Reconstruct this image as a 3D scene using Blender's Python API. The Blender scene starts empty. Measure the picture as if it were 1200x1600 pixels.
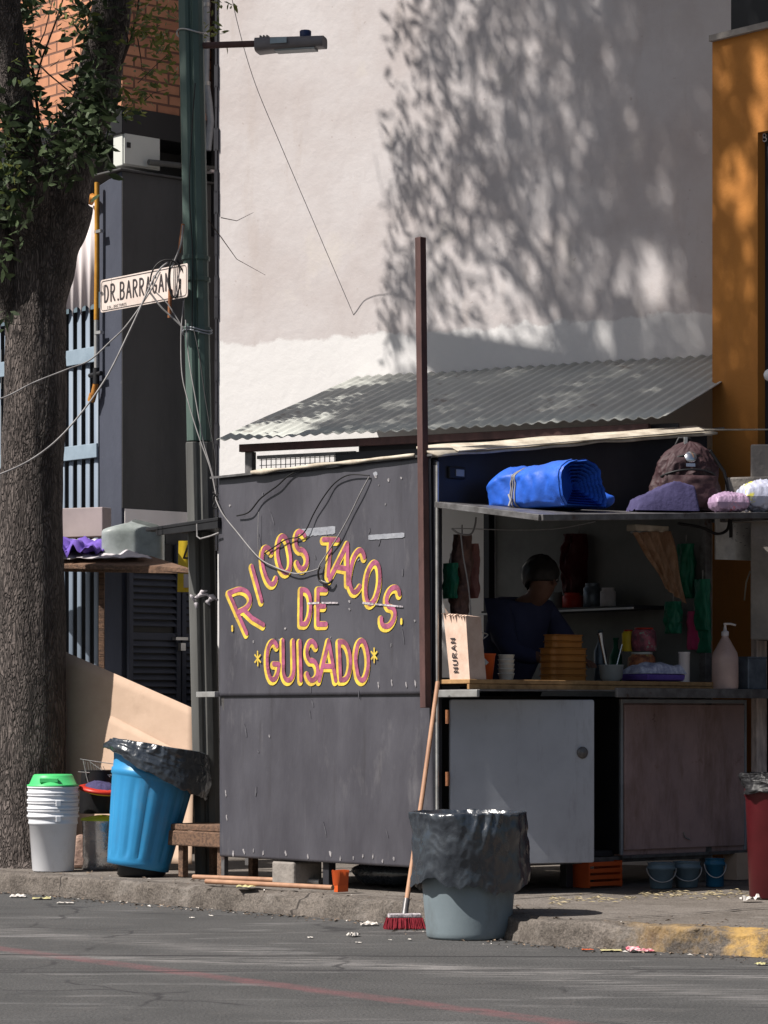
import bpy, bmesh, math, random
import numpy as np
from mathutils import Vector, Matrix, noise

random.seed(7)
rng = np.random.default_rng(7)
sc = bpy.context.scene
COL = sc.collection

# ------------------------------------------------------------------ camera, sky, sun, exposure
F = 4500.0           # focal length in photo pixels (photo 1200 x 1600)
HOR = 1125.0         # horizon row
cam_d = bpy.data.cameras.new('camera'); cam = bpy.data.objects.new('camera', cam_d); COL.objects.link(cam)
cam.location = (0, 0, 1.0); cam.rotation_euler = (math.pi / 2, 0, 0)
cam_d.sensor_width = 36; cam_d.lens = F / 1600 * 36; cam_d.shift_y = (HOR - 800) / 1600
cam_d.clip_end = 800
sc.camera = cam
sc.view_settings.view_transform = 'Standard'; sc.view_settings.look = 'None'
sc.view_settings.gamma = 1; sc.view_settings.use_curve_mapping = False
sc.view_settings.exposure = 0.54
sc.cycles.diffuse_bounces = 8
SH = Vector((-.914, -.407, 0)).normalized()      # horizontal direction towards the sun
ELEV = math.radians(50)
SUN = (SH * math.cos(ELEV) + Vector((0, 0, math.sin(ELEV)))).normalized()
world = bpy.data.worlds.new('World'); sc.world = world; world.use_nodes = True
wn = world.node_tree.nodes; wl = world.node_tree.links
sky = wn.new('ShaderNodeTexSky'); sky.sky_type = 'NISHITA'; sky.sun_disc = False
sky.sun_elevation = ELEV; sky.sun_rotation = math.atan2(SH.x, SH.y); sky.air_density = 1.2; sky.dust_density = 2.5
wn['Background'].inputs[1].default_value = 0.05
wl.new(sky.outputs[0], wn['Background'].inputs[0])
sun_d = bpy.data.lights.new('sun', 'SUN'); sun = bpy.data.objects.new('sun', sun_d); COL.objects.link(sun)
sun_d.energy = 5.0; sun_d.angle = math.radians(.53); sun_d.color = (1.0, .95, .88)
sun.rotation_euler = SUN.to_track_quat('Z', 'Y').to_euler()

# ------------------------------------------------------------------ frames
U = Vector((.655, -.756, 0)).normalized()       # along the street, towards the camera and right
V = Vector((.756, .655, 0)).normalized()        # across the pavement, away and right
Z = Vector((0, 0, 1))
C0 = Vector((.253, 14.6, 0))                    # street corner of the stall
K0 = Vector((.125, 14.06, 0))                   # a point of the kerb
PZ = .11                                        # pavement height

def at(px, py, D):
    return Vector(((px - 600) / F * D, D, 1 + (HOR - py) / F * D))
def Q(a, b, z):                                  # stall frame
    return C0 + U * a + V * b + Z * z
def zat(py, D):
    return 1 + (HOR - py) / F * D
def a_of(px, b):                                 # a where plane b=const crosses photo column px
    k = (px - 600) / F; o = C0 + V * b
    return (k * o.y - o.x) / (U.x - k * U.y)
def b_of(px, a):
    k = (px - 600) / F; o = C0 + U * a
    return (k * o.y - o.x) / (V.x - k * V.y)
def PB(px, py, b=0.0):                           # point on a plane parallel to the side panel
    a = a_of(px, b); p = Q(a, b, 0); p.z = zat(py, p.y); return p
def PA(px, py, a=0.0):                           # point on a plane parallel to the counter front
    b = b_of(px, a); p = Q(a, b, 0); p.z = zat(py, p.y); return p
def frame_mat(o, x, y, z):
    m = Matrix((x.normalized(), y.normalized(), z.normalized())).transposed().to_4x4(); m.translation = o; return m
MU = lambda o: frame_mat(o, U, V, Z)             # local x = U, y = V

def wmat(o):
    m = o.matrix_basis.copy()
    while o.parent: o = o.parent; m = o.matrix_basis @ m
    return m

# ------------------------------------------------------------------ mesh builder
class MB:
    def __init__(s): s.v = []; s.f = []; s.sm = []; s.mi = []
    def add(s, vs, fs, smooth=False, mi=0):
        n = len(s.v); s.v += [tuple(v) for v in vs]
        for f in fs: s.f.append([i + n for i in f]); s.sm.append(smooth); s.mi.append(mi)
        return s
    def box(s, c, d, m=None, mi=0, taper=1.0):
        x, y, z = d[0] / 2, d[1] / 2, d[2] / 2; t = taper
        vs = [Vector((sx * x * (t if sz > 0 else 1), sy * y * (t if sz > 0 else 1), sz * z)) for sz in (-1, 1) for sy in (-1, 1) for sx in (-1, 1)]
        c = Vector(c)
        vs = [(m @ (v + c)) if m else v + c for v in vs]
        return s.add(vs, [(0, 2, 3, 1), (4, 5, 7, 6), (0, 1, 5, 4), (2, 6, 7, 3), (0, 4, 6, 2), (1, 3, 7, 5)], mi=mi)
    def slab(s, pts, n, mi=0):                   # polygon extruded by vector n
        k = len(pts); a = [Vector(p) for p in pts]; b = [p + n for p in a]
        fs = [tuple(range(k))[::-1], tuple(range(k, 2 * k))] + [(i, (i + 1) % k, k + (i + 1) % k, k + i) for i in range(k)]
        return s.add(a + b, fs, mi=mi)
    def tube(s, pts, r, n=8, cap=True, smooth=True, mi=0, wob=None):
        pts = [Vector(p) for p in pts]; k = len(pts)
        rs = r if isinstance(r, (list, tuple)) else [r] * k
        vs = []; prev = None
        for i, p in enumerate(pts):
            d = (pts[min(i + 1, k - 1)] - pts[max(i - 1, 0)]).normalized()
            if prev is None:
                h = Vector((0, 0, 1)) if abs(d.z) < .9 else Vector((1, 0, 0))
                x = d.cross(h).normalized()
            else: x = (prev - d * prev.dot(d)).normalized()
            prev = x; y = d.cross(x)
            for j in range(n):
                t = 2 * math.pi * j / n; rr = rs[i]
                if wob: rr *= wob(p, t)
                vs.append(p + (x * math.cos(t) + y * math.sin(t)) * rr)
        fs = [(i * n + j, i * n + (j + 1) % n, (i + 1) * n + (j + 1) % n, (i + 1) * n + j) for i in range(k - 1) for j in range(n)]
        s.add(vs, fs, smooth, mi)
        if cap: s.add(vs[:n], [tuple(range(n))[::-1]], False, mi); s.add(vs[-n:], [tuple(range(n))], False, mi)
        return s
    def lathe(s, prof, m=None, n=32, smooth=True, mi=0, wob=None, cap_top=False, cap_bot=True):
        vs = []
        for i, (r, z) in enumerate(prof):
            for j in range(n):
                t = 2 * math.pi * j / n; rr = r; zz = z
                if wob: dr, dz = wob(i, t, r, z); rr += dr; zz += dz
                v = Vector((rr * math.cos(t), rr * math.sin(t), zz)); vs.append(m @ v if m else v)
        k = len(prof)
        fs = [(i * n + j, i * n + (j + 1) % n, (i + 1) * n + (j + 1) % n, (i + 1) * n + j) for i in range(k - 1) for j in range(n)]
        s.add(vs, fs, smooth, mi)
        if cap_bot: s.add(vs[:n], [tuple(range(n))[::-1]], False, mi)
        if cap_top: s.add(vs[-n:], [tuple(range(n))], False, mi)
        return s
    def grid(s, fn, nu, nv, smooth=True, mi=0):
        vs = [fn(i / nu, j / nv) for j in range(nv + 1) for i in range(nu + 1)]
        fs = [(j * (nu + 1) + i, j * (nu + 1) + i + 1, (j + 1) * (nu + 1) + i + 1, (j + 1) * (nu + 1) + i) for j in range(nv) for i in range(nu)]
        return s.add(vs, fs, smooth, mi)
    def build(s, name, mat, parent=None, bevel=0, solid=0, sub=0, loc=None):
        me = bpy.data.meshes.new(name); me.from_pydata(s.v, [], s.f)
        for p, sm, mi in zip(me.polygons, s.sm, s.mi): p.use_smooth = sm; p.material_index = mi
        for m_ in (mat if isinstance(mat, (list, tuple)) else [mat]): me.materials.append(m_)
        o = bpy.data.objects.new(name, me); COL.objects.link(o)
        if parent is None and len(s.v):
            arr = np.array(s.v); c = Vector(((arr[:, 0].min() + arr[:, 0].max()) / 2, (arr[:, 1].min() + arr[:, 1].max()) / 2, arr[:, 2].min()))
            me.transform(Matrix.Translation(-c)); o.location = c
        if parent is not None:
            o.parent = parent; me.transform(wmat(parent).inverted())
        bm = bmesh.new(); bm.from_mesh(me); bmesh.ops.recalc_face_normals(bm, faces=bm.faces); bm.to_mesh(me); bm.free()
        if solid: md = o.modifiers.new('solid', 'SOLIDIFY'); md.thickness = solid; md.offset = 0
        if sub: md = o.modifiers.new('sub', 'SUBSURF'); md.levels = sub; md.render_levels = sub
        if bevel: md = o.modifiers.new('bevel', 'BEVEL'); md.width = bevel; md.segments = 2; md.limit_method = 'ANGLE'; md.angle_limit = math.radians(35)
        return o

def tag(o, label=None, cat=None, group=None, kind=None):
    if label: o['label'] = label
    if cat: o['category'] = cat
    if group: o['group'] = group
    if kind: o['kind'] = kind
    return o
def thing(name, loc, label, cat, group=None):
    o = bpy.data.objects.new(name, None); COL.objects.link(o); o.location = loc; o.empty_display_size = .1
    return tag(o, label, cat, group)
def copy_tree(o, parent=None):
    c = o.copy(); COL.objects.link(c); c.parent = parent
    for ch in list(o.children): copy_tree(ch, c)
    return c

# ------------------------------------------------------------------ materials
def s2l(c):
    return tuple(((x / 255) / 12.92 if x / 255 <= .04045 else (((x / 255) + .055) / 1.055) ** 2.4) for x in c)
def mat(name, c, rough=.7, metal=0., c2=None, scale=6., amt=.5, stretch=(1, 1, 1), bump=.0, bscale=60., spec=.3, trans=0., alpha=1., bdist=.004, spots=None, spot_scale=3., spot_lo=.55, spot_hi=.65, transl=0., coat=0.):
    m = bpy.data.materials.new(name); m.use_nodes = True; nt = m.node_tree; n = nt.nodes; l = nt.links
    b = n['Principled BSDF']; b.inputs['Roughness'].default_value = rough; b.inputs['Metallic'].default_value = metal
    b.inputs['Specular IOR Level'].default_value = spec; b.inputs['Alpha'].default_value = alpha
    if trans: b.inputs['Transmission Weight'].default_value = trans
    if coat: b.inputs['Coat Weight'].default_value = coat; b.inputs['Coat Roughness'].default_value = .15
    tc = n.new('ShaderNodeTexCoord'); mp = n.new('ShaderNodeMapping'); mp.inputs['Scale'].default_value = stretch
    l.new(tc.outputs['Object'], mp.inputs[0])
    c2 = c2 or tuple(x * .7 for x in c)
    nz = n.new('ShaderNodeTexNoise'); nz.inputs['Scale'].default_value = scale; nz.inputs['Detail'].default_value = 8; nz.inputs['Roughness'].default_value = .62
    l.new(mp.outputs[0], nz.inputs['Vector'])
    cr = n.new('ShaderNodeValToRGB'); cr.color_ramp.elements[0].position = .5 - .28 * (1.2 - amt); cr.color_ramp.elements[1].position = .5 + .28 * (1.2 - amt) * .9
    cr.color_ramp.elements[0].color = (*c2, 1); cr.color_ramp.elements[1].color = (*c, 1)
    l.new(nz.outputs['Fac'], cr.inputs[0])
    out = cr.outputs[0]
    if spots:
        n2 = n.new('ShaderNodeTexNoise'); n2.inputs['Scale'].default_value = spot_scale; n2.inputs['Detail'].default_value = 10; n2.inputs['Roughness'].default_value = .7
        l.new(mp.outputs[0], n2.inputs['Vector'])
        r2 = n.new('ShaderNodeMapRange'); r2.inputs[1].default_value = spot_lo; r2.inputs[2].default_value = spot_hi
        l.new(n2.outputs['Fac'], r2.inputs[0])
        mx = n.new('ShaderNodeMixRGB'); l.new(r2.outputs[0], mx.inputs[0]); l.new(out, mx.inputs[1]); mx.inputs[2].default_value = (*spots, 1); out = mx.outputs[0]
    l.new(out, b.inputs['Base Color'])
    rr = n.new('ShaderNodeMapRange'); rr.inputs[3].default_value = max(.05, rough - .1); rr.inputs[4].default_value = min(1, rough + .12)
    l.new(nz.outputs['Fac'], rr.inputs[0]); l.new(rr.outputs[0], b.inputs['Roughness'])
    if bump:
        n3 = n.new('ShaderNodeTexNoise'); n3.inputs['Scale'].default_value = bscale; n3.inputs['Detail'].default_value = 6
        l.new(mp.outputs[0], n3.inputs['Vector'])
        bp = n.new('ShaderNodeBump'); bp.inputs['Strength'].default_value = bump; bp.inputs['Distance'].default_value = bdist
        l.new(n3.outputs['Fac'], bp.inputs['Height']); l.new(bp.outputs[0], b.inputs['Normal'])
    if transl:
        tb = n.new('ShaderNodeBsdfTranslucent'); l.new(out, tb.inputs[0]); ms = n.new('ShaderNodeMixShader'); ms.inputs[0].default_value = transl
        l.new(b.outputs[0], ms.inputs[1]); l.new(tb.outputs[0], ms.inputs[2]); l.new(ms.outputs[0], n['Material Output'].inputs[0])
    return m

M = {}
M['stall'] = mat('stall_paint', (.076, .074, .088), .42, 0., (.050, .048, .059), 2.6, .75, (1, 1, .35), .5, 4., spec=.45, bdist=.03, spots=(.125, .12, .13), spot_scale=7, spot_lo=.57, spot_hi=.80)
M['inner'] = mat('grimy_inner_sheet', (.20, .20, .195), .6, 0, (.12, .12, .118), 3, .5)
M['stall_dark'] = mat('stall_dark_metal', (.035, .035, .042), .45, .2, (.02, .02, .026), 4, .4, bump=.2, bscale=8, bdist=.01)
M['door_grey'] = mat('door_grey_paint', (.42, .44, .49), .42, .1, (.33, .345, .39), 3, .4, bump=.25, bscale=3, bdist=.02, spots=(.25, .22, .21), spot_scale=9, spot_lo=.70, spot_hi=.74)
M['cab_brown'] = mat('cabinet_brown_metal', (.52, .36, .35), .30, .3, (.38, .27, .27), 2.5, .7, bump=.35, bscale=4, bdist=.012, spots=(.14, .07, .045), spot_scale=5, spot_lo=.6, spot_hi=.75)
M['rust'] = mat('rusty_brown_steel', (.10, .052, .048), .7, 0, (.06, .032, .03), 20, .6, (1, 1, .3), .5, 90)
M['frame_metal'] = mat('worn_frame_metal', (.20, .195, .20), .45, .5, (.09, .085, .085), 14, .6, bump=.3, bscale=30, spots=(.08, .04, .03), spot_scale=12, spot_lo=.6, spot_hi=.68)
M['light_metal'] = mat('light_metal', (.52, .52, .52), .35, .6, (.35, .34, .33), 12, .5, bump=.2, bscale=40)
M['cream'] = mat('cream_board', (.58, .52, .43), .8, 0, (.33, .28, .22), 8, .6, (1, 1, 1), .4, 50)
M['wood'] = mat('counter_wood', (.40, .24, .11), .55, 0, (.24, .13, .055), 5, .6, (6, 1, 6), .3, 40)
M['old_wood'] = mat('weathered_wood', (.22, .13, .085), .85, 0, (.10, .062, .045), 9, .8, (1, 8, 8), .9, 40, bdist=.01)
M['handle_wood'] = mat('broom_handle_wood', (.42, .24, .15), .6, 0, (.25, .13, .08), 12, .5, (1, 1, .2), .3, 60)
M['asphalt'] = None
M['black'] = mat('black_paint', (.018, .018, .02), .5, 0, (.010, .010, .012), 6, .4)
M['dark_wall'] = mat('dark_grey_render', (.092, .090, .091), .85, 0, (.068, .067, .068), 1.5, .3, bump=.3, bscale=60, spots=(.105, .10, .10), spot_scale=2, spot_lo=.62, spot_hi=.8)
M['blue_wall'] = mat('slate_blue_render', (.062, .069, .095), .8, 0, (.040, .045, .065), 2.5, .6, (1, 1, .5), .4, 50, spots=(.12, .12, .13), spot_scale=9, spot_lo=.66, spot_hi=.72)
M['fence_blue'] = mat('blue_grey_paint', (.20, .245, .305), .5, 0, (.15, .185, .24), 5, .5, (1, 1, .3), .2, 30)
M['rail_blue'] = mat('light_blue_rail', (.26, .33, .40), .5, 0, (.20, .26, .32), 8, .5, bump=.2, bscale=30)
M['clad_white'] = mat('white_cladding', (.66, .60, .60), .55, 0, (.52, .48, .49), 3, .4, (3, 3, .3))
M['strip'] = mat('bright_whitewash', (.88, .84, .84), .7, 0, (.8, .74, .74), 5, .4)
M['white'] = mat('white_plastic', (.70, .71, .74), .38, 0, (.62, .63, .67), 5, .4, spec=.4)
M['box_grey'] = mat('light_grey_box', (.60, .61, .57), .45, 0, (.54, .55, .52), 4, .3)
M['green_pole'] = mat('green_pole_paint', (.085, .128, .112), .5, 0, (.056, .090, .080), 10, .6, (1, 1, .15), .5, 40, spots=(.12, .15, .14), spot_scale=14, spot_lo=.62, spot_hi=.7)
M['grey_pole'] = mat('grimy_pole_base', (.125, .125, .12), .6, 0, (.07, .07, .068), 8, .6, (1, 1, .12), .5, 40)
M['conduit'] = mat('grey_conduit', (.33, .35, .38), .5, .2, (.22, .24, .27), 10, .5)
M['yellow_pipe'] = mat('yellow_gas_pipe', (.52, .26, .035), .45, 0, (.36, .16, .02), 14, .6, bump=.2, bscale=60)
M['orange_brass'] = mat('orange_brass', (.60, .28, .06), .4, .3, (.35, .13, .03), 20, .6)
M['sign'] = mat('enamel_sign_cream', (.68, .60, .56), .4, 0, (.55, .45, .40), 8, .5, spots=(.35, .12, .04), spot_scale=7, spot_lo=.66, spot_hi=.72)
M['sign_ink'] = mat('sign_ink', (.05, .042, .045), .6)
M['rusty'] = mat('orange_rust', (.30, .12, .05), .85, 0, (.14, .06, .035), 20, .7, bump=.6, bscale=80)
M['yellow'] = mat('yellow_lettering', (.74, .54, .07), .5, 0, (.50, .34, .06), 16, .8)
M['pink'] = mat('magenta_lettering', (.37, .10, .18), .5, 0, (.20, .06, .10), 14, .9)
M['tape'] = mat('silver_tape', (.40, .41, .45), .35, .3, (.30, .31, .35), 30, .6, bump=.5, bscale=60)
M['smear'] = mat('white_paint_smear', (.55, .50, .52), .7, 0, (.20, .18, .20), 70, .9)
M['scuff'] = mat('pale_scuff', (.34, .32, .33), .7, 0, (.16, .155, .165), 90, .8)
M['scratch'] = mat('scuffed_bare_metal', (.11, .108, .122), .5, .1, (.085, .083, .096), 80, .6)
M['bag'] = mat('black_plastic_film', (.030, .037, .048), .27, 0, (.020, .025, .034), 8, .4, (1, 1, .8), bump=.6, bscale=8, spec=.9, bdist=.03)
M['can_grey'] = mat('grey_rubber_plastic', (.185, .225, .25), .5, 0, (.15, .185, .205), 4, .5, bump=.1, bscale=80, spots=(.1, .12, .14), spot_scale=5, spot_lo=.62, spot_hi=.78)
M['bin_blue'] = mat('blue_bin_plastic', (.030, .245, .50), .38, 0, (.025, .20, .42), 5, .4, bump=.1, bscale=50, spec=.4)
M['lid_green'] = mat('green_plastic', (.075, .52, .17), .4, 0, (.06, .45, .14), 6, .4)
M['tarp'] = mat('blue_tarp', (.022, .115, .60), .5, 0, (.022, .09, .42), 7, .6, bump=.5, bscale=16, spec=.3, bdist=.012)
M['backpack'] = mat('maroon_nylon', (.055, .028, .032), .6, 0, (.035, .019, .022), 10, .6, bump=.6, bscale=18, bdist=.015)
M['purple'] = mat('purple_fabric', (.060, .053, .13), .85, 0, (.042, .036, .095), 12, .6, bump=.6, bscale=50, bdist=.006)
M['violet'] = mat('violet_cloth', (.16, .095, .42), .85, 0, (.10, .055, .30), 9, .6, bump=.5, bscale=30)
M['cloth_white'] = mat('white_cloth', (.68, .64, .66), .85, 0, (.5, .46, .5), 9, .6, bump=.4, bscale=30, transl=.2)
M['carton'] = mat('cardboard', (.54, .39, .295), .85, 0, (.46, .325, .24), 5, .5, bump=.25, bscale=25)
M['carton_pale'] = mat('pale_carton', (.66, .50, .41), .85, 0, (.52, .36, .28), 12, .6, bump=.3, bscale=30)
M['orange_paint'] = mat('orange_wall_paint', (.43, .175, .035), .75, 0, (.36, .14, .028), 1.2, .4, bump=.4, bscale=60)
M['brush_red'] = mat('red_bristles', (.30, .02, .035), .7, 0, (.18, .01, .02), 40, .6)
M['orange_pl'] = mat('orange_plastic', (.62, .11, .025), .4, 0, (.5, .08, .02), 6, .4)
M['amber_tub'] = mat('amber_tub_plastic', (.60, .25, .06), .35, 0, (.42, .16, .04), 9, .5, transl=.2)
M['steel'] = mat('stainless_steel', (.62, .63, .65), .22, .95, (.5, .5, .53), 8, .4)
M['foil'] = mat('crumpled_foil', (.66, .66, .67), .25, .9, (.5, .5, .52), 10, .5, bump=.5, bscale=14, bdist=.015)
M['red_pl'] = mat('red_plastic', (.50, .035, .02), .4)
M['dark_red'] = mat('dark_red_plastic', (.085, .008, .012), .45)
M['green_bag'] = mat('green_plastic_bag', (.015, .18, .105), .35, 0, (.01, .12, .07), 10, .6, bump=.8, bscale=20, bdist=.015, transl=.25)
M['pink_bag'] = mat('pink_plastic_bag', (.36, .17, .155), .4, 0, (.22, .09, .085), 10, .6, bump=.8, bscale=25, bdist=.01, transl=.3)
M['brown_bag'] = mat('brown_paper_bags', (.16, .09, .075), .7, 0, (.08, .045, .04), 16, .7, bump=.9, bscale=25, bdist=.01)
M['magenta'] = mat('magenta_plastic', (.45, .04, .14), .5)
M['sheet'] = mat('amber_clear_film', (.48, .30, .20), .3, 0, (.30, .16, .09), 9, .8, (3, 3, 1), .8, 20, transl=.55, bdist=.01)
M['glassy'] = mat('cloudy_plastic', (.42, .45, .46), .3, 0, (.3, .33, .34), 6, .4, transl=.3)
M['soap'] = mat('milky_soap_bottle', (.76, .58, .54), .3, 0, (.5, .36, .33), 6, .3, transl=.35, spec=.5)
M['tin'] = mat('dull_tin', (.16, .19, .23), .42, .5, (.10, .12, .15), 16, .7, bump=.3, bscale=30)
M['notice'] = mat('stained_white_board', (.74, .74, .73), .7, 0, (.40, .40, .41), 8, .6, spots=(.15, .13, .12), spot_scale=30, spot_lo=.68, spot_hi=.71)
M['post_white'] = mat('whitewashed_post', (.74, .62, .57), .75, 0, (.36, .30, .29), 6, .7, (4, 4, 1), .4, 40, spots=(.2, .08, .06), spot_scale=16, spot_lo=.68, spot_hi=.72)
M['concrete'] = mat('old_concrete', (.30, .27, .245), .9, 0, (.20, .18, .165), 7, .6, bump=.7, bscale=30, bdist=.01)
M['cable_black'] = mat('black_cable', (.018, .017, .018), .5)
M['cable_grey'] = mat('grey_cable', (.30, .29, .29), .55, 0, (.18, .17, .17), 14, .5)
M['skin'] = mat('skin', (.26, .135, .095), .6)
M['hair'] = mat('black_hair', (.035, .030, .030), .5)
M['navy'] = mat('navy_cloth', (.055, .06, .13), .85, bump=.4, bscale=30)
M['navy_dome'] = mat('navy_plastic', (.02, .035, .11), .35)
M['lamp'] = mat('lamp_grey_metal', (.17, .155, .16), .45, .3, (.12, .11, .115), 8, .4)
M['lamp_l'] = mat('lamp_light_panel', (.27, .33, .37), .4, .2)
M['yellow_sign'] = mat('yellow_sign', (.86, .60, .04), .45)
M['paper'] = mat('litter_paper', (.66, .62, .58), .8, 0, (.5, .46, .42), 30, .5)
M['mauve'] = mat('mauve_board', (.30, .25, .25), .7, 0, (.22, .185, .19), 4, .5, bump=.2, bscale=20)
M['tank'] = mat('cloudy_tank_plastic', (.42, .46, .46), .4, 0, (.25, .28, .27), 6, .7, transl=.25)
M['bluejug'] = mat('blue_jug', (.015, .11, .21), .4, 0, (.01, .08, .15), 8, .5)
M['bluebkt'] = mat('blue_grey_bucket', (.12, .18, .22), .5, 0, (.08, .12, .16), 8, .5)
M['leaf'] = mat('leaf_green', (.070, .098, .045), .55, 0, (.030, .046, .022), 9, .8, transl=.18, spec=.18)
M['leaf_lit'] = mat('leaf_sunlit_green', (.19, .20, .045), .45, 0, (.07, .10, .028), 9, .8, transl=.35, spec=.4)  # lit copy of the leaf material, sunlight put into its paler colour
M['branch'] = mat('branch_bark', (.085, .06, .048), .9, 0, (.045, .033, .027), 14, .7, bump=.8, bscale=40, bdist=.01)

def layer(m, c, scale, stretch, lo, hi, k, rough=None, seed=0.):
    nt = m.node_tree; n = nt.nodes; l = nt.links; b = n['Principled BSDF']; src = b.inputs['Base Color'].links[0].from_socket
    tc = n.new('ShaderNodeTexCoord'); mp = n.new('ShaderNodeMapping'); mp.inputs['Scale'].default_value = stretch; mp.inputs['Location'].default_value = (seed, seed, seed); l.new(tc.outputs['Object'], mp.inputs[0])
    t = n.new('ShaderNodeTexNoise'); t.inputs['Scale'].default_value = scale; t.inputs['Detail'].default_value = 9; t.inputs['Roughness'].default_value = .72; l.new(mp.outputs[0], t.inputs[0])
    rg = n.new('ShaderNodeMapRange'); rg.inputs[1].default_value = lo; rg.inputs[2].default_value = hi; rg.inputs[4].default_value = k; l.new(t.outputs['Fac'], rg.inputs[0])
    mx = n.new('ShaderNodeMixRGB'); l.new(rg.outputs[0], mx.inputs[0]); l.new(src, mx.inputs[1]); mx.inputs[2].default_value = (*c, 1); l.new(mx.outputs[0], b.inputs['Base Color'])
layer(M['stall'], (.035, .032, .036), 3.2, (5, 5, .45), .56, .76, .7); layer(M['stall'], (.17, .165, .175), 5, (6, 6, .3), .62, .78, .45, seed=4.); layer(M['stall'], (.11, .06, .04), 14, (1, 1, 1), .70, .76, .7, seed=9.); layer(M['stall'], (.24, .235, .245), 60, (1, 1, .5), .70, .76, .6, seed=2.)
layer(M['door_grey'], (.16, .15, .155), 4, (3, 3, .6), .55, .75, .5); layer(M['door_grey'], (.22, .11, .06), 11, (1, 1, .6), .70, .76, .8, seed=3.); layer(M['door_grey'], (.62, .62, .64), 40, (1, 1, 1), .70, .76, .5, seed=6.)
layer(M['cab_brown'], (.20, .12, .09), 3, (2, 2, .5), .5, .7, .7); layer(M['cab_brown'], (.62, .55, .54), 50, (1, 1, .6), .69, .75, .5, seed=5.)
layer(M['white'], (.40, .385, .36), 7, (1, 1, .5), .56, .78, .55); layer(M['bin_blue'], (.09, .19, .30), 6, (1, 1, .3), .55, .75, .6); layer(M['bin_blue'], (.25, .33, .38), 30, (1, 1, .3), .66, .74, .5, seed=3.)
layer(M['can_grey'], (.30, .32, .33), 26, (1, 1, .4), .64, .74, .5); layer(M['can_grey'], (.09, .095, .095), 5, (1, 1, .5), .55, .75, .6, seed=7.)
layer(M['orange_paint'], (.30, .13, .035), 2.6, (2, 2, .5), .54, .72, .6); layer(M['orange_paint'], (.60, .36, .14), 9, (1, 1, 1), .66, .72, .5, seed=4.)
layer(M['blue_wall'], (.14, .14, .155), 20, (1, 1, 1), .68, .73, .7); layer(M['dark_wall'], (.05, .05, .05), 3, (2, 2, .5), .5, .7, .5); layer(M['carton'], (.36, .25, .18), 4, (1, 1, 1), .58, .72, .4)
layer(M['green_pole'], (.16, .17, .15), 6, (1, 1, .12), .58, .70, .5); layer(M['lid_green'], (.12, .36, .15), 10, (1, 1, 1), .58, .72, .4)

# bark: stretched voronoi ridges
def bark_mat():
    m = mat('tree_bark', (.150, .125, .115), .95, 0, (.080, .065, .060), 16, .8, (1, 1, .25)); nt = m.node_tree; n = nt.nodes; l = nt.links
    b = n['Principled BSDF']; tc = n.new('ShaderNodeTexCoord'); mp = n.new('ShaderNodeMapping'); mp.inputs['Scale'].default_value = (1, 1, .22)
    l.new(tc.outputs['Object'], mp.inputs[0])
    nz = n.new('ShaderNodeTexNoise'); nz.inputs['Scale'].default_value = 10; nz.inputs['Detail'].default_value = 3; l.new(mp.outputs[0], nz.inputs[0])
    mx = n.new('ShaderNodeMixRGB'); mx.inputs[0].default_value = .14; l.new(mp.outputs[0], mx.inputs[1]); l.new(nz.outputs['Color'], mx.inputs[2])
    v = n.new('ShaderNodeTexVoronoi'); v.feature = 'DISTANCE_TO_EDGE'; v.inputs['Scale'].default_value = 72; l.new(mx.outputs[0], v.inputs['Vector'])
    r = n.new('ShaderNodeMapRange'); r.inputs[2].default_value = .22; l.new(v.outputs[0], r.inputs[0])
    n2 = n.new('ShaderNodeTexNoise'); n2.inputs['Scale'].default_value = 90; n2.inputs['Detail'].default_value = 5; l.new(tc.outputs['Object'], n2.inputs[0])
    ad = n.new('ShaderNodeMath'); ad.operation = 'MULTIPLY_ADD'; l.new(n2.outputs[0], ad.inputs[0]); ad.inputs[1].default_value = .45; l.new(r.outputs[0], ad.inputs[2])
    bp = n.new('ShaderNodeBump'); bp.inputs['Strength'].default_value = .95; bp.inputs['Distance'].default_value = .014
    l.new(ad.outputs[0], bp.inputs['Height']); l.new(bp.outputs[0], b.inputs['Normal'])
    # fissures are coloured darker than the ridges between them
    mc = n.new('ShaderNodeMixRGB'); mc.blend_type = 'MULTIPLY'; mc.inputs[0].default_value = .55
    src = b.inputs['Base Color'].links[0].from_socket; l.new(src, mc.inputs[1]); l.new(r.outputs[0], mc.inputs[2]); l.new(mc.outputs[0], b.inputs['Base Color'])
    return m
M['bark'] = bark_mat()

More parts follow.
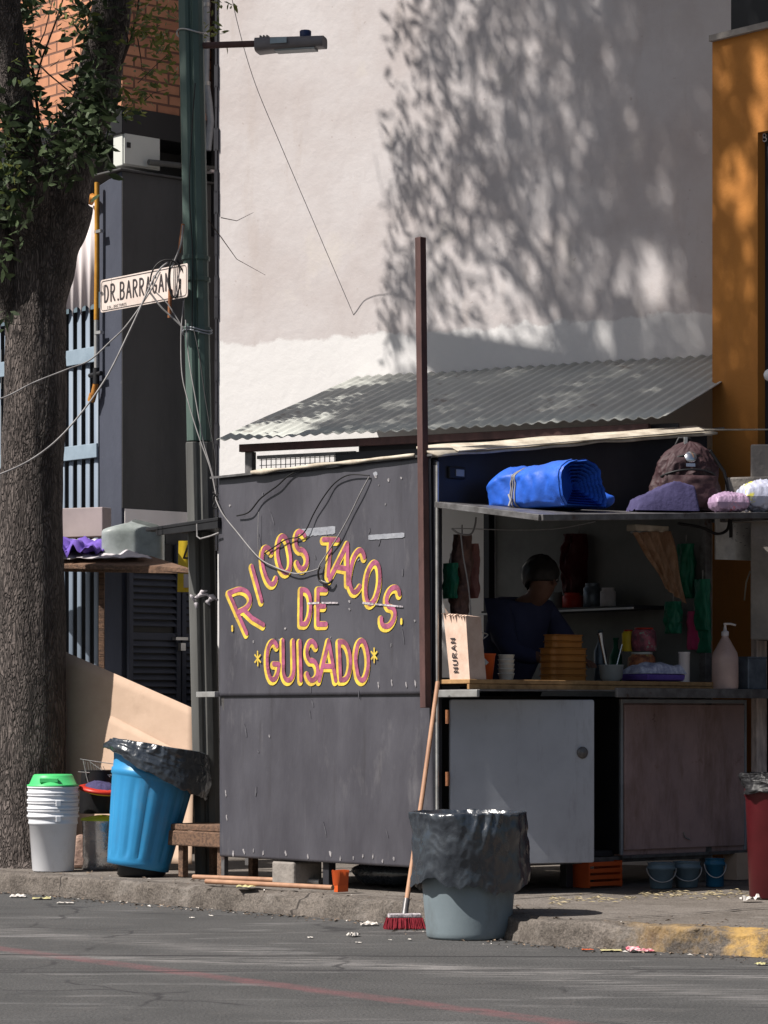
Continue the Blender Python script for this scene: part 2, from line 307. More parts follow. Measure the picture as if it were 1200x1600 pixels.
def ground_at(px, py, z):
    D = F * (1 - z) / (py - HOR); return Vector(((px - 600) / F * D, D, z))
def ground_mat(name, c1, c2, patch, seed=0., agg=True, kind='road'):
    m = bpy.data.materials.new(name); m.use_nodes = True; nt = m.node_tree; n = nt.nodes; l = nt.links; b = n['Principled BSDF']
    b.inputs['Roughness'].default_value = .85; b.inputs['Specular IOR Level'].default_value = .25
    g = n.new('ShaderNodeNewGeometry'); mp = n.new('ShaderNodeMapping'); mp.inputs['Location'].default_value = (seed, seed, 0); l.new(g.outputs['Position'], mp.inputs[0])
    def nz(scale, det=8, vec=None, ro=.6):
        t = n.new('ShaderNodeTexNoise'); t.inputs['Scale'].default_value = scale; t.inputs['Detail'].default_value = det; t.inputs['Roughness'].default_value = ro
        l.new(vec or mp.outputs[0], t.inputs['Vector']); return t.outputs['Fac']
    def ramp(s, a, bb, ca, cb):
        r = n.new('ShaderNodeValToRGB'); r.color_ramp.elements[0].position = a; r.color_ramp.elements[1].position = bb
        r.color_ramp.elements[0].color = (*ca, 1); r.color_ramp.elements[1].color = (*cb, 1); l.new(s, r.inputs[0]); return r.outputs[0]
    base = ramp(nz(1.6), .35, .65, c1, c2)
    def mix(f, a, bcol, typ='MIX', fac=None):
        x = n.new('ShaderNodeMixRGB'); x.blend_type = typ
        if isinstance(f, float): x.inputs[0].default_value = f
        else: l.new(f, x.inputs[0])
        l.new(a, x.inputs[1])
        if isinstance(bcol, tuple): x.inputs[2].default_value = (*bcol, 1)
        else: l.new(bcol, x.inputs[2])
        return x.outputs[0]
    def rng_(s, a, bb, c=0., d=1.):
        r = n.new('ShaderNodeMapRange'); r.inputs[1].default_value = a; r.inputs[2].default_value = bb; r.inputs[3].default_value = c; r.inputs[4].default_value = d; l.new(s, r.inputs[0]); return r.outputs[0]
    out = mix(.75, base, ramp(nz(95, 4), .32, .68, (.35, .35, .35), (1.5, 1.48, 1.45)), 'MULTIPLY'); out = mix(rng_(nz(210, 2), .66, .74, 0, .55), out, (.32, .30, .29))
    out = mix(rng_(nz(3.3, 10, ro=.7), .56, .72, 0, .75), out, patch)
    if kind == 'road':
        # faded streaks along the street
        ms = n.new('ShaderNodeMapping'); ms.inputs['Rotation'].default_value = (0, 0, math.radians(8)); ms.inputs['Scale'].default_value = (.7, 3.2, 1); l.new(g.outputs['Position'], ms.inputs[0])
        st = nz(1.6, 9, ms.outputs[0], .65)
        out = mix(rng_(st, .56, .74, 0, .55), out, (.26, .25, .25))
        out = mix(rng_(nz(2.1, 6, ms.outputs[0]), .30, .42, .45, 0), out, (.035, .034, .036))
    def line_mask(p, q, w, wob, wsc, soft=.3):
        d = (q - p).normalized(); nv = Vector((-d.y, d.x, 0)); vm = n.new('ShaderNodeVectorMath'); vm.operation = 'DOT_PRODUCT'; l.new(g.outputs['Position'], vm.inputs[0]); vm.inputs[1].default_value = nv
        a = n.new('ShaderNodeMath'); a.operation = 'MULTIPLY_ADD'; l.new(nz(wsc, 4), a.inputs[0]); a.inputs[1].default_value = wob; a.inputs[2].default_value = -nv.dot(p) - wob * .5
        b_ = n.new('ShaderNodeMath'); b_.operation = 'ADD'; l.new(vm.outputs['Value'], b_.inputs[0]); l.new(a.outputs[0], b_.inputs[1])
        c_ = n.new('ShaderNodeMath'); c_.operation = 'ABSOLUTE'; l.new(b_.outputs[0], c_.inputs[0])
        return rng_(c_.outputs[0], w / 2, w / 2 * (1 - soft), 0, 1)
    def mul(a_, b_):
        x = n.new('ShaderNodeMath'); x.operation = 'MULTIPLY'; l.new(a_, x.inputs[0]); l.new(b_, x.inputs[1]) if not isinstance(b_, float) else setattr(x.inputs[1], 'default_value', b_); return x.outputs[0]
    if kind == 'road':
        # pale tyre-worn scuffs in bands along the street
        for (p, q, w) in [((150, 1497), (620, 1512), .30), ((500, 1505), (1200, 1526), .42), ((840, 1528), (1200, 1560), .5), ((0, 1462), (300, 1459), .12)]:
            m1 = line_mask(ground_at(*p, 0), ground_at(*q, 0), w, .10, 2., .9)
            ms2 = n.new('ShaderNodeMapping'); ms2.inputs['Rotation'].default_value = (0, 0, math.radians(8)); ms2.inputs['Scale'].default_value = (1.2, 11, 1); l.new(g.outputs['Position'], ms2.inputs[0])
            out = mix(mul(m1, rng_(nz(2.2, 10, ms2.outputs[0], .72), .47, .66, 0, .75)), out, (.27, .255, .25))
        # faded red line
        m1 = line_mask(ground_at(0, 1482, 0), ground_at(900, 1600, 0), .17, .05, 5., .5)
        out = mix(mul(m1, rng_(nz(9, 10, ro=.75), .36, .66, .08, .66)), out, (.19, .075, .082))
        nzc = n.new('ShaderNodeTexNoise'); nzc.inputs['Scale'].default_value = 3; nzc.inputs['Detail'].default_value = 5; l.new(g.outputs['Position'], nzc.inputs[0])
        mxc = n.new('ShaderNodeMixRGB'); mxc.inputs[0].default_value = .22; l.new(g.outputs['Position'], mxc.inputs[1]); l.new(nzc.outputs['Color'], mxc.inputs[2])
        vc = n.new('ShaderNodeTexVoronoi'); vc.feature = 'DISTANCE_TO_EDGE'; vc.inputs['Scale'].default_value = 1.1; l.new(mxc.outputs[0], vc.inputs['Vector'])
        out = mix(mul(rng_(vc.outputs[0], .016, .004, 0, 1), rng_(nz(.9, 3), .48, .58, 0, .75)), out, (.028, .027, .029))
        # two dark tar joints
        for (p, q, w, k2) in [((0, 1492), (1200, 1496), .07, .85), ((0, 1519), (800, 1516), .045, .8), ((700, 1517), (1200, 1520), .03, .5)]:
            m1 = line_mask(ground_at(*p, 0), ground_at(*q, 0), w, .06, 1.5, .6); out = mix(mul(m1, k2), out, (.022, .021, .023))
    if kind in ('kerb', 'pave'):
        # grime blotches and oily stains
        out = mix(rng_(nz(9, 10, ro=.75), .52, .66, 0, .6), out, (.055, .046, .040))
        out = mix(rng_(nz(2.2, 8, ro=.7), .55, .68, 0, .45), out, (.28, .255, .235))
        if kind == 'kerb':
            for px_ in (140, 470):
                pj = K0 - U * [3.0, .9][px_ == 470]; m1 = line_mask(pj, pj + V, .02, .015, 30., .4); out = mix(mul(m1, .9), out, (.03, .026, .024))
    if kind == 'kerb':
        sp = n.new('ShaderNodeSeparateXYZ'); l.new(g.outputs['Position'], sp.inputs[0])
        f = rng_(sp.outputs[0], .95, 1.7)
        nn = rng_(nz(5, 8, ro=.7), .44, .60)
        mm = n.new('ShaderNodeMath'); mm.operation = 'MULTIPLY'; l.new(f, mm.inputs[0]); l.new(nn, mm.inputs[1])
        out = mix(mm.outputs[0], out, (.44, .27, .08))
    l.new(out, b.inputs['Base Color'])
    bp = n.new('ShaderNodeBump'); bp.inputs['Strength'].default_value = .9; bp.inputs['Distance'].default_value = .006 if kind == 'road' else .012
    l.new(nz(70 if kind == 'road' else 38, 8), bp.inputs['Height']); l.new(bp.outputs[0], b.inputs['Normal'])
    return m
M['asphalt'] = ground_mat('asphalt', (.060, .060, .061), (.080, .079, .080), (.094, .088, .086))
M['pave'] = ground_mat('pavement_concrete', (.125, .109, .096), (.185, .164, .148), (.072, .062, .055), 3., kind='pave')
M['kerbm'] = ground_mat('kerb_concrete', (.098, .085, .075), (.145, .126, .112), (.060, .051, .045), 9., kind='kerb')

def brick_mat():
    m = bpy.data.materials.new('orange_brick'); m.use_nodes = True; nt = m.node_tree; n = nt.nodes; l = nt.links; b = n['Principled BSDF']; b.inputs['Roughness'].default_value = .85
    g = n.new('ShaderNodeTexCoord'); mp = n.new('ShaderNodeMapping'); l.new(g.outputs['UV'], mp.inputs[0])
    br = n.new('ShaderNodeTexBrick'); br.inputs['Color1'].default_value = (.52, .235, .13, 1); br.inputs['Color2'].default_value = (.42, .18, .10, 1); br.inputs['Mortar'].default_value = (.16, .075, .05, 1)
    br.inputs['Scale'].default_value = 1; br.inputs['Brick Width'].default_value = .19; br.inputs['Row Height'].default_value = .072; br.inputs['Mortar Size'].default_value = .008; br.inputs['Mortar Smooth'].default_value = .2; br.inputs['Bias'].default_value = 0
    l.new(mp.outputs[0], br.inputs[0])
    nz = n.new('ShaderNodeTexNoise'); nz.inputs['Scale'].default_value = 9; nz.inputs['Detail'].default_value = 8; l.new(mp.outputs[0], nz.inputs[0])
    mx = n.new('ShaderNodeMixRGB'); mx.blend_type = 'OVERLAY'; mx.inputs[0].default_value = .35; l.new(br.outputs[0], mx.inputs[1]); l.new(nz.outputs[0], mx.inputs[2]); l.new(mx.outputs[0], b.inputs['Base Color'])
    iv = n.new('ShaderNodeMath'); iv.operation = 'SUBTRACT'; iv.inputs[0].default_value = 1; l.new(br.outputs['Fac'], iv.inputs[1])
    bp = n.new('ShaderNodeBump'); bp.inputs['Strength'].default_value = 1; bp.inputs['Distance'].default_value = .012; l.new(iv.outputs[0], bp.inputs['Height']); l.new(bp.outputs[0], b.inputs['Normal'])
    return m
M['brick'] = brick_mat()

def beige_mat():
    m = bpy.data.materials.new('beige_render_with_white_band'); m.use_nodes = True; nt = m.node_tree; n = nt.nodes; l = nt.links; b = n['Principled BSDF']; b.inputs['Roughness'].default_value = .9; b.inputs['Specular IOR Level'].default_value = .15
    g = n.new('ShaderNodeNewGeometry')
    def nz(sc_, det, st=(1, 1, 1), ro=.6):
        mp = n.new('ShaderNodeMapping'); mp.inputs['Scale'].default_value = st; l.new(g.outputs['Position'], mp.inputs[0])
        t = n.new('ShaderNodeTexNoise'); t.inputs['Scale'].default_value = sc_; t.inputs['Detail'].default_value = det; t.inputs['Roughness'].default_value = ro; l.new(mp.outputs[0], t.inputs[0]); return t.outputs['Fac']
    r = n.new('ShaderNodeValToRGB'); r.color_ramp.elements[0].position = .36; r.color_ramp.elements[0].color = (.475, .430, .425, 1); r.color_ramp.elements[1].position = .62; r.color_ramp.elements[1].color = (.545, .512, .515, 1); l.new(nz(1.7, 9, ro=.65), r.inputs[0])
    # rain streaks / patches
    r2 = n.new('ShaderNodeMapRange'); r2.inputs[1].default_value = .55; r2.inputs[2].default_value = .78; r2.inputs[4].default_value = .85; l.new(nz(4, 9, (1.6, 1.6, .35), .7), r2.inputs[0])
    mx = n.new('ShaderNodeMixRGB'); l.new(r2.outputs[0], mx.inputs[0]); l.new(r.outputs[0], mx.inputs[1]); mx.inputs[2].default_value = (.455, .40, .38, 1)
    r4 = n.new('ShaderNodeMapRange'); r4.inputs[1].default_value = .62; r4.inputs[2].default_value = .70; r4.inputs[4].default_value = .5; l.new(nz(2.3, 5), r4.inputs[0])
    mx4 = n.new('ShaderNodeMixRGB'); l.new(r4.outputs[0], mx4.inputs[0]); l.new(mx.outputs[0], mx4.inputs[1]); mx4.inputs[2].default_value = (.575, .53, .495, 1)
    r5 = n.new('ShaderNodeMapRange'); r5.inputs[1].default_value = .70; r5.inputs[2].default_value = .74; r5.inputs[4].default_value = .6; l.new(nz(26, 3), r5.inputs[0])
    mx5 = n.new('ShaderNodeMixRGB'); l.new(r5.outputs[0], mx5.inputs[0]); l.new(mx4.outputs[0], mx5.inputs[1]); mx5.inputs[2].default_value = (.37, .31, .29, 1)
    sp = n.new('ShaderNodeSeparateXYZ'); l.new(g.outputs['Position'], sp.inputs[0])
    ma = n.new('ShaderNodeMath'); ma.operation = 'MULTIPLY_ADD'; l.new(nz(6, 6), ma.inputs[0]); ma.inputs[1].default_value = .16; l.new(sp.outputs[2], ma.inputs[2])
    r3 = n.new('ShaderNodeMapRange'); r3.inputs[1].default_value = 3.555; r3.inputs[2].default_value = 3.575; l.new(ma.outputs[0], r3.inputs[0])
    m3 = n.new('ShaderNodeMixRGB'); l.new(r3.outputs[0], m3.inputs[0]); m3.inputs[1].default_value = (.655, .64, .64, 1); l.new(mx5.outputs[0], m3.inputs[2])
    l.new(m3.outputs[0], b.inputs['Base Color'])
    bp = n.new('ShaderNodeBump'); bp.inputs['Strength'].default_value = .22; bp.inputs['Distance'].default_value = .02; l.new(nz(11, 9), bp.inputs['Height']); l.new(bp.outputs[0], b.inputs['Normal'])
    return m
M['beige'] = beige_mat()
M['zinc'] = mat('weathered_zinc_sheet', (.47, .48, .45), .6, .1, (.38, .39, .365), 3, .6, (1, 1, 1), .2, 30, spots=(.16, .14, .13), spot_scale=3, spot_lo=.58, spot_hi=.75)
layer(M['zinc'], (.24, .17, .12), 3, (1, 1, 1), .60, .74, .55);

# ------------------------------------------------------------------ ground
def kerb_pts():
    R1 = Vector((.70, 12.80, 0)); R2 = R1 + Vector((.80, -.60, 0)) * 1.4; R3 = R2 + Vector((.88, -.47, 0)) * 2; R4 = R3 + Vector((.95, -.3, 0)) * 30
    return [K0 - U * 60, K0 - U * 12, K0 - U * 6, K0 - U * 4, K0 - U * 2, K0 - U * 1, K0, K0.lerp(R1, .5), R1, R2, R3, R4]
road = MB().box((0, 60, -.25), (400, 400, .5)).build('road', M['asphalt']); tag(road, kind='structure')
# pavement deck behind the kerb stone
kp = kerb_pts()
inner = [p + V * .16 for p in kp]
pv = MB(); far = [p + V * 60 for p in kp]
vs = [p + Z * (PZ - .004) for p in inner] + [p + Z * (PZ - .004) for p in far]; k = len(kp)
pv.add(vs, [(i, i + 1, k + i + 1, k + i) for i in range(k - 1)])
pavement = pv.build('pavement', M['pave']); tag(pavement, kind='structure')
# kerb with worn broken edge: fine cross-section swept along
def dens(pts, step=.018):
    out = []
    for i in range(len(pts) - 1):
        L = (pts[i + 1] - pts[i]).length; n_ = max(1, int(L / step)) if (pts[i] - C0).length < 9 or (pts[i + 1] - C0).length < 9 else 1
        for j in range(n_): out.append(pts[i].lerp(pts[i + 1], j / n_))
    out.append(pts[-1]); return out
kd = dens(kp)
kb = MB(); prof = [(-.010, -.02), (-.008, .03), (-.004, .07), (-.001, .100), (.005, PZ + .001), (.05, PZ + .004), (.11, PZ + .003), (.17, PZ)]
kv = []
for p in kd:
    for (o_, z_) in prof:
        q = p + V * o_; nn = noise.noise(Vector((q.x * 7, q.y * 7, z_ * 9))) * .014 + noise.noise(Vector((q.x * 28, q.y * 28, z_ * 40))) * .016 + noise.noise(Vector((q.x * 60, q.y * 60, z_ * 80))) * .006
        chip = max(0, noise.noise(Vector((q.x * 3.1 + 5, q.y * 3.1, 2))) - .02) * (.15 if .05 < z_ and o_ < .07 else .02)
        kv.append(q + V * (nn + chip * .7) + Z * (z_ - (chip * .5 if z_ > .05 else 0) + nn * .3))
n_ = len(prof)
kb.add(kv, [(i * n_ + j, i * n_ + j + 1, (i + 1) * n_ + j + 1, (i + 1) * n_ + j) for i in range(len(kd) - 1) for j in range(n_ - 1)], True)
kerb = kb.build('kerb', M['kerbm']); tag(kerb, kind='structure')
# pavement joint + cracks (dark filled grooves)
def ribbon(mb, pts, w, up, mi=0):
    pts = [Vector(p) for p in pts]
    L = []; R = []
    for i, p in enumerate(pts):
        d = (pts[min(i + 1, len(pts) - 1)] - pts[max(i - 1, 0)]).normalized(); s_ = d.cross(up).normalized() * (w[i] if isinstance(w, list) else w) / 2
        L.append(p - s_); R.append(p + s_)
    n0 = len(pts); mb.add(L + R, [(i, i + 1, n0 + i + 1, n0 + i) for i in range(n0 - 1)], mi=mi)
def ground_at(px, py, z):
    D = F * (1 - z) / (py - HOR); return Vector(((px - 600) / F * D, D, z))
def wiggle(p, q, n_, amp, seed):
    out = []
    for i in range(n_ + 1):
        t = i / n_; v_ = p.lerp(q, t); out.append(v_ + Vector((noise.noise(Vector((t * 9, seed, 0))), noise.noise(Vector((t * 9, seed, 5))), 0)) * amp)
    return out
M['crack'] = mat('tar_crack', (.018, .017, .018), .7)
r = MB(); ribbon(r, wiggle(ground_at(940, 1436, PZ + .002), ground_at(1300, 1411, PZ + .004), 30, .03, 3), [.006 + .02 * random.random() for _ in range(31)], Z)
tag(r.build('pavement_crack', M['crack']), kind='structure')

# ------------------------------------------------------------------ beige building
UB = Vector((.886, -.464, 0)).normalized(); NB = Vector((-.464, -.886, 0)).normalized()
B0 = Vector((-1.107, 19.15, 0))
def WB(t, p, z): return B0 + UB * t + NB * p + Z * z
def wall_px(px):
    k_ = (px - 600) / F; return (k_ * B0.y - B0.x) / (UB.x - k_ * UB.y)
bb = thing('beige_building', WB(2, 0, 0), 'tall beige rendered blank wall with white painted band at its foot', 'building')
g = MB(); g.slab([WB(-.0, 0, 0), WB(5.5, 0, 0), WB(5.5, 0, 11), WB(0, 0, 11)], -NB * 6); g.build('wall', M['beige'], bb)
g = MB()
for i in range(60):                                # chipped dark plaster edge
    z_ = 2.2 + i * .14
    g.box((0, 0, 0), (.014 + .022 * random.random() ** 2, .02, .15), frame_mat(WB(-.004, .004, z_), UB, -NB, Z))
g.build('chipped_edge', M['stall_dark'], bb)

# ------------------------------------------------------------------ left corner building
LC = Vector(((190 - 600) / F * 19.0, 19.0, 0))
def L(s, b, z): return LC - U * s + V * b + Z * z      # s: along street to the left, b: back
ML = lambda o: frame_mat(o, U, V, Z)
def s_of(px, b=0.0):
    k_ = (px - 600) / F; o = LC + V * b; return -(k_ * o.y - o.x) / (U.x - k_ * U.y)
zW = zat(267, 19.0)                                   # top of the dark wall
lb = thing('corner_building', L(1, 1, 0), 'slate blue and dark grey corner building with orange brick upper floor', 'building')
# pier on the street side + long return wall
s155 = s_of(155)
g = MB(); g.slab([L(0, 0, 0), L(s155, 0, 0), L(s155, 0, zW - .06), L(0, 0, zW)], V * .35); g.build('pier', M['blue_wall'], lb, bevel=.006)
zlow = zat(797, 19.2)
g = MB(); g.slab([L(-.003, .0, zlow), L(-.003, 2.2, zlow), L(-.003, 2.2, zW), L(-.003, 0, zW)], -U * -.003 + U * 0); 
g = MB(); g.slab([L(0, .003, zlow), L(0, 2.2, zlow), L(0, 2.2, zW - .004), L(0, .003, zW - .004)], -U * -.004); g.slab([L(0, .36, 0), L(0, 2.2, 0), L(.12, 2.2, 0), L(.12, .36, 0)], Z * (zW - .01)); g.build('side_wall', M['dark_wall'], lb)
g = MB(); g.slab([L(-.006, .02, zat(830, 19.2)), L(-.006, 2.2, zat(830, 19.2)), L(-.006, 2.2, zlow - .004), L(-.006, .02, zlow - .004)], U * .004); g.build('white_strip', M['strip'], lb)
# capping ledge, recess, parapet and brick storey
zb0 = zat(208, 19); zb1 = zat(165, 19)
g = MB(); g.slab([L(-.03, -.03, zW), L(6, -.03, zW), L(6, 2.6, zW), L(-.03, 2.6, zW)], Z * .014); g.build('ledge', M['dark_wall'], lb, bevel=.005)
g = MB(); g.slab([L(.35, .45, zW), L(6, .45, zW), L(6, 3, zW), L(.35, 3, zW)], Z * (zb0 - zW)); g.build('recessed_wall', M['dark_wall'], lb)
g = MB(); g.slab([L(0, 0, zb0), L(6, 0, zb0), L(6, 3, zb0), L(0, 3, zb0)], Z * (zb1 - zb0)); g.build('parapet_beam', M['black'], lb, bevel=.008)
def uvbox(o, M_):
    me = o.data; uv = me.uv_layers.new(name='UV'); inv = M_.inverted()
    for p in me.polygons:
        nn = (inv.to_3x3() @ p.normal)
        for li in p.loop_indices:
            co = inv @ (o.parent.matrix_basis @ me.vertices[me.loops[li].vertex_index].co if o.parent else o.matrix_basis @ me.vertices[me.loops[li].vertex_index].co)
            uv.data[li].uv = (co.x + co.y, co.z)
g = MB(); g.slab([L(.02, .02, zb1), L(6, .02, zb1), L(6, 3, zb1), L(.02, 3, zb1)], Z * 5); bo = g.build('brick_wall', M['brick'], lb); uvbox(bo, ML(LC))
# dark strip between pole and beige wall with white sill
g = MB(); g.slab([L(-.001, .74, zb0 - .6), L(-.001, 2.0, zb0 - .6), L(-.001, 2.0, 9), L(-.001, .74, 9)], U * .02); g.build('drain_recess', M['black'], lb)
g = MB(); g.slab([L(.02, .70, zat(272, 19.5)), L(-.06, .70, zat(272, 19.5)), L(-.06, 1.0, zat(272, 19.5)), L(.02, 1.0, zat(272, 19.5))], Z * .015); g.build('sill', M['clad_white'], lb)
# louvred double door in the return wall
dz1 = zat(885, 19.2); dz0 = .15
def louvre(b0, b1, nm):
    f = MB(); fr = .035
    f.slab([L(-.012, b0, dz0), L(-.012, b0 + fr, dz0), L(-.012, b0 + fr, dz1 + .15), L(-.012, b0, dz1 + .15)], U * .03)
    f.slab([L(-.012, b1 - fr, dz0), L(-.012, b1, dz0), L(-.012, b1, dz1 + .15), L(-.012, b1 - fr, dz1 + .15)], U * .03)
    f.slab([L(-.012, b0 + fr, zat(990, 19.3)), L(-.012, b1 - fr, zat(990, 19.3)), L(-.012, b1 - fr, zat(1001, 19.3)), L(-.012, b0 + fr, zat(1001, 19.3))], U * .022)
    d = f.build('door', M['blue_wall'], lb, bevel=.003)
    g_ = MB(); g_.slab([L(-.0125, b0 + fr, dz0), L(-.0125, b1 - fr, dz0), L(-.0125, b1 - fr, dz1 + .15), L(-.0125, b0 + fr, dz1 + .15)], -U * -.002)
    g_.build('backing', M['black'], d)
    s_ = MB(); y = 893
    while y < 1120:
        if not (985 < y < 1003):
            zz = zat(y, 19.3); hh = .026
            s_.slab([L(-.016, b0 + fr, zz + .016), L(-.016, b1 - fr, zz + .016), L(-.040, b1 - fr, zz - hh * .6), L(-.040, b0 + fr, zz - hh * .6)], U * .004 + Z * .003)
        y += 10.4
    s_.build('slats', M['blue_wall'], d)
    return d
kb_ = lambda px: ((px - 600) / F * LC.y - LC.x) / (V.x - (px - 600) / F * V.y)
d1 = louvre(kb_(196), kb_(277), 'a'); d2 = louvre(kb_(279), kb_(345), 'b')
g = MB(); g.box((0, 0, 0), (.04, .10, .02), ML(L(-.055, kb_(274), zat(999, 19.4)))); g.box((0, 0, -.05), (.03, .04, .05), ML(L(-.06, kb_(276), zat(1000, 19.4)))); g.build('padlock', M['light_metal'], d1)
# hinge + lower knee wall
# slatted fence gate (angled vertical blades) between the pier and the tree
ft = thing('slatted_fence', L(1, 0.1, 0), 'blue grey steel fence of tall upright blades with two lighter rails', 'fence')
rz = [(zat(547, 19.4), zat(571, 19.4)), (zat(697, 19.4), zat(719, 19.4))]
zcl = zat(478, 19.3)
s = s155 + .02; i = 0
while s < 3.4:
    g = MB(); zt = zcl + .04
    mbl = ML(L(s + .045, .03, 0)) @ Matrix.Rotation(math.radians(-24), 4, 'Z'); npf = 9; pf = [(-.042 + .084 * k_ / (npf - 1), -.020 * math.sin(math.pi * k_ / (npf - 1))) for k_ in range(npf)]
    g.add([mbl @ Vector((x, y, z_)) for z_ in (0, zt) for (x, y) in pf], [(k_, k_ + 1, npf + k_ + 1, npf + k_) for k_ in range(npf - 1)], True); g.build('blade', M['fence_blue'], ft, solid=.003)
    s += .098; i += 1
for (a_, b_) in rz:
    g = MB(); g.slab([L(s155 + .005, -.02, b_), L(3.4, -.02, b_), L(3.4, -.02, a_), L(s155 + .005, -.02, a_)], V * .016); g.build('rail', M['rail_blue'], ft, bevel=.003)
g = MB(); g.slab([L(s155, .12, .1), L(3.4, .12, .1), L(3.4, .12, zcl), L(s155, .12, zcl)], V * .02); g.build('back_panel', M['dark_wall'], ft)
g = MB(); g.slab([L(s155, -.03, zat(797, 19.4)), L(1.6, -.03, zat(797, 19.4)), L(1.6, -.03, zat(797, 19.4) - .02), L(s155, -.03, zat(797, 19.4) - .02)], V * .05)
g.build('bottom_flashing', M['mauve'], ft)
# white corrugated cladding above the fence
wc = MB(); ztop = zat(315, 19.3)
def wfn(i_, j_):
    s_ = s155 + .01 + i_ * 3.2; ph = s_ / .098 * 2 * math.pi
    zz = zcl - .03 + j_ * (ztop - zcl + .03) + (0 if j_ > 0 else .03 * math.cos(ph))
    return L(s_, -.015 - .018 * math.sin(ph), zz)
wc.grid(wfn, 43 * 12, 1, True)
o = wc.build('white_cladding', M['clad_white'], solid=.003); tag(o, 'white vertically ribbed cladding sheets above the blue blades', 'cladding')
# meter box
mb_ = thing('meter_box', L(.0, .05, zW + .04), 'light grey electrical box standing on the wall corner', 'electrical box')
bw = .31; bd = .13; bh = (268 - 206) / F * 19
g = MB(); g.box((0, 0, bh / 2), (bd * .8, bw, bh), ML(L(.065, .015 + bw / 2, zW + .042))); g.build('cabinet', M['box_grey'], mb_, bevel=.006)
g = MB(); g.box((bd * .4 + .006, 0, bh / 2), (.010, bw - .02, bh - .02), ML(L(.065, .015 + bw / 2, zW + .042))); dd = g.build('door', M['box_grey'], mb_, bevel=.003)
g = MB(); g.box((bd * .4 + .0135, -bw * .36, bh * .52), (.006, .028, .035), ML(L(.065, .015 + bw / 2, zW + .042))); g.build('lock', M['black'], dd)
g = MB(); g.tube([L(.05, .03, zW + bh + .04), L(.05, .03, zW + bh + .075), L(.05, .06, zW + bh + .075), L(.05, .06, zW + bh + .04)], .006); g.build('lifting_eye', M['light_metal'], mb_)
g = MB(); g.tube([L(-.03, .2, zat(262, 19.3)), L(-.03, .6, zat(263, 19.4)), L(-.03, 1.1, zat(264, 19.6))], .02); tag(g.build('conduit_pipe', M['grey_pole']), 'dark grey horizontal pipe right of the electrical box', 'pipe')
# yellow gas pipe with valve
gp = thing('gas_pipe', L(s_of(160), -.05, zat(620, 19.1)), 'yellow upright gas pipe clipped to the slate blue pier', 'pipe')
PP = lambda px, py, o_=-.05: (lambda p: Vector((p.x, p.y, zat(py, p.y))))(L(s_of(px), o_, 0))
g = MB(); g.tube([PP(161, 285), PP(161, 400), PP(160, 500)], .016, 10); g.build('pipe', M['yellow_pipe'], gp)
g = MB(); g.tube([PP(160, 487), PP(160, 585)], .0145, 10); g.build('worn_pipe', M['light_metal'], gp)
for y in (362, 520):
    g = MB(); g.box((.01, 0, 0), (.07, .03, .02), ML(PP(163, y))); g.build('clip', M['light_metal'], gp)
g = MB(); g.tube([PP(150, 587), PP(168, 583)], .016, 8); g.tube([PP(160, 575), PP(160, 600)], .022, 8); g.build('valve', M['black'], gp)
g = MB(); g.tube([PP(160, 596), PP(158, 610), PP(153, 626)], [.018, .024, .018], 10); g.tube([PP(155, 616), PP(152, 627)], .026, 10); g.build('elbow', M['orange_brass'], gp)
g = MB(); g.tube([PP(150, 318), PP(155, 308), PP(161, 312)], [.02, .028, .016], 8); g.build('fitting', M['orange_brass'], gp)

# downpipe by the beige wall
cd = thing('downpipe', WB(-.2, .2, 3), 'pale grey conduit bending beside the beige wall top left', 'pipe')
DP = 19.35
g = MB(); g.tube([at(322, -60, DP), at(322, 60, DP), at(321, 125, DP), at(326, 160, DP), at(329, 190, DP), at(324, 235, DP)], .026, 12); g.build('pipe', M['conduit'], cd)
for y in (5, 65, 128):
    g = MB(); g.tube([at(322, y, DP), at(322, y + 6, DP)], .031, 12); g.build('collar', M['light_metal'], cd)

# ------------------------------------------------------------------ orange building
OC = Vector(((1113 - 600) / F * 16.6, 16.6, 0))
def O(s, b, z): return OC + U * s + V * b + Z * z
def so(px, b=0.): 
    k_ = (px - 600) / F; o = OC + V * b; return (k_ * o.y - o.x) / (U.x - k_ * U.y)
zo = zat(66, 16.6)
ob = thing('orange_building', O(1, 0, 0), 'orange painted street wall at the right with a dark doorway', 'building')
g = MB(); g.slab([O(0, 0, .05), O(so(1184), 0, .05), O(so(1184), 0, zo), O(0, 0, zo)], V * .3); g.slab([O(so(1184), 0, zat(205, 16.3)), O(4, 0, zat(205, 16.3)), O(4, 0, zo), O(so(1184), 0, zo)], V * .3)
g.slab([O(0, .3, .05), O(4, .3, .05), O(4, .3, zo), O(0, .3, zo)], V * 2.2); g.build('wall', M['orange_paint'], ob)
g = MB(); g.slab([O(so(1184) + .002, .06, .05), O(4, .06, .05), O(4, .06, zat(206, 16.3)), O(so(1184) + .002, .06, zat(206, 16.3))], V * .05); dw = g.build('doorway', M['stall_dark'], ob)
g = MB(); g.slab([O(-.0, -.03, zo), O(4, -.03, zo), O(4, 2.4, zo), O(-.0, 2.4, zo)], Z * .035); g.build('coping', M['concrete'], ob)
g = MB(); g.slab([O(so(1133), .05, zo + .04), O(4, .05, zo + .04), O(4, 2, zo + .04), O(so(1133), 2, zo + .04)], Z * 2.5); g.build('upper_wall', M['black'], ob)

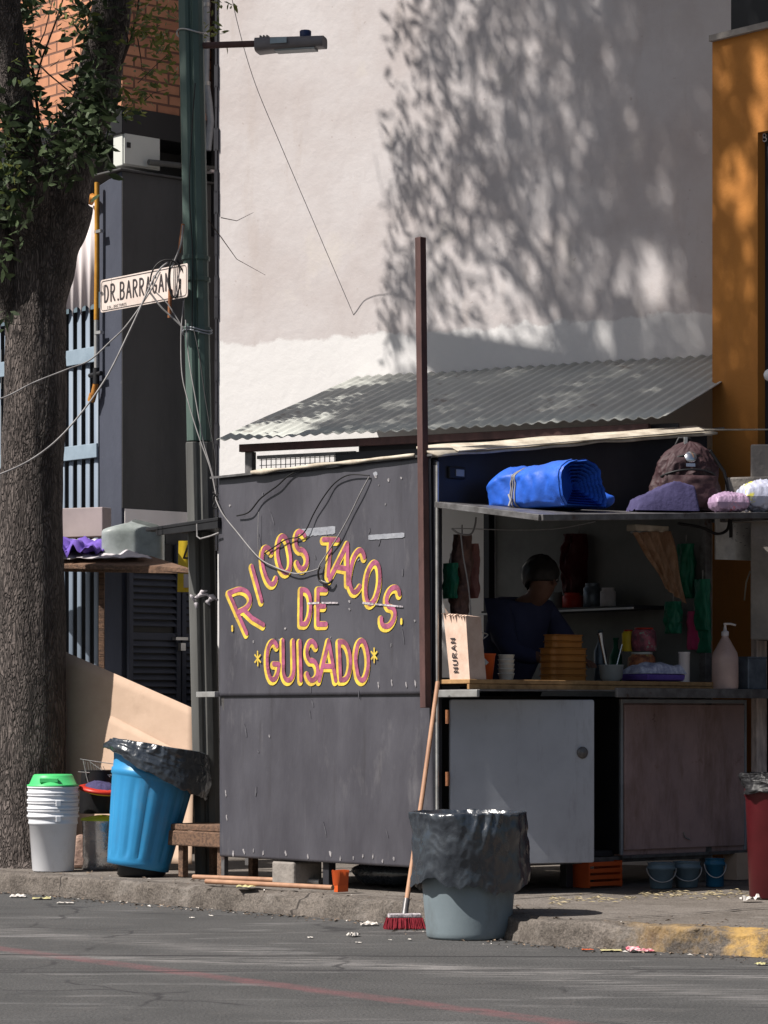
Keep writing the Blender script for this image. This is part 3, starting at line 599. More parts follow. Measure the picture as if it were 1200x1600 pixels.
# ------------------------------------------------------------------ stroke lettering
def arc(cx, cy, rx, ry, a0, a1, n_=14): return [(cx + rx * math.cos(math.radians(a0 + (a1 - a0) * i / n_)), cy + ry * math.sin(math.radians(a0 + (a1 - a0) * i / n_))) for i in range(n_ + 1)]
GL = {
 'R': [[(.1, 0), (.1, 1)], [(.1, 1)] + arc(.45, .76, .42, .24, 90, -90) + [(.1, .52)], [(.4, .52), (.6, .25), (.95, 0)]],
 'I': [[(.5, 0), (.5, 1)]],
 'C': [arc(.5, .5, .42, .5, 45, 315, 22)],
 'O': [arc(.5, .5, .42, .5, 90, 450, 26)],
 'S': [arc(.5, .74, .38, .26, 30, 250, 14) + arc(.5, .25, .40, .26, 75, -160, 14)],
 'T': [[(0, 1), (1, 1)], [(.5, 1), (.5, 0)]],
 'A': [[(0, 0), (.5, 1), (1, 0)], [(.2, .36), (.8, .36)]],
 'D': [[(.12, 0), (.12, 1)], [(.12, 1), (.3, 1)] + arc(.35, .5, .55, .5, 85, -85) + [(.3, 0), (.12, 0)]],
 'E': [[(.9, 1), (.12, 1), (.12, 0), (.9, 0)], [(.12, .52), (.72, .52)]],
 'G': [arc(.5, .5, .42, .5, 50, 330, 22) + [(.88, .42), (.55, .42)]],
 'U': [[(.08, 1), (.08, .35)] + arc(.5, .3, .42, .3, 180, 360) + [(.92, 1)]],
 'B': [[(.1, 0), (.1, 1)], [(.1, 1)] + arc(.45, .76, .38, .24, 90, -90) + [(.1, .52)], [(.1, .52)] + arc(.45, .26, .45, .26, 90, -90) + [(.1, 0)]],
 'N': [[(.1, 0), (.1, 1), (.9, 0), (.9, 1)]],
 '.': [[(.4, 0), (.55, 0)]],
 "'": [[(.5, 1), (.45, .8)]],
 'L': [[(.1, 1), (.1, 0), (.85, 0)]], 'J': [[(.8, 1), (.8, .25)] + arc(.45, .25, .35, .25, 0, -170)],
 'M': [[(.05, 0), (.05, 1), (.5, .35), (.95, 1), (.95, 0)]],
 '8': [arc(.5, .76, .30, .24, 90, 450, 18), arc(.5, .26, .40, .26, 90, 450, 18)],
}
def stroke_mesh(mb, pts3, w, nrm, thick):
    # thick ribbon with round joins, standing proud by "thick"
    for i in range(len(pts3) - 1):
        p, q = pts3[i], pts3[i + 1]; d = (q - p)
        if d.length < 1e-6: continue
        d = d.normalized(); s_ = d.cross(nrm).normalized() * w / 2
        mb.add([p - s_ + nrm * thick, q - s_ + nrm * thick, q + s_ + nrm * thick, p + s_ + nrm * thick], [(0, 1, 2, 3)])
    jit = 0
    for p in pts3:
        jit += 1e-5
        x = (pts3[-1] - pts3[0]).cross(nrm); x = x.normalized() if x.length > 1e-6 else nrm.orthogonal().normalized(); y = nrm.cross(x)
        mb.add([p + nrm * (thick + 2e-4 + jit) + (x * math.cos(t) + y * math.sin(t)) * w / 2 for t in [2 * math.pi * k_ / 12 for k_ in range(12)]], [tuple(range(12))])
def glyph(mb, ch, c, w, h, rot, sw, conv, nrm, thick, off=(0, 0)):
    r_ = math.radians(rot); cs, sn = math.cos(r_), math.sin(r_)
    for st in GL[ch]:
        pts = []
        for (x, y) in st:
            dx = (x - .5) * w; dy = (y - .5) * h
            X = c[0] + dx * cs - dy * sn + off[0] + 1.1 * noise.noise(Vector((x * 2.3, y * 2.3, c[0] * .37))); Y = c[1] - (dx * sn + dy * cs) + off[1] + 1.1 * noise.noise(Vector((x * 2.3 + 9, y * 2.3, c[0] * .37)))
            pts.append(conv(X, Y))
        stroke_mesh(mb, pts, sw, nrm, thick)

# ------------------------------------------------------------------ the taco stall
st = thing('food_stall', Q(-.9, 1, PZ), 'dark grey sheet metal taco stall with open serving hatch and painted lettering', 'food stall')
A0, B1 = -1.766, 2.03
zt, zb = 2.34, .245
seam = 1.13
Mq = frame_mat(C0, U, V, Z)
def dent(a, z_): return noise.noise(Vector((a * 1.6, z_ * 1.6, 3))) * .016 + noise.noise(Vector((a * 4.5, z_ * 4.5, 8))) * .0055
def PBs(px, py, off):
    p = PB(px, py, 0.); a = (p - C0).dot(U); return p + V * (dent(a, p.z) * .8 + off)
# side panel: upper and lower sheets, slightly dented
def panel_sheet(z0, z1, name, oy=0.):
    g_ = MB()
    def fn(i_, j_):
        a = A0 + i_ * (-.0 - A0) - .012; z_ = z0 + j_ * (z1 - z0)
        d = dent(a, z_)
        return Q(a, oy + d * .8, z_)
    g_.grid(fn, 60, 60, True)
    return g_.build(name, M['stall'], st, solid=.004)
up = panel_sheet(seam, zt, 'upper_side_panel', -.004); up['label'] = 'upper side panel painted RICOS TACOS DE GUISADO'
lo = panel_sheet(zb, seam + .02, 'lower_side_panel', .006)
# panel frame edges
def rod(a0, b0, z0, a1, b1, z1, w, d, name, m_, bevel=.003, parent=None):
    p, q = Q(a0, b0, z0), Q(a1, b1, z1); ax = (q - p); Ln = ax.length; ax = ax.normalized()
    yv = V if abs(ax.dot(V)) < .9 else U
    x_ = ax.cross(yv).normalized(); g_ = MB(); g_.box((0, 0, Ln / 2), (w, d, Ln), frame_mat(p, x_, ax.cross(x_).normalized(), ax)); return g_.build(name, m_, parent or st, bevel=bevel)
rod(A0 + .01, .02, .13, A0 + .01, .02, zt - .01, .03, .03, 'corner_post', M['frame_metal'])
rod(-.02, .03, PZ, -.02, .03, zt - .02, .045, .05, 'corner_post', M['stall_dark'])
rod(.012, .012, .30, .012, .012, zt - .03, .014, .014, 'edge_trim', M['light_metal'])
rod(-.012, B1, PZ, -.012, B1, 2.5, .05, .05, 'corner_post', M['frame_metal'])
rod(A0, B1, PZ, A0, B1, 2.5, .05, .05, 'corner_post', M['stall_dark'])
# rusty tall post clamped outside the panel corner
p0 = PB(665, 1106, -.035); p1 = PB(657, 371, -.035)
g = MB(); ax = (p1 - p0).normalized(); g.box((0, 0, (p1 - p0).length / 2), (.042, .04, (p1 - p0).length), frame_mat(p0, U, ax.cross(U) * -1, ax)); po = g.build('tall_post', M['rust'], st, bevel=.003); po['label'] = 'rusty brown square post rising above the roof'
# roof: flat sheet sloping up towards the back side + cream boards on its edges
rs = .128
def RQ(a, b, dz=0.): return Q(a, b, zt + rs * b + dz)
g = MB(); g.slab([RQ(A0 - .06, -.03, .0), RQ(.02, -.03, .0), RQ(.02, B1 + .12, .0), RQ(A0 - .06, B1 + .12, .0)], Z * .012); g.build('roof', M['frame_metal'], st)
g = MB()
def trim(p, q, h, nrm, seed):
    n1 = 40; top = []; bot = []
    for i in range(n1 + 1):
        t = i / n1; v_ = p.lerp(q, t); top.append(v_ + Z * (h * .5 + noise.noise(Vector((t * 6, seed, 0))) * .010)); bot.append(v_ - Z * (h * .5 + noise.noise(Vector((t * 7, seed, 4))) * .012))
    g.add(top + bot, [(i, i + 1, n1 + 2 + i, n1 + 1 + i) for i in range(n1)], True)
trim(RQ(a_of(400, 0), -.034, .012), RQ(a_of(655, 0), -.034, .014), .016, V, 1)
g.build('roof_edge_board', M['cream'], st, solid=.01)
g = MB(); ntr = 40; ta = [RQ(-.10, -.03, .05).lerp(RQ(-.10, B1 + .02, .03), i / ntr) + Z * noise.noise(Vector((i * .15, 1, 0))) * .008 for i in range(ntr + 1)]; tb_ = [RQ(.06, -.03, -.004).lerp(RQ(.06, B1 + .02, -.02), i / ntr) + Z * noise.noise(Vector((i * .2, 5, 0))) * .012 for i in range(ntr + 1)]
g.add(ta + tb_, [(i, i + 1, ntr + 2 + i, ntr + 1 + i) for i in range(ntr)], True); g.build('roof_edge_board', M['cream'], st, solid=.012)
g = MB(); g.slab([RQ(.03, .1, .028), RQ(.075, .1, .008), RQ(.075, B1 - .1, -.002), RQ(.03, B1 - .1, .018)], Z * .006); g.build('roof_edge_lath', M['cream'], st, bevel=.002)
g = MB(); g.tube([RQ(.04, 1.9, .01), RQ(.1, 2.5, -.03)], .005, 6); g.build('roof_edge_stick', M['cream'], st)
# fascia above the hatch
fz0 = 2.11
g = MB(); g.slab([Q(.0, .03, fz0), Q(.0, B1, fz0 + .02), Q(0, B1, zt + rs * B1 - .01), Q(0, .03, zt - .005)], -U * .02); g.build('fascia', M['stall_dark'], st)
# meter device on fascia
mdv = PA(712, 739, .002); g = MB(); g.box((0, 0, 0), (.03, .115, .062), frame_mat(mdv, U, V, Z)); so_ = g.build('socket_box', M['black'], st, bevel=.006)
g = MB(); g.box((.016, .015, 0), (.006, .055, .034), frame_mat(mdv, U, V, Z)); g.build('socket_label', M['conduit'], so_)
# back, right and inner walls, floor
g = MB(); g.slab([Q(A0, .03, .3), Q(A0, B1, .3), Q(A0, B1, 1.25), Q(A0, .03, 1.25)], U * .02); g.slab([Q(A0, .03, 1.25), Q(A0, .30, 1.25), Q(A0, .30, zt - .02), Q(A0, .03, zt - .02)], U * .02); g.build('back_wall', M['inner'], st)
g = MB(); g.slab([Q(A0 + .03, B1 + .02, .3), Q(-.05, B1 + .02, .3), Q(-.05, B1 + .02, 2.40), Q(A0 + .03, B1 + .02, 2.40)], V * .015); g.build('end_wall', M['inner'], st)
g = MB(); g.slab([Q(A0 + .03, .04, .27), Q(-.03, .04, .27), Q(-.03, B1, .27), Q(A0 + .03, B1, .27)], Z * .03); g.build('floor', M['stall_dark'], st)
# inner shelf on the end wall with bright edge
g = MB(); g.slab([Q(A0 + .2, B1 - .25, 1.62), Q(-.32, B1 - .25, 1.62), Q(-.32, B1 + .01, 1.62), Q(A0 + .2, B1 + .01, 1.62)], Z * .02); sh = g.build('inner_shelf', M['stall_dark'], st)
g = MB(); g.slab([Q(A0 + .2, B1 - .262, 1.617), Q(-.32, B1 - .262, 1.617), Q(-.32, B1 - .262, 1.628), Q(A0 + .2, B1 - .262, 1.628)], V * .01); g.build('shelf_edge', M['white'], sh)
# hatch flap (roof over customers) twisted a little
FA = .779
f00 = Q(.0, .02, 2.105); f01 = Q(0, B1 + .05, 2.12); f10 = Q(FA, .0, 1.996); f11 = Q(FA, B1 + .1, 2.11)
g = MB(); th = Z * .012
def fl(i_, j_): return f00.lerp(f10, i_).lerp(f01.lerp(f11, i_), j_)
g.grid(lambda i_, j_: fl(i_, j_), 8, 16, False); fo = g.build('hatch_flap', M['frame_metal'], st, solid=.008)
for (p, q) in ((f00, f10), (f10, f11), (f00.lerp(f01, .5), f10.lerp(f11, .5)), (f01, f11)):
    g = MB(); ax = (q - p).normalized(); x_ = ax.cross(Z).normalized(); g.box((0, -.012, (q - p).length / 2), (.03, .03, (q - p).length), frame_mat(p, x_, ax.cross(x_) * (1 if ax.cross(x_).z > 0 else -1), ax)); g.build('flap_frame', M['frame_metal'], fo, bevel=.002)
# counters
WZ = 1.205
g = MB(); g.slab([Q(-.45, .03, WZ - .022), Q(.235, .03, WZ - .022), Q(.235, B1 - .02, WZ - .022), Q(-.45, B1 - .02, WZ - .022)], Z * .022); g.build('wooden_counter', M['wood'], st, bevel=.003)
g = MB(); g.slab([Q(.215, .03, WZ - .05), Q(.232, .03, WZ - .05), Q(.232, B1 - .02, WZ - .05), Q(.215, B1 - .02, WZ - .05)], Z * .026); g.build('counter_lip', M['wood'], st, bevel=.002)
TA = .32
b960 = b_of(960, TA)
g = MB(); g.slab([Q(.012, .0, 1.115), Q(TA, .0, 1.115), Q(TA, 0, 1.152), Q(.012, 0, 1.152)], V * .02); g.build('tray_end', M['light_metal'], st, bevel=.003)
g = MB(); g.slab([Q(.012, .02, 1.146), Q(TA, .02, 1.146), Q(TA, B1 + .5, 1.155), Q(.012, B1 + .5, 1.155)], Z * .008); g.build('metal_tray', M['frame_metal'], st)
g = MB(); g.slab([Q(TA + .001, b960, 1.118), Q(TA + .02, b960, 1.118), Q(TA + .02, b960, 1.168), Q(TA + .001, b960, 1.168)], V * (B1 + .5 - b960)); g.build('tray_front_rail', M['frame_metal'], st, bevel=.003)
# grey lower door with rounded corners
def rrect(w, h, r_, n_=5):
    out = []
    for (cx, cy, a0) in ((w - r_, r_, -90), (w - r_, h - r_, 0), (r_, h - r_, 90), (r_, r_, 180)):
        for i in range(n_ + 1):
            t = math.radians(a0 + 90 * i / n_); out.append((cx + r_ * math.cos(t), cy + r_ * math.sin(t)))
    return out
bd0 = b_of(700, .012); bd1 = b_of(925, .012); dz_ = .262; dh_ = 1.105 - dz_
DH = Q(.03, bd0, 0); DX = Vector((.935, .355, 0)).normalized(); DN = Vector((DX.y, -DX.x, 0)); DW = .805
g = MB(); g.slab([DH + DX * x + Z * (dz_ + y) for (x, y) in rrect(DW, dh_, .012)], DN * -.022)
door = g.build('cupboard_door', M['door_grey'], st, bevel=.004)
hp = DH + DX * (DW - .07) + Z * zat(1177, 14.6) + DN * .001; g = MB(); g.lathe([(.0, .0), (.03, .0), (.031, .006), (.022, .011), (.010, .013), (.0, .017)], frame_mat(hp, DX, Z, DN), 20, cap_bot=False); g.build('keyhole_plate', M['frame_metal'], door)
for y in (1120, 1217):
    p = PA(698, y, .035) + DN * .01; g = MB(); g.tube([p - Z * .035, p + Z * .035], .011, 10); g.build('hinge', M['rusty'], door)
# front wall behind: dark gap
g = MB(); g.slab([Q(-.45, .05, .30), Q(-.45, B1, .30), Q(-.45, B1, 1.13), Q(-.45, .05, 1.13)], -U * .01); g.build('cupboard_back', M['black'], st)
# brown cabinet standing proud
cb0 = b_of(972, .03); cb1 = b_of(1167, .03)
g = MB(); g.slab([Q(-.5, cb0, .27), Q(.012, cb0, .27), Q(.012, cb1, .27), Q(-.5, cb1, .27)], Z * .845); cab = g.build('lower_cabinet', M['cab_brown'], st, bevel=.006)
g = MB(); g.slab([Q(.016, cb0 + .02, .30), Q(.016, cb1 - .02, .30), Q(.016, cb1 - .02, 1.085), Q(.016, cb0 + .02, 1.085)], U * .014); g.build('cabinet_door', M['cab_brown'], cab, bevel=.004)
g = MB()
for (x0, z0, x1, z1) in ((cb0, .255, cb1, .272),): g.slab([Q(-.5, x0, z0), Q(.035, x0, z0), Q(.035, x1, z0), Q(-.5, x1, z0)], Z * (z1 - z0))
g.build('cabinet_base_rail', M['frame_metal'], cab, bevel=.002)
g = MB()
for (x0, x1, z0, z1) in ((cb0 - .004, cb0 + .014, .275, 1.112), (cb1 - .014, cb1 + .004, .275, 1.112), (cb0 + .014, cb1 - .014, 1.092, 1.112)): g.slab([Q(.013, x0, z0), Q(.026, x0, z0), Q(.026, x1, z0), Q(.013, x1, z0)], Z * (z1 - z0))
g.build('cabinet_frame', M['conduit'], cab, bevel=.002)
g = MB(); g.tube([PA(1068, 1300, .035), PA(1070, 1308, .04), PA(1078, 1312, .04)], .004, 6); g.build('hook', M['light_metal'], cab)
g = MB(); g.slab([Q(-.44, cb0 - .012, .28), Q(.014, cb0 - .012, .28), Q(.014, cb0 - .012, 1.115), Q(-.44, cb0 - .012, 1.115)], V * .008); g.build('gap_shade_plate', M['black'], st)  # added black plate, stands in for the shade inside the open cupboard
# lower frame of stall and feet
rod(.0, .03, .255, .0, B1, .25, .03, .02, 'sill_rail', M['frame_metal'])
for (a, b, m_) in ((-.9, .06, 'a'), (-.06, 1.0, 'b')):
    rod(a, b, PZ, a, b, .26, .05, .05, 'foot', M['stall_dark'])
# rear side flap (black canopy at the far end of the panel)
g = MB(); pA = Q(A0 - .0, -.02, 0); 
cA = PB(340, 808, -.03); cB = Q(A0 - .66, -.03, 0); cB.z = zat(825, cB.y)
g.slab([cA, cB, cB + V * .6, cA + V * .6], Z * -.02); rf = g.build('end_flap', M['black'], st, bevel=.004)
g = MB(); g.slab([cA - Z * .022, cB.lerp(cA, .15) - Z * .022, cB.lerp(cA, .15) - Z * .05 + Z * 0, cA - Z * .06], V * .02); g.build('flap_bracket', M['black'], rf)
q1 = cB.lerp(cA, .72) - Z * .02; g = MB(); g.tube([q1, q1 - Z * .07, q1 - Z * .085 + U * .03, q1 - Z * .075 + U * .12, q1 - Z * .06 + U * .2], .005, 6); g.build('hook', M['cable_grey'], rf)
g = MB(); g.box((0, 0, 0), (.17, .03, .03), frame_mat(PB(324, 1085, -.02), U, V, Z)); g.build('tie_bar', M['light_metal'], st, bevel=.002)
# wear on the panel : scuffs, rivets, stains
NP = -V
g = MB()
def join_into(o_, mb, m_):
    me = o_.data; me.materials.append(m_); k_ = len(me.materials) - 1; bm = bmesh.new(); bm.from_mesh(me); inv = (wmat(o_)).inverted()
    for f in mb.f:
        fc = bm.faces.new([bm.verts.new(inv @ Vector(mb.v[i_])) for i_ in f]); fc.material_index = k_
    bm.to_mesh(me); bm.free()
def scuff(px, py, w, h, tilt, seedn, nrm=NP, plane=-.012):
    c = PBs(px, py, -.0078 + (plane + .012) * .3 if py < 1085 else .0025); n1 = 12; pts = []
    for k_ in range(n1):
        t = 2 * math.pi * k_ / n1; rr = .6 + .6 * abs(noise.noise(Vector((math.cos(t) * 1.5, math.sin(t) * 1.5, seedn))))
        x = math.cos(t) * w / 2 * rr; y = math.sin(t) * h / 2 * rr; X = x * math.cos(tilt) - y * math.sin(tilt); Y = x * math.sin(tilt) + y * math.cos(tilt)
        pts.append(c + U * X + Z * Y)
    g.add(pts, [tuple(range(n1))])
i = 0
for x in (365, 382, 397, 412, 447, 481, 516, 532, 552, 567, 583, 598, 615):
    scuff(x, 1331 + (x - 365) * .05 + random.uniform(-5, 4), random.uniform(.012, .022), random.uniform(.025, .05), random.uniform(-.1, .5), x)
for (x, y) in ((593, 1070), (614, 1067), (637, 1070), (651, 1068), (353, 1240), (354, 1278)): scuff(x, y, .014, .05, .25, x * 3)
for (x, y) in ((449, 982), (519, 996), (516, 1002), (613, 1008), (562, 875), (420, 1150), (440, 1000), (398, 1003), (650, 970), (590, 745), (610, 750), (605, 788), (595, 758), (630, 747), (548, 940), (548, 952), (527, 1070), (485, 1085), (360, 790)): scuff(x, y, random.uniform(.008, .024), random.uniform(.008, .026), random.uniform(-1, 1), x + y)
join_into(up, g, M['scuff']); 
g = MB()
for k_ in range(22):
    scuff(random.uniform(360, 640), random.uniform(770, 1335), random.uniform(.004, .016), random.uniform(.01, .11), random.uniform(-.5, .5), k_ * 3.3, plane=-.0105)
join_into(up, g, M['scratch'])
g = MB()

def strip(px0, py0, px1, py1, h, seedn, plane):
    n1 = 14; T = []; B_ = []
    for k_ in range(n1 + 1):
        p = PBs(px0 + (px1 - px0) * k_ / n1, py0 + (py1 - py0) * k_ / n1, -.009 + (plane + .014) * .35); e = 1 if 0 < k_ < n1 else .8
        T.append(p + Z * h / 2 * e * (1 + .15 * noise.noise(Vector((k_ * .9, seedn, 0))))); B_.append(p - Z * h / 2 * e * (1 + .25 * noise.noise(Vector((k_ * .9, seedn, 9)))))
    g.add(T + B_, [(k_, k_ + 1, n1 + 2 + k_, n1 + 1 + k_) for k_ in range(n1)])
strip(470, 833, 526, 828, .042, 1, -.014); strip(578, 840, 634, 836, .026, 4, -.014); scuff(589, 741, .05, .03, .0, 7, plane=-.014)
g.build('silver_tape', M['tape'], up)
g = MB(); strip(484, 943, 502, 942, .010, 3, -.026); strip(505, 942, 531, 942, .009, 3.7, -.026); strip(569, 942, 586, 944, .012, 8, -.026); strip(588, 944, 632, 948, .009, 5, -.0265)
g.build('torn_tape', M['smear'], up)
# the lettering
conv = lambda X, Y: PBs(X, Y, -.0072)
LT = [('R', 386, 953, 38, 68, 22), ('I', 403, 913, 14, 56, 15), ('C', 423, 885, 27, 58, 12), ('O', 446, 867, 24, 58, 6), ('S', 472, 860, 22, 58, 5),
      ('T', 517, 872, 26, 56, -3), ('A', 538, 880, 30, 60, -12), ('C', 560, 893, 27, 66, -8), ('O', 584, 912, 27, 66, -8), ('S', 612, 949, 26, 62, -14),
      ('D', 480, 949, 21, 54, 0), ('E', 505, 949, 18, 54, 0),
      ('G', 429, 1033, 24, 60, 0), ('U', 453, 1033, 21, 62, 0), ('I', 472, 1033, 10, 60, 0), ('S', 490, 1033, 22, 60, 0), ('A', 515, 1033, 27, 62, 0), ('D', 541, 1033, 22, 60, 0), ('O', 567, 1033, 24, 62, 0)]
gy = MB(); gk = MB()
for j, (ch, x, y, w, h, rt) in enumerate(LT):
    rt += random.uniform(-2, 2); e = j * 6e-5
    glyph(gy, ch, (x, y), w * .95, h * 1.0, rt, .047, conv, NP, .0018 + e, (-1.1, 1.6))
    glyph(gk, ch, (x, y), w * .95, h * 1.0, rt, .027, conv, NP, .0036 + e, (.7, -.8))
for (x, y) in ((365, 982), (630, 971)): stroke_mesh(gy, [conv(x, y - 3), conv(x, y + 3)], .016, NP, .006)
for (x, y) in ((406, 1029), (587, 1024)):
    for k_ in range(3):
        t = math.radians(90 + 60 * k_); stroke_mesh(gy, [conv(x - 5 * math.cos(t), y - 11 * math.sin(t)), conv(x + 5 * math.cos(t), y + 11 * math.sin(t))], .010, NP, .006 + k_ * 1e-4)
oy = gy.build('yellow_lettering', M['yellow'], up); ok = gk.build('magenta_lettering', M['pink'], up)

# ------------------------------------------------------------------ lean-to behind
lt = thing('lean_to_shelter', WB(2, 1, 0), 'corrugated zinc lean-to roof fixed to the beige wall above the stall', 'shelter')
tA = wall_px(555); zA = zat(590, (WB(tA, 0, 0)).y); PR = 1.735; zL = 2.665; LEN = 2.87
g = MB()
def cr(i_, j_):
    t = i_ * LEN; ph = t / .0768 * 2 * math.pi; z_ = zA + (zL - zA) * j_ + 0.0065 * math.sin(ph) + noise.noise(Vector((t * 2, j_ * 2, 0))) * .008
    tt = (t if j_ < .5 else t)
    return WB(tA + tt + (noise.noise(Vector((t * 1.5, 0, 3))) * .01 if j_ == 1 else 0), .01 + PR * j_ + (noise.noise(Vector((math.floor(t / .45) * 3.1, 7, 0))) * .025 if j_ > .99 else 0), z_)
g.grid(cr, 38 * 12, 6, True); g.build('corrugated_roof', M['zinc'], lt, solid=.004)
def LB(t, p, z): return WB(tA + t, p, z)
MLb = lambda o: frame_mat(o, UB, -NB, Z)
g = MB(); g.box((LEN / 2, .06, -.05), (LEN - .25, .04, .045), MLb(LB(0, PR, zL))); g.build('beam', M['rust'], lt, bevel=.003)
g = MB(); g.box((LEN / 2 + .3, .10, -.20), (LEN - .9, .02, .20), MLb(LB(0, PR, zL))); g.build('fascia_board', M['stall_dark'], lt)
for t, hp_ in ((.17, 2.46), (LEN - .03, .11)):
    g = MB(); g.box((0, .1, -.07 - hp_ / 2), (.05, .05, hp_), MLb(LB(t, PR, zL))); g.build('post', M['frame_metal'], lt, bevel=.003)
g = MB(); zg1 = zL - .20
for k_ in range(20): g.box((.24 + k_ * .033, .11, -.22), (.004, .004, .24), MLb(LB(0, PR, zL)))
for k_ in range(8): g.box((.24 + .31, .105, -.12 - k_ * .033), (.64, .004, .004), MLb(LB(0, PR, zL)))
g.box((.55, .10, -.105), (.66, .02, .02), MLb(LB(0, PR, zL))); g.build('wire_mesh', M['cable_grey'], lt)
g = MB(); g.box((.24 + .65 + 1.0, .13, -.125), (2.0, .02, .20), MLb(LB(0, PR, zL))); g.build('plank_wall', M['stall_dark'], lt)

# ------------------------------------------------------------------ street lamp pole
DPo = 16.6
pl = thing('street_lamp', ground_at(330, HOR + F * (1 - PZ) / DPo, PZ), 'old green steel lamp post leaning left with small grey luminaire', 'street lamp')
def polept(py): t = py / 1230; return at(298 + (322 - 298) * t, py, DPo)
pb = ground_at(326, HOR + F * (1 - PZ) / DPo, PZ)
ptop = polept(-500); pmid = polept(700); 
def prism(mb, p, q, prof, mi=0):
    vs_ = []
    for o_ in (p, q):
        for (x, y) in prof: vs_.append(o_ + Vector((x, y, 0)))
    k_ = len(prof); mb.add(vs_, [(i, (i + 1) % k_, k_ + (i + 1) % k_, k_ + i) for i in range(k_)] + [tuple(range(k_))[::-1], tuple(range(k_, 2 * k_))], mi=mi)
profP = [(-.072, .0), (-.066, -.045), (-.03, -.066), (-.012, -.060), (-.004, -.048), (.004, -.048), (.012, -.066), (.045, -.055), (.066, -.02), (.072, .02), (.04, .066), (-.05, .06)]
g = MB(); prism(g, polept(690), ptop, profP); g.build('upper_pole', M['green_pole'], pl, bevel=.003)
profQ = [(x * 1.10, y * 1.10) for x, y in profP]
g = MB(); prism(g, pb, polept(692), profQ); g.build('lower_pole', M['grey_pole'], pl, bevel=.003)
for y in (404, 437, 515):
    g = MB(); c = polept(y); prism(g, c - Z * .012, c + Z * .012, [(x * 1.13, y_ * 1.13) for x, y_ in profP]); g.build('band', M['green_pole'], pl, bevel=.002)
for y, mm in ((52, 'light_metal'), (516, 'conduit'), (520, 'conduit')):
    g = MB(); c = polept(y); ring = [c + Vector((math.cos(t) * .085, math.sin(t) * .08, .012 * math.sin(t * 2))) for t in [2 * math.pi * k_ / 24 for k_ in range(25)]]; g.tube(ring, .005, 6, cap=False); g.build('wire_tie', M[mm], pl)
g = MB(); g.tube([at(300, 72, DPo), at(350, 70, DPo - .02), at(412, 68, DPo - .05)], .019, 12); g.build('arm', M['rust'], pl)
# luminaire
Ml = frame_mat(at(455, 70, DPo - .06), Vector((1, -.25, .0)), Vector((.25, 1, 0)), Z)
g = MB()
def lam(i_, j_):
    x = -.20 + .40 * i_; w = .075 * (1 - .25 * i_); h = .030 * (1 - .3 * i_) + .01
    t = 2 * math.pi * j_; cx, sx = math.cos(t), math.sin(t)
    return Ml @ Vector((x, w * math.copysign(abs(cx) ** .5, cx), (h if sx > 0 else h * 1.1 - .004 * math.sin(i_ * 3.1)) * math.copysign(abs(sx) ** .5, sx) + .004))
g.grid(lam, 10, 28, True); g.add([lam(0, k_ / 28) for k_ in range(28)], [tuple(range(28))]); g.add([lam(1, k_ / 28) for k_ in range(28)], [tuple(range(28))]); lh = g.build('lamp_head', M['lamp'], pl)
g = MB(); g.box((-.055, -.076, .012), (.10, .004, .034), Ml); g.build('side_plate', M['lamp_l'], lh, bevel=.003)
g = MB(); g.box((.03, 0, -.034), (.24, .09, .012), Ml); g.build('glass', M['glassy'], lh, bevel=.004)
for k_ in range(3):
    g = MB(); g.box((-.17 + .02 * k_, -.03, .046), (.008, .05, .012), Ml); g.build('fin', M['lamp'], lh)
g = MB(); g.lathe([(.030, .030), (.032, .036), (.034, .07), (.030, .076), (.0, .078)], Ml @ Matrix.Translation((.085, 0, 0)), 20); g.build('photocell', M['navy_dome'], lh)
# street name plate on the pole
ss = thing('street_sign', at(225, 450, DPo), 'rusty cream street name plate reading DR. BARRAGAN fixed to the lamp post', 'street sign')
DS0 = 17.02
SO = at(157, 489, DS0)
def SP(x, y, d=0.): return SO + U * x + Z * y - V * d
def sp_px(px, py):
    k_ = (px - 600) / F; t = (k_ * SO.y - SO.x) / (U.x - k_ * U.y); p = SO + U * t; return Vector((p.x, p.y, zat(py, p.y)))
LW = (sp_px(293, 0) - SO).dot(U); hs = .193
g = MB(); g.slab([SP(x, y) for (x, y) in rrect(LW, hs, .015)], V * .006); g.build('plate', M['sign'], ss, bevel=.002)
g = MB(); rr_ = rrect(LW - .02, hs - .02, .02); pts = [SP(x + .01, y + .01, .001) for (x, y) in rr_]; 
for i in range(len(pts)): stroke_mesh(g, [pts[i], pts[(i + 1) % len(pts)]], .0035, -V, .001)
g.build('border_line', M['sign_ink'], ss)
g = MB(); x = .04; word = 'DR.BARRAGAN'; 
conv2 = lambda X, Y: SP(X, Y, .001)
cw = {'.': .034, 'D': .058, 'R': .058, 'B': .060}
for ch in word:
    w_ = cw.get(ch, .057)
    glyph_pts = GL[ch]
    for stx in glyph_pts: stroke_mesh(g, [SP(x + px_ * w_ * .76, .060 + py_ * .095, .001) for (px_, py_) in stx], .0125, -V, .001)
    x += w_ + (.006 if ch != '.' else -.004)
g.build('lettering', M['sign_ink'], ss)
g = MB(); x = .07
for ch in 'COL. DOCTORES'.replace(' ', ''):
    if ch in GL:
        for stx in GL[ch]: stroke_mesh(g, [SP(x + px_ * .011, .018 + py_ * .014, .001) for (px_, py_) in stx], .0025, -V, .001)
    x += .0165
g.build('small_lettering', M['sign_ink'], ss)
p_ = sp_px(267, 470); g = MB(); g.tube([sp_px(268, 452) - V * .01, sp_px(267, 497) - V * .01], .012, 6); g.build('bracket', M['rusty'], ss)
g = MB(); g.tube([at(280, 395, DPo - .08), at(286, 350, DPo - .08)], .010, 8); g.build('bracket', M['rusty'], ss)
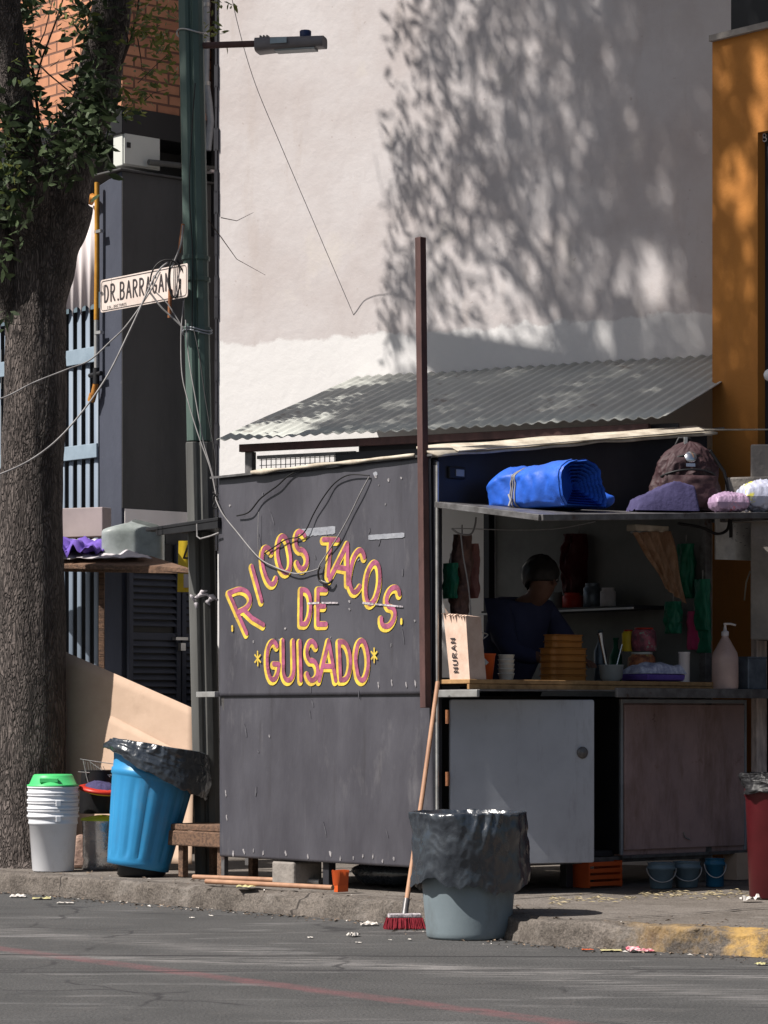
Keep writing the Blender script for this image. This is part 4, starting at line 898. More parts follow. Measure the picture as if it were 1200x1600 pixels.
# ------------------------------------------------------------------ cables
def cable(name, pts, r_, m_, label, group=None, sag=0, n_=8):
    P = [Vector(p) for p in pts]; out = []
    for i in range(len(P) - 1):                  # catmull-rom
        p0, p1, p2, p3 = P[max(i - 1, 0)], P[i], P[i + 1], P[min(i + 2, len(P) - 1)]
        for k_ in range(n_):
            t = k_ / n_; out.append(.5 * ((2 * p1) + (p2 - p0) * t + (2 * p0 - 5 * p1 + 4 * p2 - p3) * t * t + (3 * p1 - p0 - 3 * p2 + p3) * t ** 3))
    out.append(P[-1]); g_ = MB(); g_.tube(out, r_, 6); o_ = g_.build(name, M[m_]); tag(o_, label, 'cable', group); return o_
def line(pxs, D0, D1): 
    n1 = len(pxs) - 1; return [at(x, y, D0 + (D1 - D0) * i / n1) for i, (x, y) in enumerate(pxs)]
cable('cable', line([(250, 425), (233, 458), (198, 508), (172, 534), (140, 563), (105, 577), (52, 598), (0, 623), (-80, 640)], 16.42, 15.9), .0042, 'cable_grey', 'upper grey cable sagging from the street sign across the tree trunk', 'cables hung from the lamp post')
cable('cable', line([(262, 410), (242, 432), (204, 514), (163, 595), (108, 668), (58, 712), (0, 741), (-90, 770)], 16.42, 15.8), .005, 'cable_grey', 'lower cable running from the street sign down across the tree trunk', 'cables hung from the lamp post')
for i, (pts, m_, lab) in enumerate([([(287, 470), (283, 520), (284, 580), (292, 620), (310, 680), (328, 730), (337, 770)], 'cable_grey', 'slack cable hanging left of the lamp post down to the stall corner'),
        ([(290, 500), (295, 560), (305, 620), (318, 690), (333, 745), (338, 785)], 'cable_grey', 'pale cable slanting down the front of the lamp post'),
        ([(303, 515), (312, 560), (319, 610), (327, 660), (336, 710), (338, 760)], 'cable_black', 'cable slanting down the right side of the lamp post'),
        ([(305, 130), (300, 200), (296, 300), (301, 400), (300, 515)], 'cable_black', 'thin dark cable running straight down the upper lamp post')]):
    cable('cable', line(pts, 16.42, 16.1 if i < 3 else 16.47), .0038, m_, lab, 'cables hung from the lamp post')
cable('cable', line([(233, 455), (252, 480), (268, 495), (286, 512)], 16.42, 16.42), .006, 'cable_grey', 'thick grey cable between the sign lower edge and the post', 'cables hung from the lamp post')
cable('cable', line([(244, 457), (262, 475), (275, 495), (288, 516)], 16.44, 16.42), .004, 'cable_grey', 'second grey cable under the street sign', 'cables hung from the lamp post')
# coil at the sign end
coil = []
for k_ in range(70):
    t = k_ / 69 * 2 * math.pi * 3.2; coil.append(at(272 + 9 * math.cos(t) + k_ * .04, 435 + 30 * math.sin(t), 16.42 + .0008 * k_))
cable('cable_coil', coil, .0045, 'cable_black', 'coil of black cable hung over the street sign by the post', None, n_=3)
coil = []
for k_ in range(40):
    t = math.pi * k_ / 39 ; coil.append(at(262 - 30 * math.cos(t) * .9, 440 - 34 * math.sin(t), 16.41))
cable('cable', coil, .005, 'cable_black', 'black cable looped over the top edge of the street sign', 'cables hung from the lamp post', n_=2)
cable('cable', line([(286, 352), (283, 380), (276, 400), (268, 418)], 16.42, 16.42), .006, 'cable_grey', 'pale cable end at the rusty bracket above the sign', 'cables hung from the lamp post')
# knot of cables at stall corner
kn = []
for k_ in range(30):
    t = k_ * .8; kn.append(at(337 + 4 * math.cos(t), 770 + k_ * .8 + 4 * math.sin(t * 1.3), 15.95))
cable('cable_knot', kn, .004, 'cable_black', 'knotted cable tuft at the upper left corner of the stall', n_=3)
def pcable(pxs, r_, m_, lab, off=-.022):
    cable('cable', [PB(x, y, off - (.006 if i % 2 else 0)) for i, (x, y) in enumerate(pxs)], r_, m_, lab, 'cables draped on the side panel')
pcable([(370, 806), (389, 800), (407, 779), (432, 760), (463, 737), (527, 729), (535, 722)], .0042, 'cable_black', 'black cable across the top left of the lettered panel')
pcable([(577, 743), (546, 742), (524, 754), (506, 776), (490, 803), (478, 828), (466, 839), (447, 843), (422, 859), (413, 865)], .0036, 'cable_black', 'black cable curving down to the letters of the first word')
pcable([(577, 745), (564, 769), (546, 806), (527, 840), (509, 868), (498, 887), (500, 905), (512, 911)], .0036, 'cable_grey', 'grey cable dropping between the two top words')
pcable([(337, 780), (348, 803), (370, 831), (404, 871), (432, 887), (460, 896), (484, 893), (502, 887)], .0036, 'cable_grey', 'pale cord looping under the first word of the lettering')
pcable([(404, 800), (403, 840), (404, 871)], .002, 'cable_grey', 'thin short cord hanging straight down above the pale loop', -.02)
pcable([(500, 885), (497, 895), (500, 908), (512, 912), (520, 906)], .006, 'cable_black', 'black cable end hooked below the gap between the top words', -.03)
# thin cable in front of the beige wall from the lamp to the lean-to
cable('cable', line([(355, -60), (365, 10), (395, 120), (440, 230), (500, 370), (570, 535), (585, 590)], 17.5, 19.0), .0022, 'cable_grey', 'hair thin cable slanting down across the beige wall')

# ------------------------------------------------------------------ trees
def leaf_cloud(name, centers, size, m_, parent, aspect=.34, droop=.0, seedn=1):
    """centers: (N,3) leaf base positions"""
    r_ = np.random.default_rng(seedn); n0 = len(centers)
    d = r_.normal(size=(n0, 3)); d[:, 2] = d[:, 2] * .6 - droop; d /= np.linalg.norm(d, axis=1)[:, None]
    e = r_.normal(size=(n0, 3)); w = np.cross(d, e); w /= np.linalg.norm(w, axis=1)[:, None]
    nn = np.cross(d, w)
    Ls = size * r_.uniform(.6, 1.25, n0)[:, None]
    b = np.asarray(centers); W = Ls * aspect * .5
    v = np.stack([b, b + d * Ls * .35 + w * W + nn * Ls * .05, b + d * Ls * .72 + w * W * .75, b + d * Ls, b + d * Ls * .72 - w * W * .75, b + d * Ls * .35 - w * W + nn * Ls * .05], 1).reshape(-1, 3)
    inv = np.array(parent.matrix_basis.inverted()); v = v @ inv[:3, :3].T + inv[:3, 3]
    me = bpy.data.meshes.new(name); me.vertices.add(len(v)); me.vertices.foreach_set('co', v.ravel())
    idx = np.arange(n0 * 6, dtype=np.int32); me.loops.add(n0 * 6); me.loops.foreach_set('vertex_index', idx)
    me.polygons.add(n0); me.polygons.foreach_set('loop_start', np.arange(n0, dtype=np.int32) * 6); me.polygons.foreach_set('loop_total', np.full(n0, 6, np.int32))
    me.materials.append(m_); me.update(); me.validate()
    o_ = bpy.data.objects.new(name, me); COL.objects.link(o_); o_.parent = parent; return o_

DT = 17.6
tr = thing('street_tree', ground_at(50, HOR + F * .89 / DT, PZ), 'large rough barked tree leaning over the pavement at the left edge', 'tree')
ridge = lambda p, t: 1 + .045 * noise.noise(Vector((math.cos(t) * 2.2, math.sin(t) * 2.2, p.z * .8))) + .05 * abs(noise.noise(Vector((math.cos(t) * 9, math.sin(t) * 9, p.z * 3.5)))) + .02 * noise.noise(Vector((math.cos(t) * 22, math.sin(t) * 22, p.z * 12)))
def limb(stations, D0, D1, n_=72, sub=14):
    """stations: (py, xl, xr)"""
    pts = []; rs_ = []
    for i in range(len(stations) - 1):
        for k_ in range(sub):
            t = k_ / sub; t2 = t * t * (3 - 2 * t)
            py = stations[i][0] + (stations[i + 1][0] - stations[i][0]) * t
            xl = stations[i][1] + (stations[i + 1][1] - stations[i][1]) * t2; xr = stations[i][2] + (stations[i + 1][2] - stations[i][2]) * t2
            f = (i + t) / (len(stations) - 1); D = D0 + (D1 - D0) * f
            if len(stations[i]) > 3: D = stations[i][3] + (stations[i + 1][3] - stations[i][3]) * t2
            pts.append(at((xl + xr) / 2, py, D)); rs_.append((xr - xl) / 2 / F * D * .98)
    g_ = MB(); g_.tube(pts, rs_, n_, wob=ridge); return g_
limb([(1372, -45, 150, DT), (1340, -25, 116, DT), (1250, -12, 104, DT), (1000, -4, 103, DT), (800, -2, 97, DT), (600, 5, 103, DT), (480, 8, 103, DT), (400, 5, 120, DT), (320, 10, 146, DT), (250, 70, 150, DT - .02), (130, 122, 190, DT - .08), (0, 144, 206, DT - .25), (-110, 156, 208, DT - .75), (-240, 168, 206, DT - 1.3), (-420, 180, 203, DT - 1.8), (-620, 190, 200, DT - 2.1)], DT, DT - .2).build('trunk', M['bark'], tr)
limb([(420, 10, 100), (330, 5, 88), (250, 8, 68), (130, -2, 48), (0, -22, 32), (-150, -62, -28), (-320, -95, -75), (-500, -130, -122)], DT + .02, DT - 1.3, 48).build('limb', M['bark'], tr)
limb([(500, 0, 40), (420, -22, 22), (300, -50, 0), (100, -90, -50), (-200, -190, -160)], DT - .05, DT - .5, 40).build('limb', M['bark'], tr)
# small branches and twigs
g = MB()
def tw(pts, D, r0, r1):
    D += .72; P = line(pts, D, D); k_ = len(P); g.tube(P, [r0 + (r1 - r0) * i / (k_ - 1) for i in range(k_)], 7)
tw([(55, 130), (66, 90), (85, 40), (98, 0), (110, -60)], 16.5, .007, .004)
tw([(52, 90), (70, 50), (82, 0)], 16.6, .005, .003)
tw([(55, 95), (75, 115), (105, 140), (125, 160)], 16.4, .006, .003)
tw([(45, 245), (57, 215), (60, 180), (52, 120), (48, 60)], 16.5, .012, .008)
tw([(190, 100), (205, 60), (215, 20), (220, -30)], 16.6, .009, .005)
tw([(193, 90), (200, 62), (190, 20)], 16.6, .006, .004)
tw([(110, 160), (118, 140), (122, 100)], 16.3, .004, .003)
tw([(215, 60), (220, 90), (222, 110), (240, 118)], 16.5, .004, .002)
tw([(215, 130), (235, 110), (262, 85)], 16.5, .003, .002)
tw([(225, 158), (240, 145), (262, 140)], 16.5, .003, .002)
tw([(45, 285), (62, 275), (63, 250), (52, 225)], 16.4, .010, .007)
tw([(345, 340), (370, 345), (396, 332)], 16.6, .003, .001)
tw([(322, 340), (345, 370), (370, 405), (415, 430)], 16.6, .004, .001)
g.build('twigs', M['branch'], tr)
# in-frame foliage
cl = []
def clump(px, py, rx, ry, n1, D, dd=.10):
    D += .72
    x = rng.normal(px, rx * .5, n1); y = rng.normal(py, ry * .5, n1); d = rng.normal(D, dd, n1)
    return np.stack([(x - 600) / F * d, d, 1 + (HOR - y) / F * d], 1)
cs = [clump(20, 30, 55, 60, 260, 16.4), clump(20, 120, 40, 60, 200, 16.4), clump(15, 200, 40, 60, 200, 16.4), clump(40, 230, 40, 60, 160, 16.4), clump(20, 290, 40, 55, 150, 16.4), clump(12, 330, 28, 45, 80, 16.4),
      clump(150, 130, 42, 40, 150, 16.3), clump(150, 185, 48, 55, 280, 16.3), clump(120, 215, 42, 50, 200, 16.3), clump(165, 240, 30, 28, 70, 16.3), clump(90, 270, 30, 30, 60, 16.3),
      clump(95, 160, 22, 22, 26, 16.4), clump(130, 60, 30, 50, 60, 16.4), clump(85, 15, 40, 22, 45, 16.4), clump(60, 75, 25, 25, 22, 16.4), clump(115, 105, 22, 22, 24, 16.4), clump(10, 500, 14, 20, 14, 16.4), clump(5, 400, 14, 30, 18, 16.4),
      clump(150, 20, 40, 40, 60, 16.5), clump(95, 180, 20, 14, 14, 16.4)]
allc = np.concatenate(cs + [clump(30, 170, 50, 120, 120, 16.4)]); lpx = 600 + F * allc[:, 0] / allc[:, 1]; lpy = HOR - F * (allc[:, 2] - 1) / allc[:, 1]
allc = allc[~((lpx > 170) & (lpy > 188) & (lpy < 300)) & ~((lpx > 62) & (lpx < 108) & (lpy > 30) & (lpy < 150) & (rng.random(len(lpx)) < .6))]; allc = allc[rng.random(len(allc)) < .8]
leaf_cloud('crown', allc, .088, M['leaf'], tr, .36, .3, 3)
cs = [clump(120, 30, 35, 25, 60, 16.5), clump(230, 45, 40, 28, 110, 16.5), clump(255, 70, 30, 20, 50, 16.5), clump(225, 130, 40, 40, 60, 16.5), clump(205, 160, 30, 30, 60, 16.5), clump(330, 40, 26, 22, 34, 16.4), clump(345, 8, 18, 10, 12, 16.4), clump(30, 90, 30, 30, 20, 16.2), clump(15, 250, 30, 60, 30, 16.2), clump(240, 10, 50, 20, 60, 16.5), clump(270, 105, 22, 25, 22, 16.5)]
leaf_cloud('sunlit_leaves', np.concatenate(cs), .062, M['leaf_lit'], tr, .30, .3, 4)
# crown above the frame: it reaches out over the road and shades the trunk, the wall and the orange house
n1 = 1700
c_ = rng.normal(size=(n1, 3)) * np.array([.8, .5, .7]) + np.array([-3.2, 17.0, 7.2])
c2_ = rng.normal(size=(n1 // 2, 3)) * np.array([.8, .5, .8]) + np.array([-2.2, 17.3, 8.4])
c_ = np.concatenate([c_, c2_])
cross = c_[:, 0] * .407 - c_[:, 1] * .914
vis = ((c_[:, 2] < 1 + (HOR + 25) / F * c_[:, 1]) & (c_[:, 0] > -(640) / F * c_[:, 1])) | (cross < -16.95); c_ = c_[~vis]
oc_ = []; ro = random.Random(21)
for k_ in range(5200):
    x = ro.uniform(1095, 1290); y = ro.uniform(-60, 860)
    f = 1.
    for (gx, gy, rx, ry, s_) in [(1122, 110, 8, 36, .8), (1190, 140, 16, 60, .95), (1178, 80, 8, 26, .6), (1128, 275, 9, 34, .85), (1160, 290, 18, 55, .9), (1165, 350, 12, 50, .8), (1156, 430, 10, 26, .7), (1125, 180, 6, 30, .4), (1190, 230, 12, 40, .6)]:
        q_ = ((x - gx) / rx) ** 2 + ((y - gy) / ry) ** 2
        if q_ < 1.5: f *= 1 - s_
    if ro.random() > f: continue
    w_ = O(so(x), 0, 0); t = ro.uniform(4.6, 6.4); p = Vector((w_.x, w_.y, zat(y, w_.y))) + SH * t + Z * t * math.tan(ELEV)
    oc_.append((p.x, p.y, p.z))
for k_ in range(15000):
    i_ = ro.random(); j_ = ro.random(); w_ = WB(tA + i_ * LEN, PR * j_, zA + (zL - zA) * j_)
    px_ = 600 + F * w_.x / w_.y; py_ = HOR - (w_.z - 1) * F / w_.y
    edge = 455 + (700 - py_) * 1.45
    f = 0 if px_ < edge else min(1, .55 + (px_ - edge) / 500)
    f *= .5 + 1.4 * max(0, noise.noise(Vector((i_ * 13, j_ * 1.1, 5))) + .3)
    if ro.random() > f: continue
    t = 4.6 + 2.6 * max(0, (px_ - 450) / 650) + ro.uniform(-.4, .6); p = w_ + SH * t + Z * t * math.tan(ELEV)
    while p.z < 1 + (HOR + 30) / F * p.y and p.x > -(680) / F * p.y: p += SH * .1 + Z * .1 * math.tan(ELEV)
    oc_.append((p.x, p.y, p.z))
leaf_cloud('upper_crown', c_, .085, M['leaf'], tr, .34, .4, 5)
leaf_cloud('outer_crown', np.array(oc_), .12, M['leaf'], tr, .36, .6, 6)
P = Vector(oc_[0]); g = MB(); g.tube([at(170, -150, DT - .1), Vector((-2.6, 16.2, 8.2)), Vector((-3.1, 14.8, 10.0)), Vector((-3.4, 13.8, 10.8))], [.09, .07, .05, .02], 12, wob=ridge); g.build('limb', M['bark'], tr)

# weeping tree outside the frame: its crown throws the leafy shade on the beige wall
wt = thing('weeping_tree', Vector((-4.4, 20.0, PZ)), 'tall weeping street tree beyond the left edge whose drooping crown shades the beige wall', 'tree')
g = MB(); g.tube([Vector((-4.4, 20, .1)), Vector((-4.45, 19.9, 4)), Vector((-4.3, 19.7, 8)), Vector((-4.3, 19.2, 11.5)), Vector((-4.2, 18, 13.5))], [.28, .22, .19, .15, .11], 20, wob=ridge); g.build('trunk', M['bark'], wt)
TANE = math.tan(ELEV)
zmin_fr = lambda D: 1 + (HOR + 30) / F * D
def back(px, py, t):                             # point whose sun shadow lands on the beige wall at photo (px,py)
    w = WB(wall_px(px), 0, 0); z_ = zat(py, w.y); 
    for _ in range(30):
        p = Vector((w.x, w.y, z_)) + SH * t + Z * t * TANE
        if p.z > zmin_fr(p.y) or p.x < -(680) / F * p.y: break
        t += .15
    return p
g = MB()
for pts, t0, r_ in [([(925, 610), (900, 555), (862, 440), (805, 345), (735, 230), (690, 130), (660, 20)], 4.2, .045), ([(885, 540), (850, 480), (790, 420), (700, 360), (640, 330)], 3.6, .03), ([(862, 440), (870, 330), (845, 200), (850, 60), (860, -60)], 4.6, .035),
                     ([(700, 360), (665, 400), (650, 440)], 3.2, .018), ([(905, 555), (960, 420), (1010, 260), (1040, 60)], 5.2, .05), ([(805, 345), (720, 330), (650, 240), (628, 150)], 3.4, .022), ([(760, 440), (700, 425), (650, 470)], 3.4, .014), ([(620, 200), (600, 230), (588, 170)], 2.6, .005), ([(632, 330), (600, 310), (585, 240)], 2.6, .005)]:
    P = [back(x, y, t0) for x, y in pts]; g.tube(P, [.72 * r_ * (1 - .6 * i / len(P)) for i in range(len(P))], 8)
top = back(1040, 60, 5.2); g.tube([Vector((-4.3, 19.2, 11.5)), Vector((-4.2, 17.5, 13.8)), top], [.12, .1, .05], 8)
g.tube([Vector((-4.2, 18, 13.5)), back(860, -200, 5), back(850, -60, 4.6)], [.11, .07, .035], 8)
g.build('branches', M['branch'], wt)
ctr = []
def dens_ok(x, y):
    f = 1.0
    left = 622 - (.03 * y if y < 330 else 10 + .13 * (y - 330)) + 12 * noise.noise(Vector((y * .02, 1, 0)))
    if x < left: return 0
    f = min(1, .36 + (x - left) / 330)
    for (gx, gy, rx, ry, s_) in [(712, 150, 16, 45, .9), (835, 180, 14, 50, .8), (835, 130, 12, 30, .6), (850, 300, 20, 60, .75), (660, 150, 26, 28, .6), (775, 410, 48, 55, .95), (700, 400, 45, 70, .9), (1000, 420, 45, 55, .9), (860, 400, 34, 60, .9), (1060, 450, 30, 70, .75), (930, 480, 60, 40, .6), (760, 500, 110, 34, .8), (640, 340, 20, 22, .5), (690, 195, 20, 14, .6), (1030, 300, 22, 70, .5), (950, 100, 16, 50, .7), (780, 90, 12, 60, .6), (900, 200, 14, 70, .6), (990, 220, 14, 60, .6), (1060, 250, 16, 60, .55), (740, 260, 14, 40, .6), (930, 400, 22, 50, .7), (800, 560, 300, 32, .55), (770, 200, 20, 60, .5), (900, 330, 18, 50, .5)]:
        q_ = ((x - gx) / rx) ** 2 + ((y - gy) / ry) ** 2
        if q_ < 1.6: f *= 1 - s_ * max(0, 1 - q_ / 1.6) ** .35
    if y > 440: f *= max(.22, 1 - (y - 440) / 190)
    f *= .42 + 1.5 * max(0, noise.noise(Vector((x * .030, y * .019, 3))) + .26)
    return f
rr = random.Random(5)
for k_ in range(7000):
    x = 570 + 745 * rr.random() ** .92; y0 = rr.uniform(-260, 600); ln = rr.uniform(18, 62) if x < 760 else rr.uniform(30, 80)
    if rr.random() > dens_ok(x, y0 + ln * .5): continue
    tt = 1.9 + max(0, (x - 600)) / 530 * 4.2 + rr.uniform(-.3, .6)
    nl = int(ln / 5.2) + 1; lean = rr.uniform(-.25, .25)
    for j in range(nl):
        y = y0 + ln * j / nl; xx = x + lean * (y - y0) + rr.uniform(-3.5, 3.5)
        p = back(xx, y, tt); ctr.append((p.x, p.y, p.z))
ctr = np.array(ctr); lf = ctr[:, 0] > -3.1
leaf_cloud('crown', ctr[lf], .078, M['leaf'], wt, .18, 2.2, 8)
leaf_cloud('far_crown', ctr[~lf], .105, M['leaf'], wt, .24, 1.9, 9)

# ------------------------------------------------------------------ pavement objects, left
def gp_(px, D): return Vector(((px - 600) / F * D, D, PZ))
# nested white buckets + green tub
DB = 17.0; bz = PZ
def bucket(o_, zbase, name, label, handle=False, r0=.118, r1=.146, h=.36):
    t = thing(name, o_ + Z * zbase, label, 'bucket', 'nested white buckets')
    m_ = Matrix.Translation(o_ + Z * zbase)
    g_ = MB(); g_.lathe([(r0, 0), (r0 + .004, .006), (r1 - .006, h - .085), (r1, h - .082), (r1, h - .072), (r1 - .002, h - .068), (r1 - .001, h - .045), (r1 + .008, h - .042), (r1 + .008, h - .030), (r1 + .001, h - .027), (r1 + .002, h - .01), (r1 + .007, h - .008), (r1 + .007, h), (r1 - .004, h), (r1 - .012, h - .03), (r0 - .003, .01)], m_, 48); g_.build('body', M['white'], t)
    if handle:
        g_ = MB(); g_.box((0, -r1 - .006, h - .05), (.03, .014, .035), m_ @ Matrix.Rotation(math.radians(18), 4, 'Z')); g_.build('handle_lug', M['white'], t, bevel=.003)
    return t
bo_ = gp_(83, DB) - Vector((0, 0, PZ))
labs = ['white plastic bucket at the bottom of the nested stack by the tree', 'second white bucket from the bottom of the nested stack', 'third white bucket from the bottom of the nested stack', 'topmost white bucket, directly under the green tub']
for i in range(4): bucket(bo_, PZ + .0 + i * .046, 'plastic_bucket', labs[i], i in (0, 2))
gt = thing('green_tub', bo_ + Z * (PZ + .5), 'bright green upturned plastic tub on the stack of white buckets', 'tub')
m_ = Matrix.Translation(bo_ + Z * (PZ + .50))
g = MB(); g.lathe([(.152, 0), (.154, .008), (.140, .012), (.118, .062), (.110, .070), (.0, .071)], m_, 40, cap_bot=False); g.build('shell', M['lid_green'], gt)
g = MB(); g.box((-.01, -.128, .036), (.11, .012, .028), m_); g.build('front_recess', M['lid_green'], gt, bevel=.004)
# foil pot with yellow-green lid, drinks tray, wire rack
fp = gp_(160, 17.2)
ft2 = thing('cooking_pot', fp, 'foil wrapped metal pot with lime green lid behind the blue bin', 'pot')
g = MB(); g.lathe([(.118, 0), (.124, .01), (.112, .06), (.118, .08), (.12, .27), (.124, .29)], Matrix.Translation(fp), 40, wob=lambda i_, t, r_, z_: (noise.noise(Vector((math.cos(t) * 3, math.sin(t) * 3, z_ * 20))) * .012, 0)); g.build('body', M['foil'], ft2)
g = MB(); g.lathe([(.128, .29), (.13, .296), (.125, .305), (.03, .322), (0, .325)], Matrix.Translation(fp), 40); 
M['lime'] = mat('lime_plastic', (.50, .60, .05), .45); g.build('lid', M['lime'], ft2)
cr_ = thing('brick_rubble', gp_(135, 17.7), 'pinkish rough stone block beside the white buckets', 'stone')
M['pinkstone'] = mat('pink_stone', (.36, .25, .20), .9, 0, (.2, .13, .11), 20, .7, bump=.9, bscale=40, bdist=.01)
g = MB(); g.box((0, 0, .10), (.16, .14, .20), Matrix.Translation(gp_(133, 17.35)), taper=.7); g.build('block', M['pinkstone'], cr_, bevel=.02)
g = MB(); g.lathe([(.125, 0), (.13, .01), (.115, .24), (.12, .26)], Matrix.Translation(gp_(157, 17.3) + Z * .33), 32, cap_top=True); g2 = g; tag(g.build('dark_basin', M['black']), 'black basin stacked between the pot and the striped tray', 'basin')
tp = gp_(158, 17.1) + Z * .47
ty = thing('serving_tray', tp, 'round red and yellow rimmed tray tilted behind the blue bin', 'tray')
mt_ = Matrix.Translation(tp) @ Matrix.Rotation(math.radians(8), 4, 'X') @ Matrix.Rotation(math.radians(7), 4, 'Y')
g = MB(); g.lathe([(.0, -.015), (.08, -.015), (.13, .0)], mt_, 40, cap_bot=False); g.build('underside', M['yellow_sign'], ty, solid=.003)
g = MB(); g.lathe([(.13, .0), (.135, .012), (.11, .02), (.09, .022)], mt_, 40, cap_bot=False); g.build('rim', M['red_pl'], ty, solid=.004)
g = MB(); g.lathe([(.0, .055), (.05, .05), (.088, .03), (.1, .02)], mt_, 40, cap_bot=False, wob=lambda i_, t, r_, z_: (0, .008 * noise.noise(Vector((math.cos(t) * 4, math.sin(t) * 4, r_ * 60))))); g.build('mesh_sack', M['purple'], ty)
wr = thing('wire_rack', at(150, 1200, 17.5), 'bent wire rack standing above the striped tray', 'rack')
g = MB(); R0 = 17.2
for pts in ([(125, 1186), (150, 1190), (180, 1194)], [(122, 1206), (150, 1208), (180, 1212)], [(130, 1188), (135, 1212), (140, 1230)], [(140, 1190), (165, 1208), (172, 1214)]): g.tube(line(pts, R0, R0), .0028, 6)
for k_ in range(8): g.tube(line([(133 + 4 * k_, 1190 + k_), (137 + 5 * k_, 1222)], R0, R0 + .02), .0018, 5)
g.build('wires', M['light_metal'], wr)
# blue bin, leaning
bb0 = gp_(215, 16.45)
bn = thing('rubbish_bin', bb0, 'tall bright blue ribbed plastic bin leaning beside the lamp post', 'bin')
mbn = Matrix.Translation(bb0 + Z * .045) @ Matrix.Rotation(math.radians(9.5), 4, 'Y') @ Matrix.Rotation(math.radians(-3), 4, 'X')
nb = 96
ribf = lambda i_, t, r_, z_: ((-.006 if (math.degrees(t) % 22.5) < 3.8 and .05 < z_ < .50 else 0), 0)
pr_ = [(.165, 0), (.178, .004), (.180, .03), (.182, .05)] + [(.184 + .05 * (k_ / 12), .06 + .44 * k_ / 12) for k_ in range(13)] + [(.236, .508), (.242, .515), (.243, .545), (.236, .55), (.240, .60), (.252, .66), (.262, .665), (.262, .68), (.25, .682), (.245, .66), (.17, .02)]
g = MB(); g.lathe([(.13, 0), (.14, .01), (.13, .06)], Matrix.Translation(bb0 + Vector((.02, .02, 0))), 24, cap_top=True); g.build('base', M['black'], bn)
g = MB(); g.lathe(pr_, mbn, nb, wob=ribf); g.build('body', M['bin_blue'], bn)
def liner(name, m_, r_top, z_top, drop, label, seedn, tilt=0.0, flare=.03, dropfn=None, nseg=260, rows=60):
    g_ = MB()
    def rid(v_): return 1 - 2 * abs(noise.noise(v_)) ** .7
    def fn(i_, t, r_, z_):
        f = i_ / rows; c, s2 = math.cos(t), math.sin(t)
        wp = noise.noise(Vector((c * 2.5, s2 * 2.5, seedn + 20 + f * 2))); pleat = (rid(Vector((c * 4 + wp, s2 * 4, seedn + f * 1.1))) * .013 + rid(Vector((c * 9 + wp, s2 * 9 - wp, seedn + f * 1.8))) * .006) * max(.15, 1 - f * 1.1)
        big = noise.noise(Vector((c * 1.6, s2 * 1.6, seedn + f * 1.3))) * .028
        wr_ = rid(Vector((c * 6, s2 * 6, seedn + 4 + f * 7))) * .0028 + noise.noise(Vector((c * 3, s2 * 3, seedn + 7 + f * 5))) * .010
        d = (dropfn(t) if dropfn else drop) * (1 + .14 * noise.noise(Vector((c * 2, s2 * 2, seedn + 5))) + .05 * noise.noise(Vector((c * 8, s2 * 8, seedn + 5))))
        k_ = min(1, f / .15)
        return (pleat * k_ * (1.15 - .6 * f) + big * k_ + wr_ * k_, -d * max(0, f - .12) / .88 + noise.noise(Vector((c * 4, s2 * 4, f * 4 + seedn))) * .006)
    prof_ = []
    for i in range(rows + 1):
        f = i / rows
        if f < .12: prof_.append((r_top * (.88 + .12 * math.sin(f / .12 * 1.57)), z_top - .03 + .036 * math.sin(f / .12 * 1.57)))
        else: prof_.append((r_top + .006 + flare * math.sin((f - .12) / .88 * 1.9), z_top + .006))
    g_.lathe(prof_, m_, nseg, cap_bot=False, wob=fn)
    g_.lathe([(r_top * .2, z_top - .28), (r_top * .8, z_top - .2), (r_top * .885, z_top - .028)], m_, 60, cap_bot=True, wob=lambda i_, t, r_, z_: (noise.noise(Vector((math.cos(t) * 5, math.sin(t) * 5, i_))) * .02 * (i_ < 2), 0))
    o_ = g_.build(name, M['bag']); tag(o_, label, 'bin liner'); return o_
liner('bin_liner', mbn, .272, .70, .2, 'crumpled black bag spilling over the leaning blue bin', 3.1, flare=.035, dropfn=lambda t: .06 + .20 * (.5 + .5 * math.cos(t + .2)) ** 1.3 )
# cardboard sheets leaning on the lamp post
cs_ = thing('cardboard_sheet', at(200, 1200, 16.7), 'large tan cardboard sheet leaning between tree and lamp post', 'cardboard')
def card(pts, Ds, name, seedn, dz=0):
    g_ = MB(); P = [at(x, y, D) for (x, y), D in zip(pts, Ds)]
    def fn(i_, j_):
        p = P[0].lerp(P[1], i_).lerp(P[3].lerp(P[2], i_), j_); n_v = Vector((0, -1, 0)); return p + n_v * (noise.noise(Vector((i_ * 1.2, j_ * 1.0, seedn))) * .02 + dz)
    g_.grid(fn, 24, 16, True); return g_.build(name, M['carton'], cs_, solid=.006)
card([(60, 1000), (303, 1107), (300, 1350), (60, 1345)], [17.85, 17.35, 17.15, 17.75], 'front_sheet', 1.)
card([(120, 1090), (303, 1185), (300, 1350), (110, 1345)], [17.75, 17.25, 17.05, 17.65], 'flap', 4., .02)
# wooden bench / low stool
bn2 = thing('wooden_bench', gp_(262, 16.38), 'low weathered timber bench tucked beside the stall panel', 'bench')
MB2 = lambda o_: frame_mat(o_, U, V, Z)
bq = Q(a_of(261, .03), .03, PZ); zs = zat(1292, 16.3); mbq = frame_mat(Vector((bq.x, bq.y, zs)), U, V, Z)
g = MB(); g.box((.26, .15, 0), (.52, .30, .035), mbq); g.build('seat', M['old_wood'], bn2, bevel=.006)
g = MB(); g.box((.255, .006, -.062), (.50, .03, .085), mbq); g.build('apron', M['old_wood'], bn2, bevel=.008)
for x in (.10, .46):
    for y in (.04, .26):
        g = MB(); hh = zs - .02 - PZ; g.box((x, y, -hh / 2 - .018), (.042, .042, hh), mbq); g.build('leg', M['old_wood'], bn2, bevel=.004)
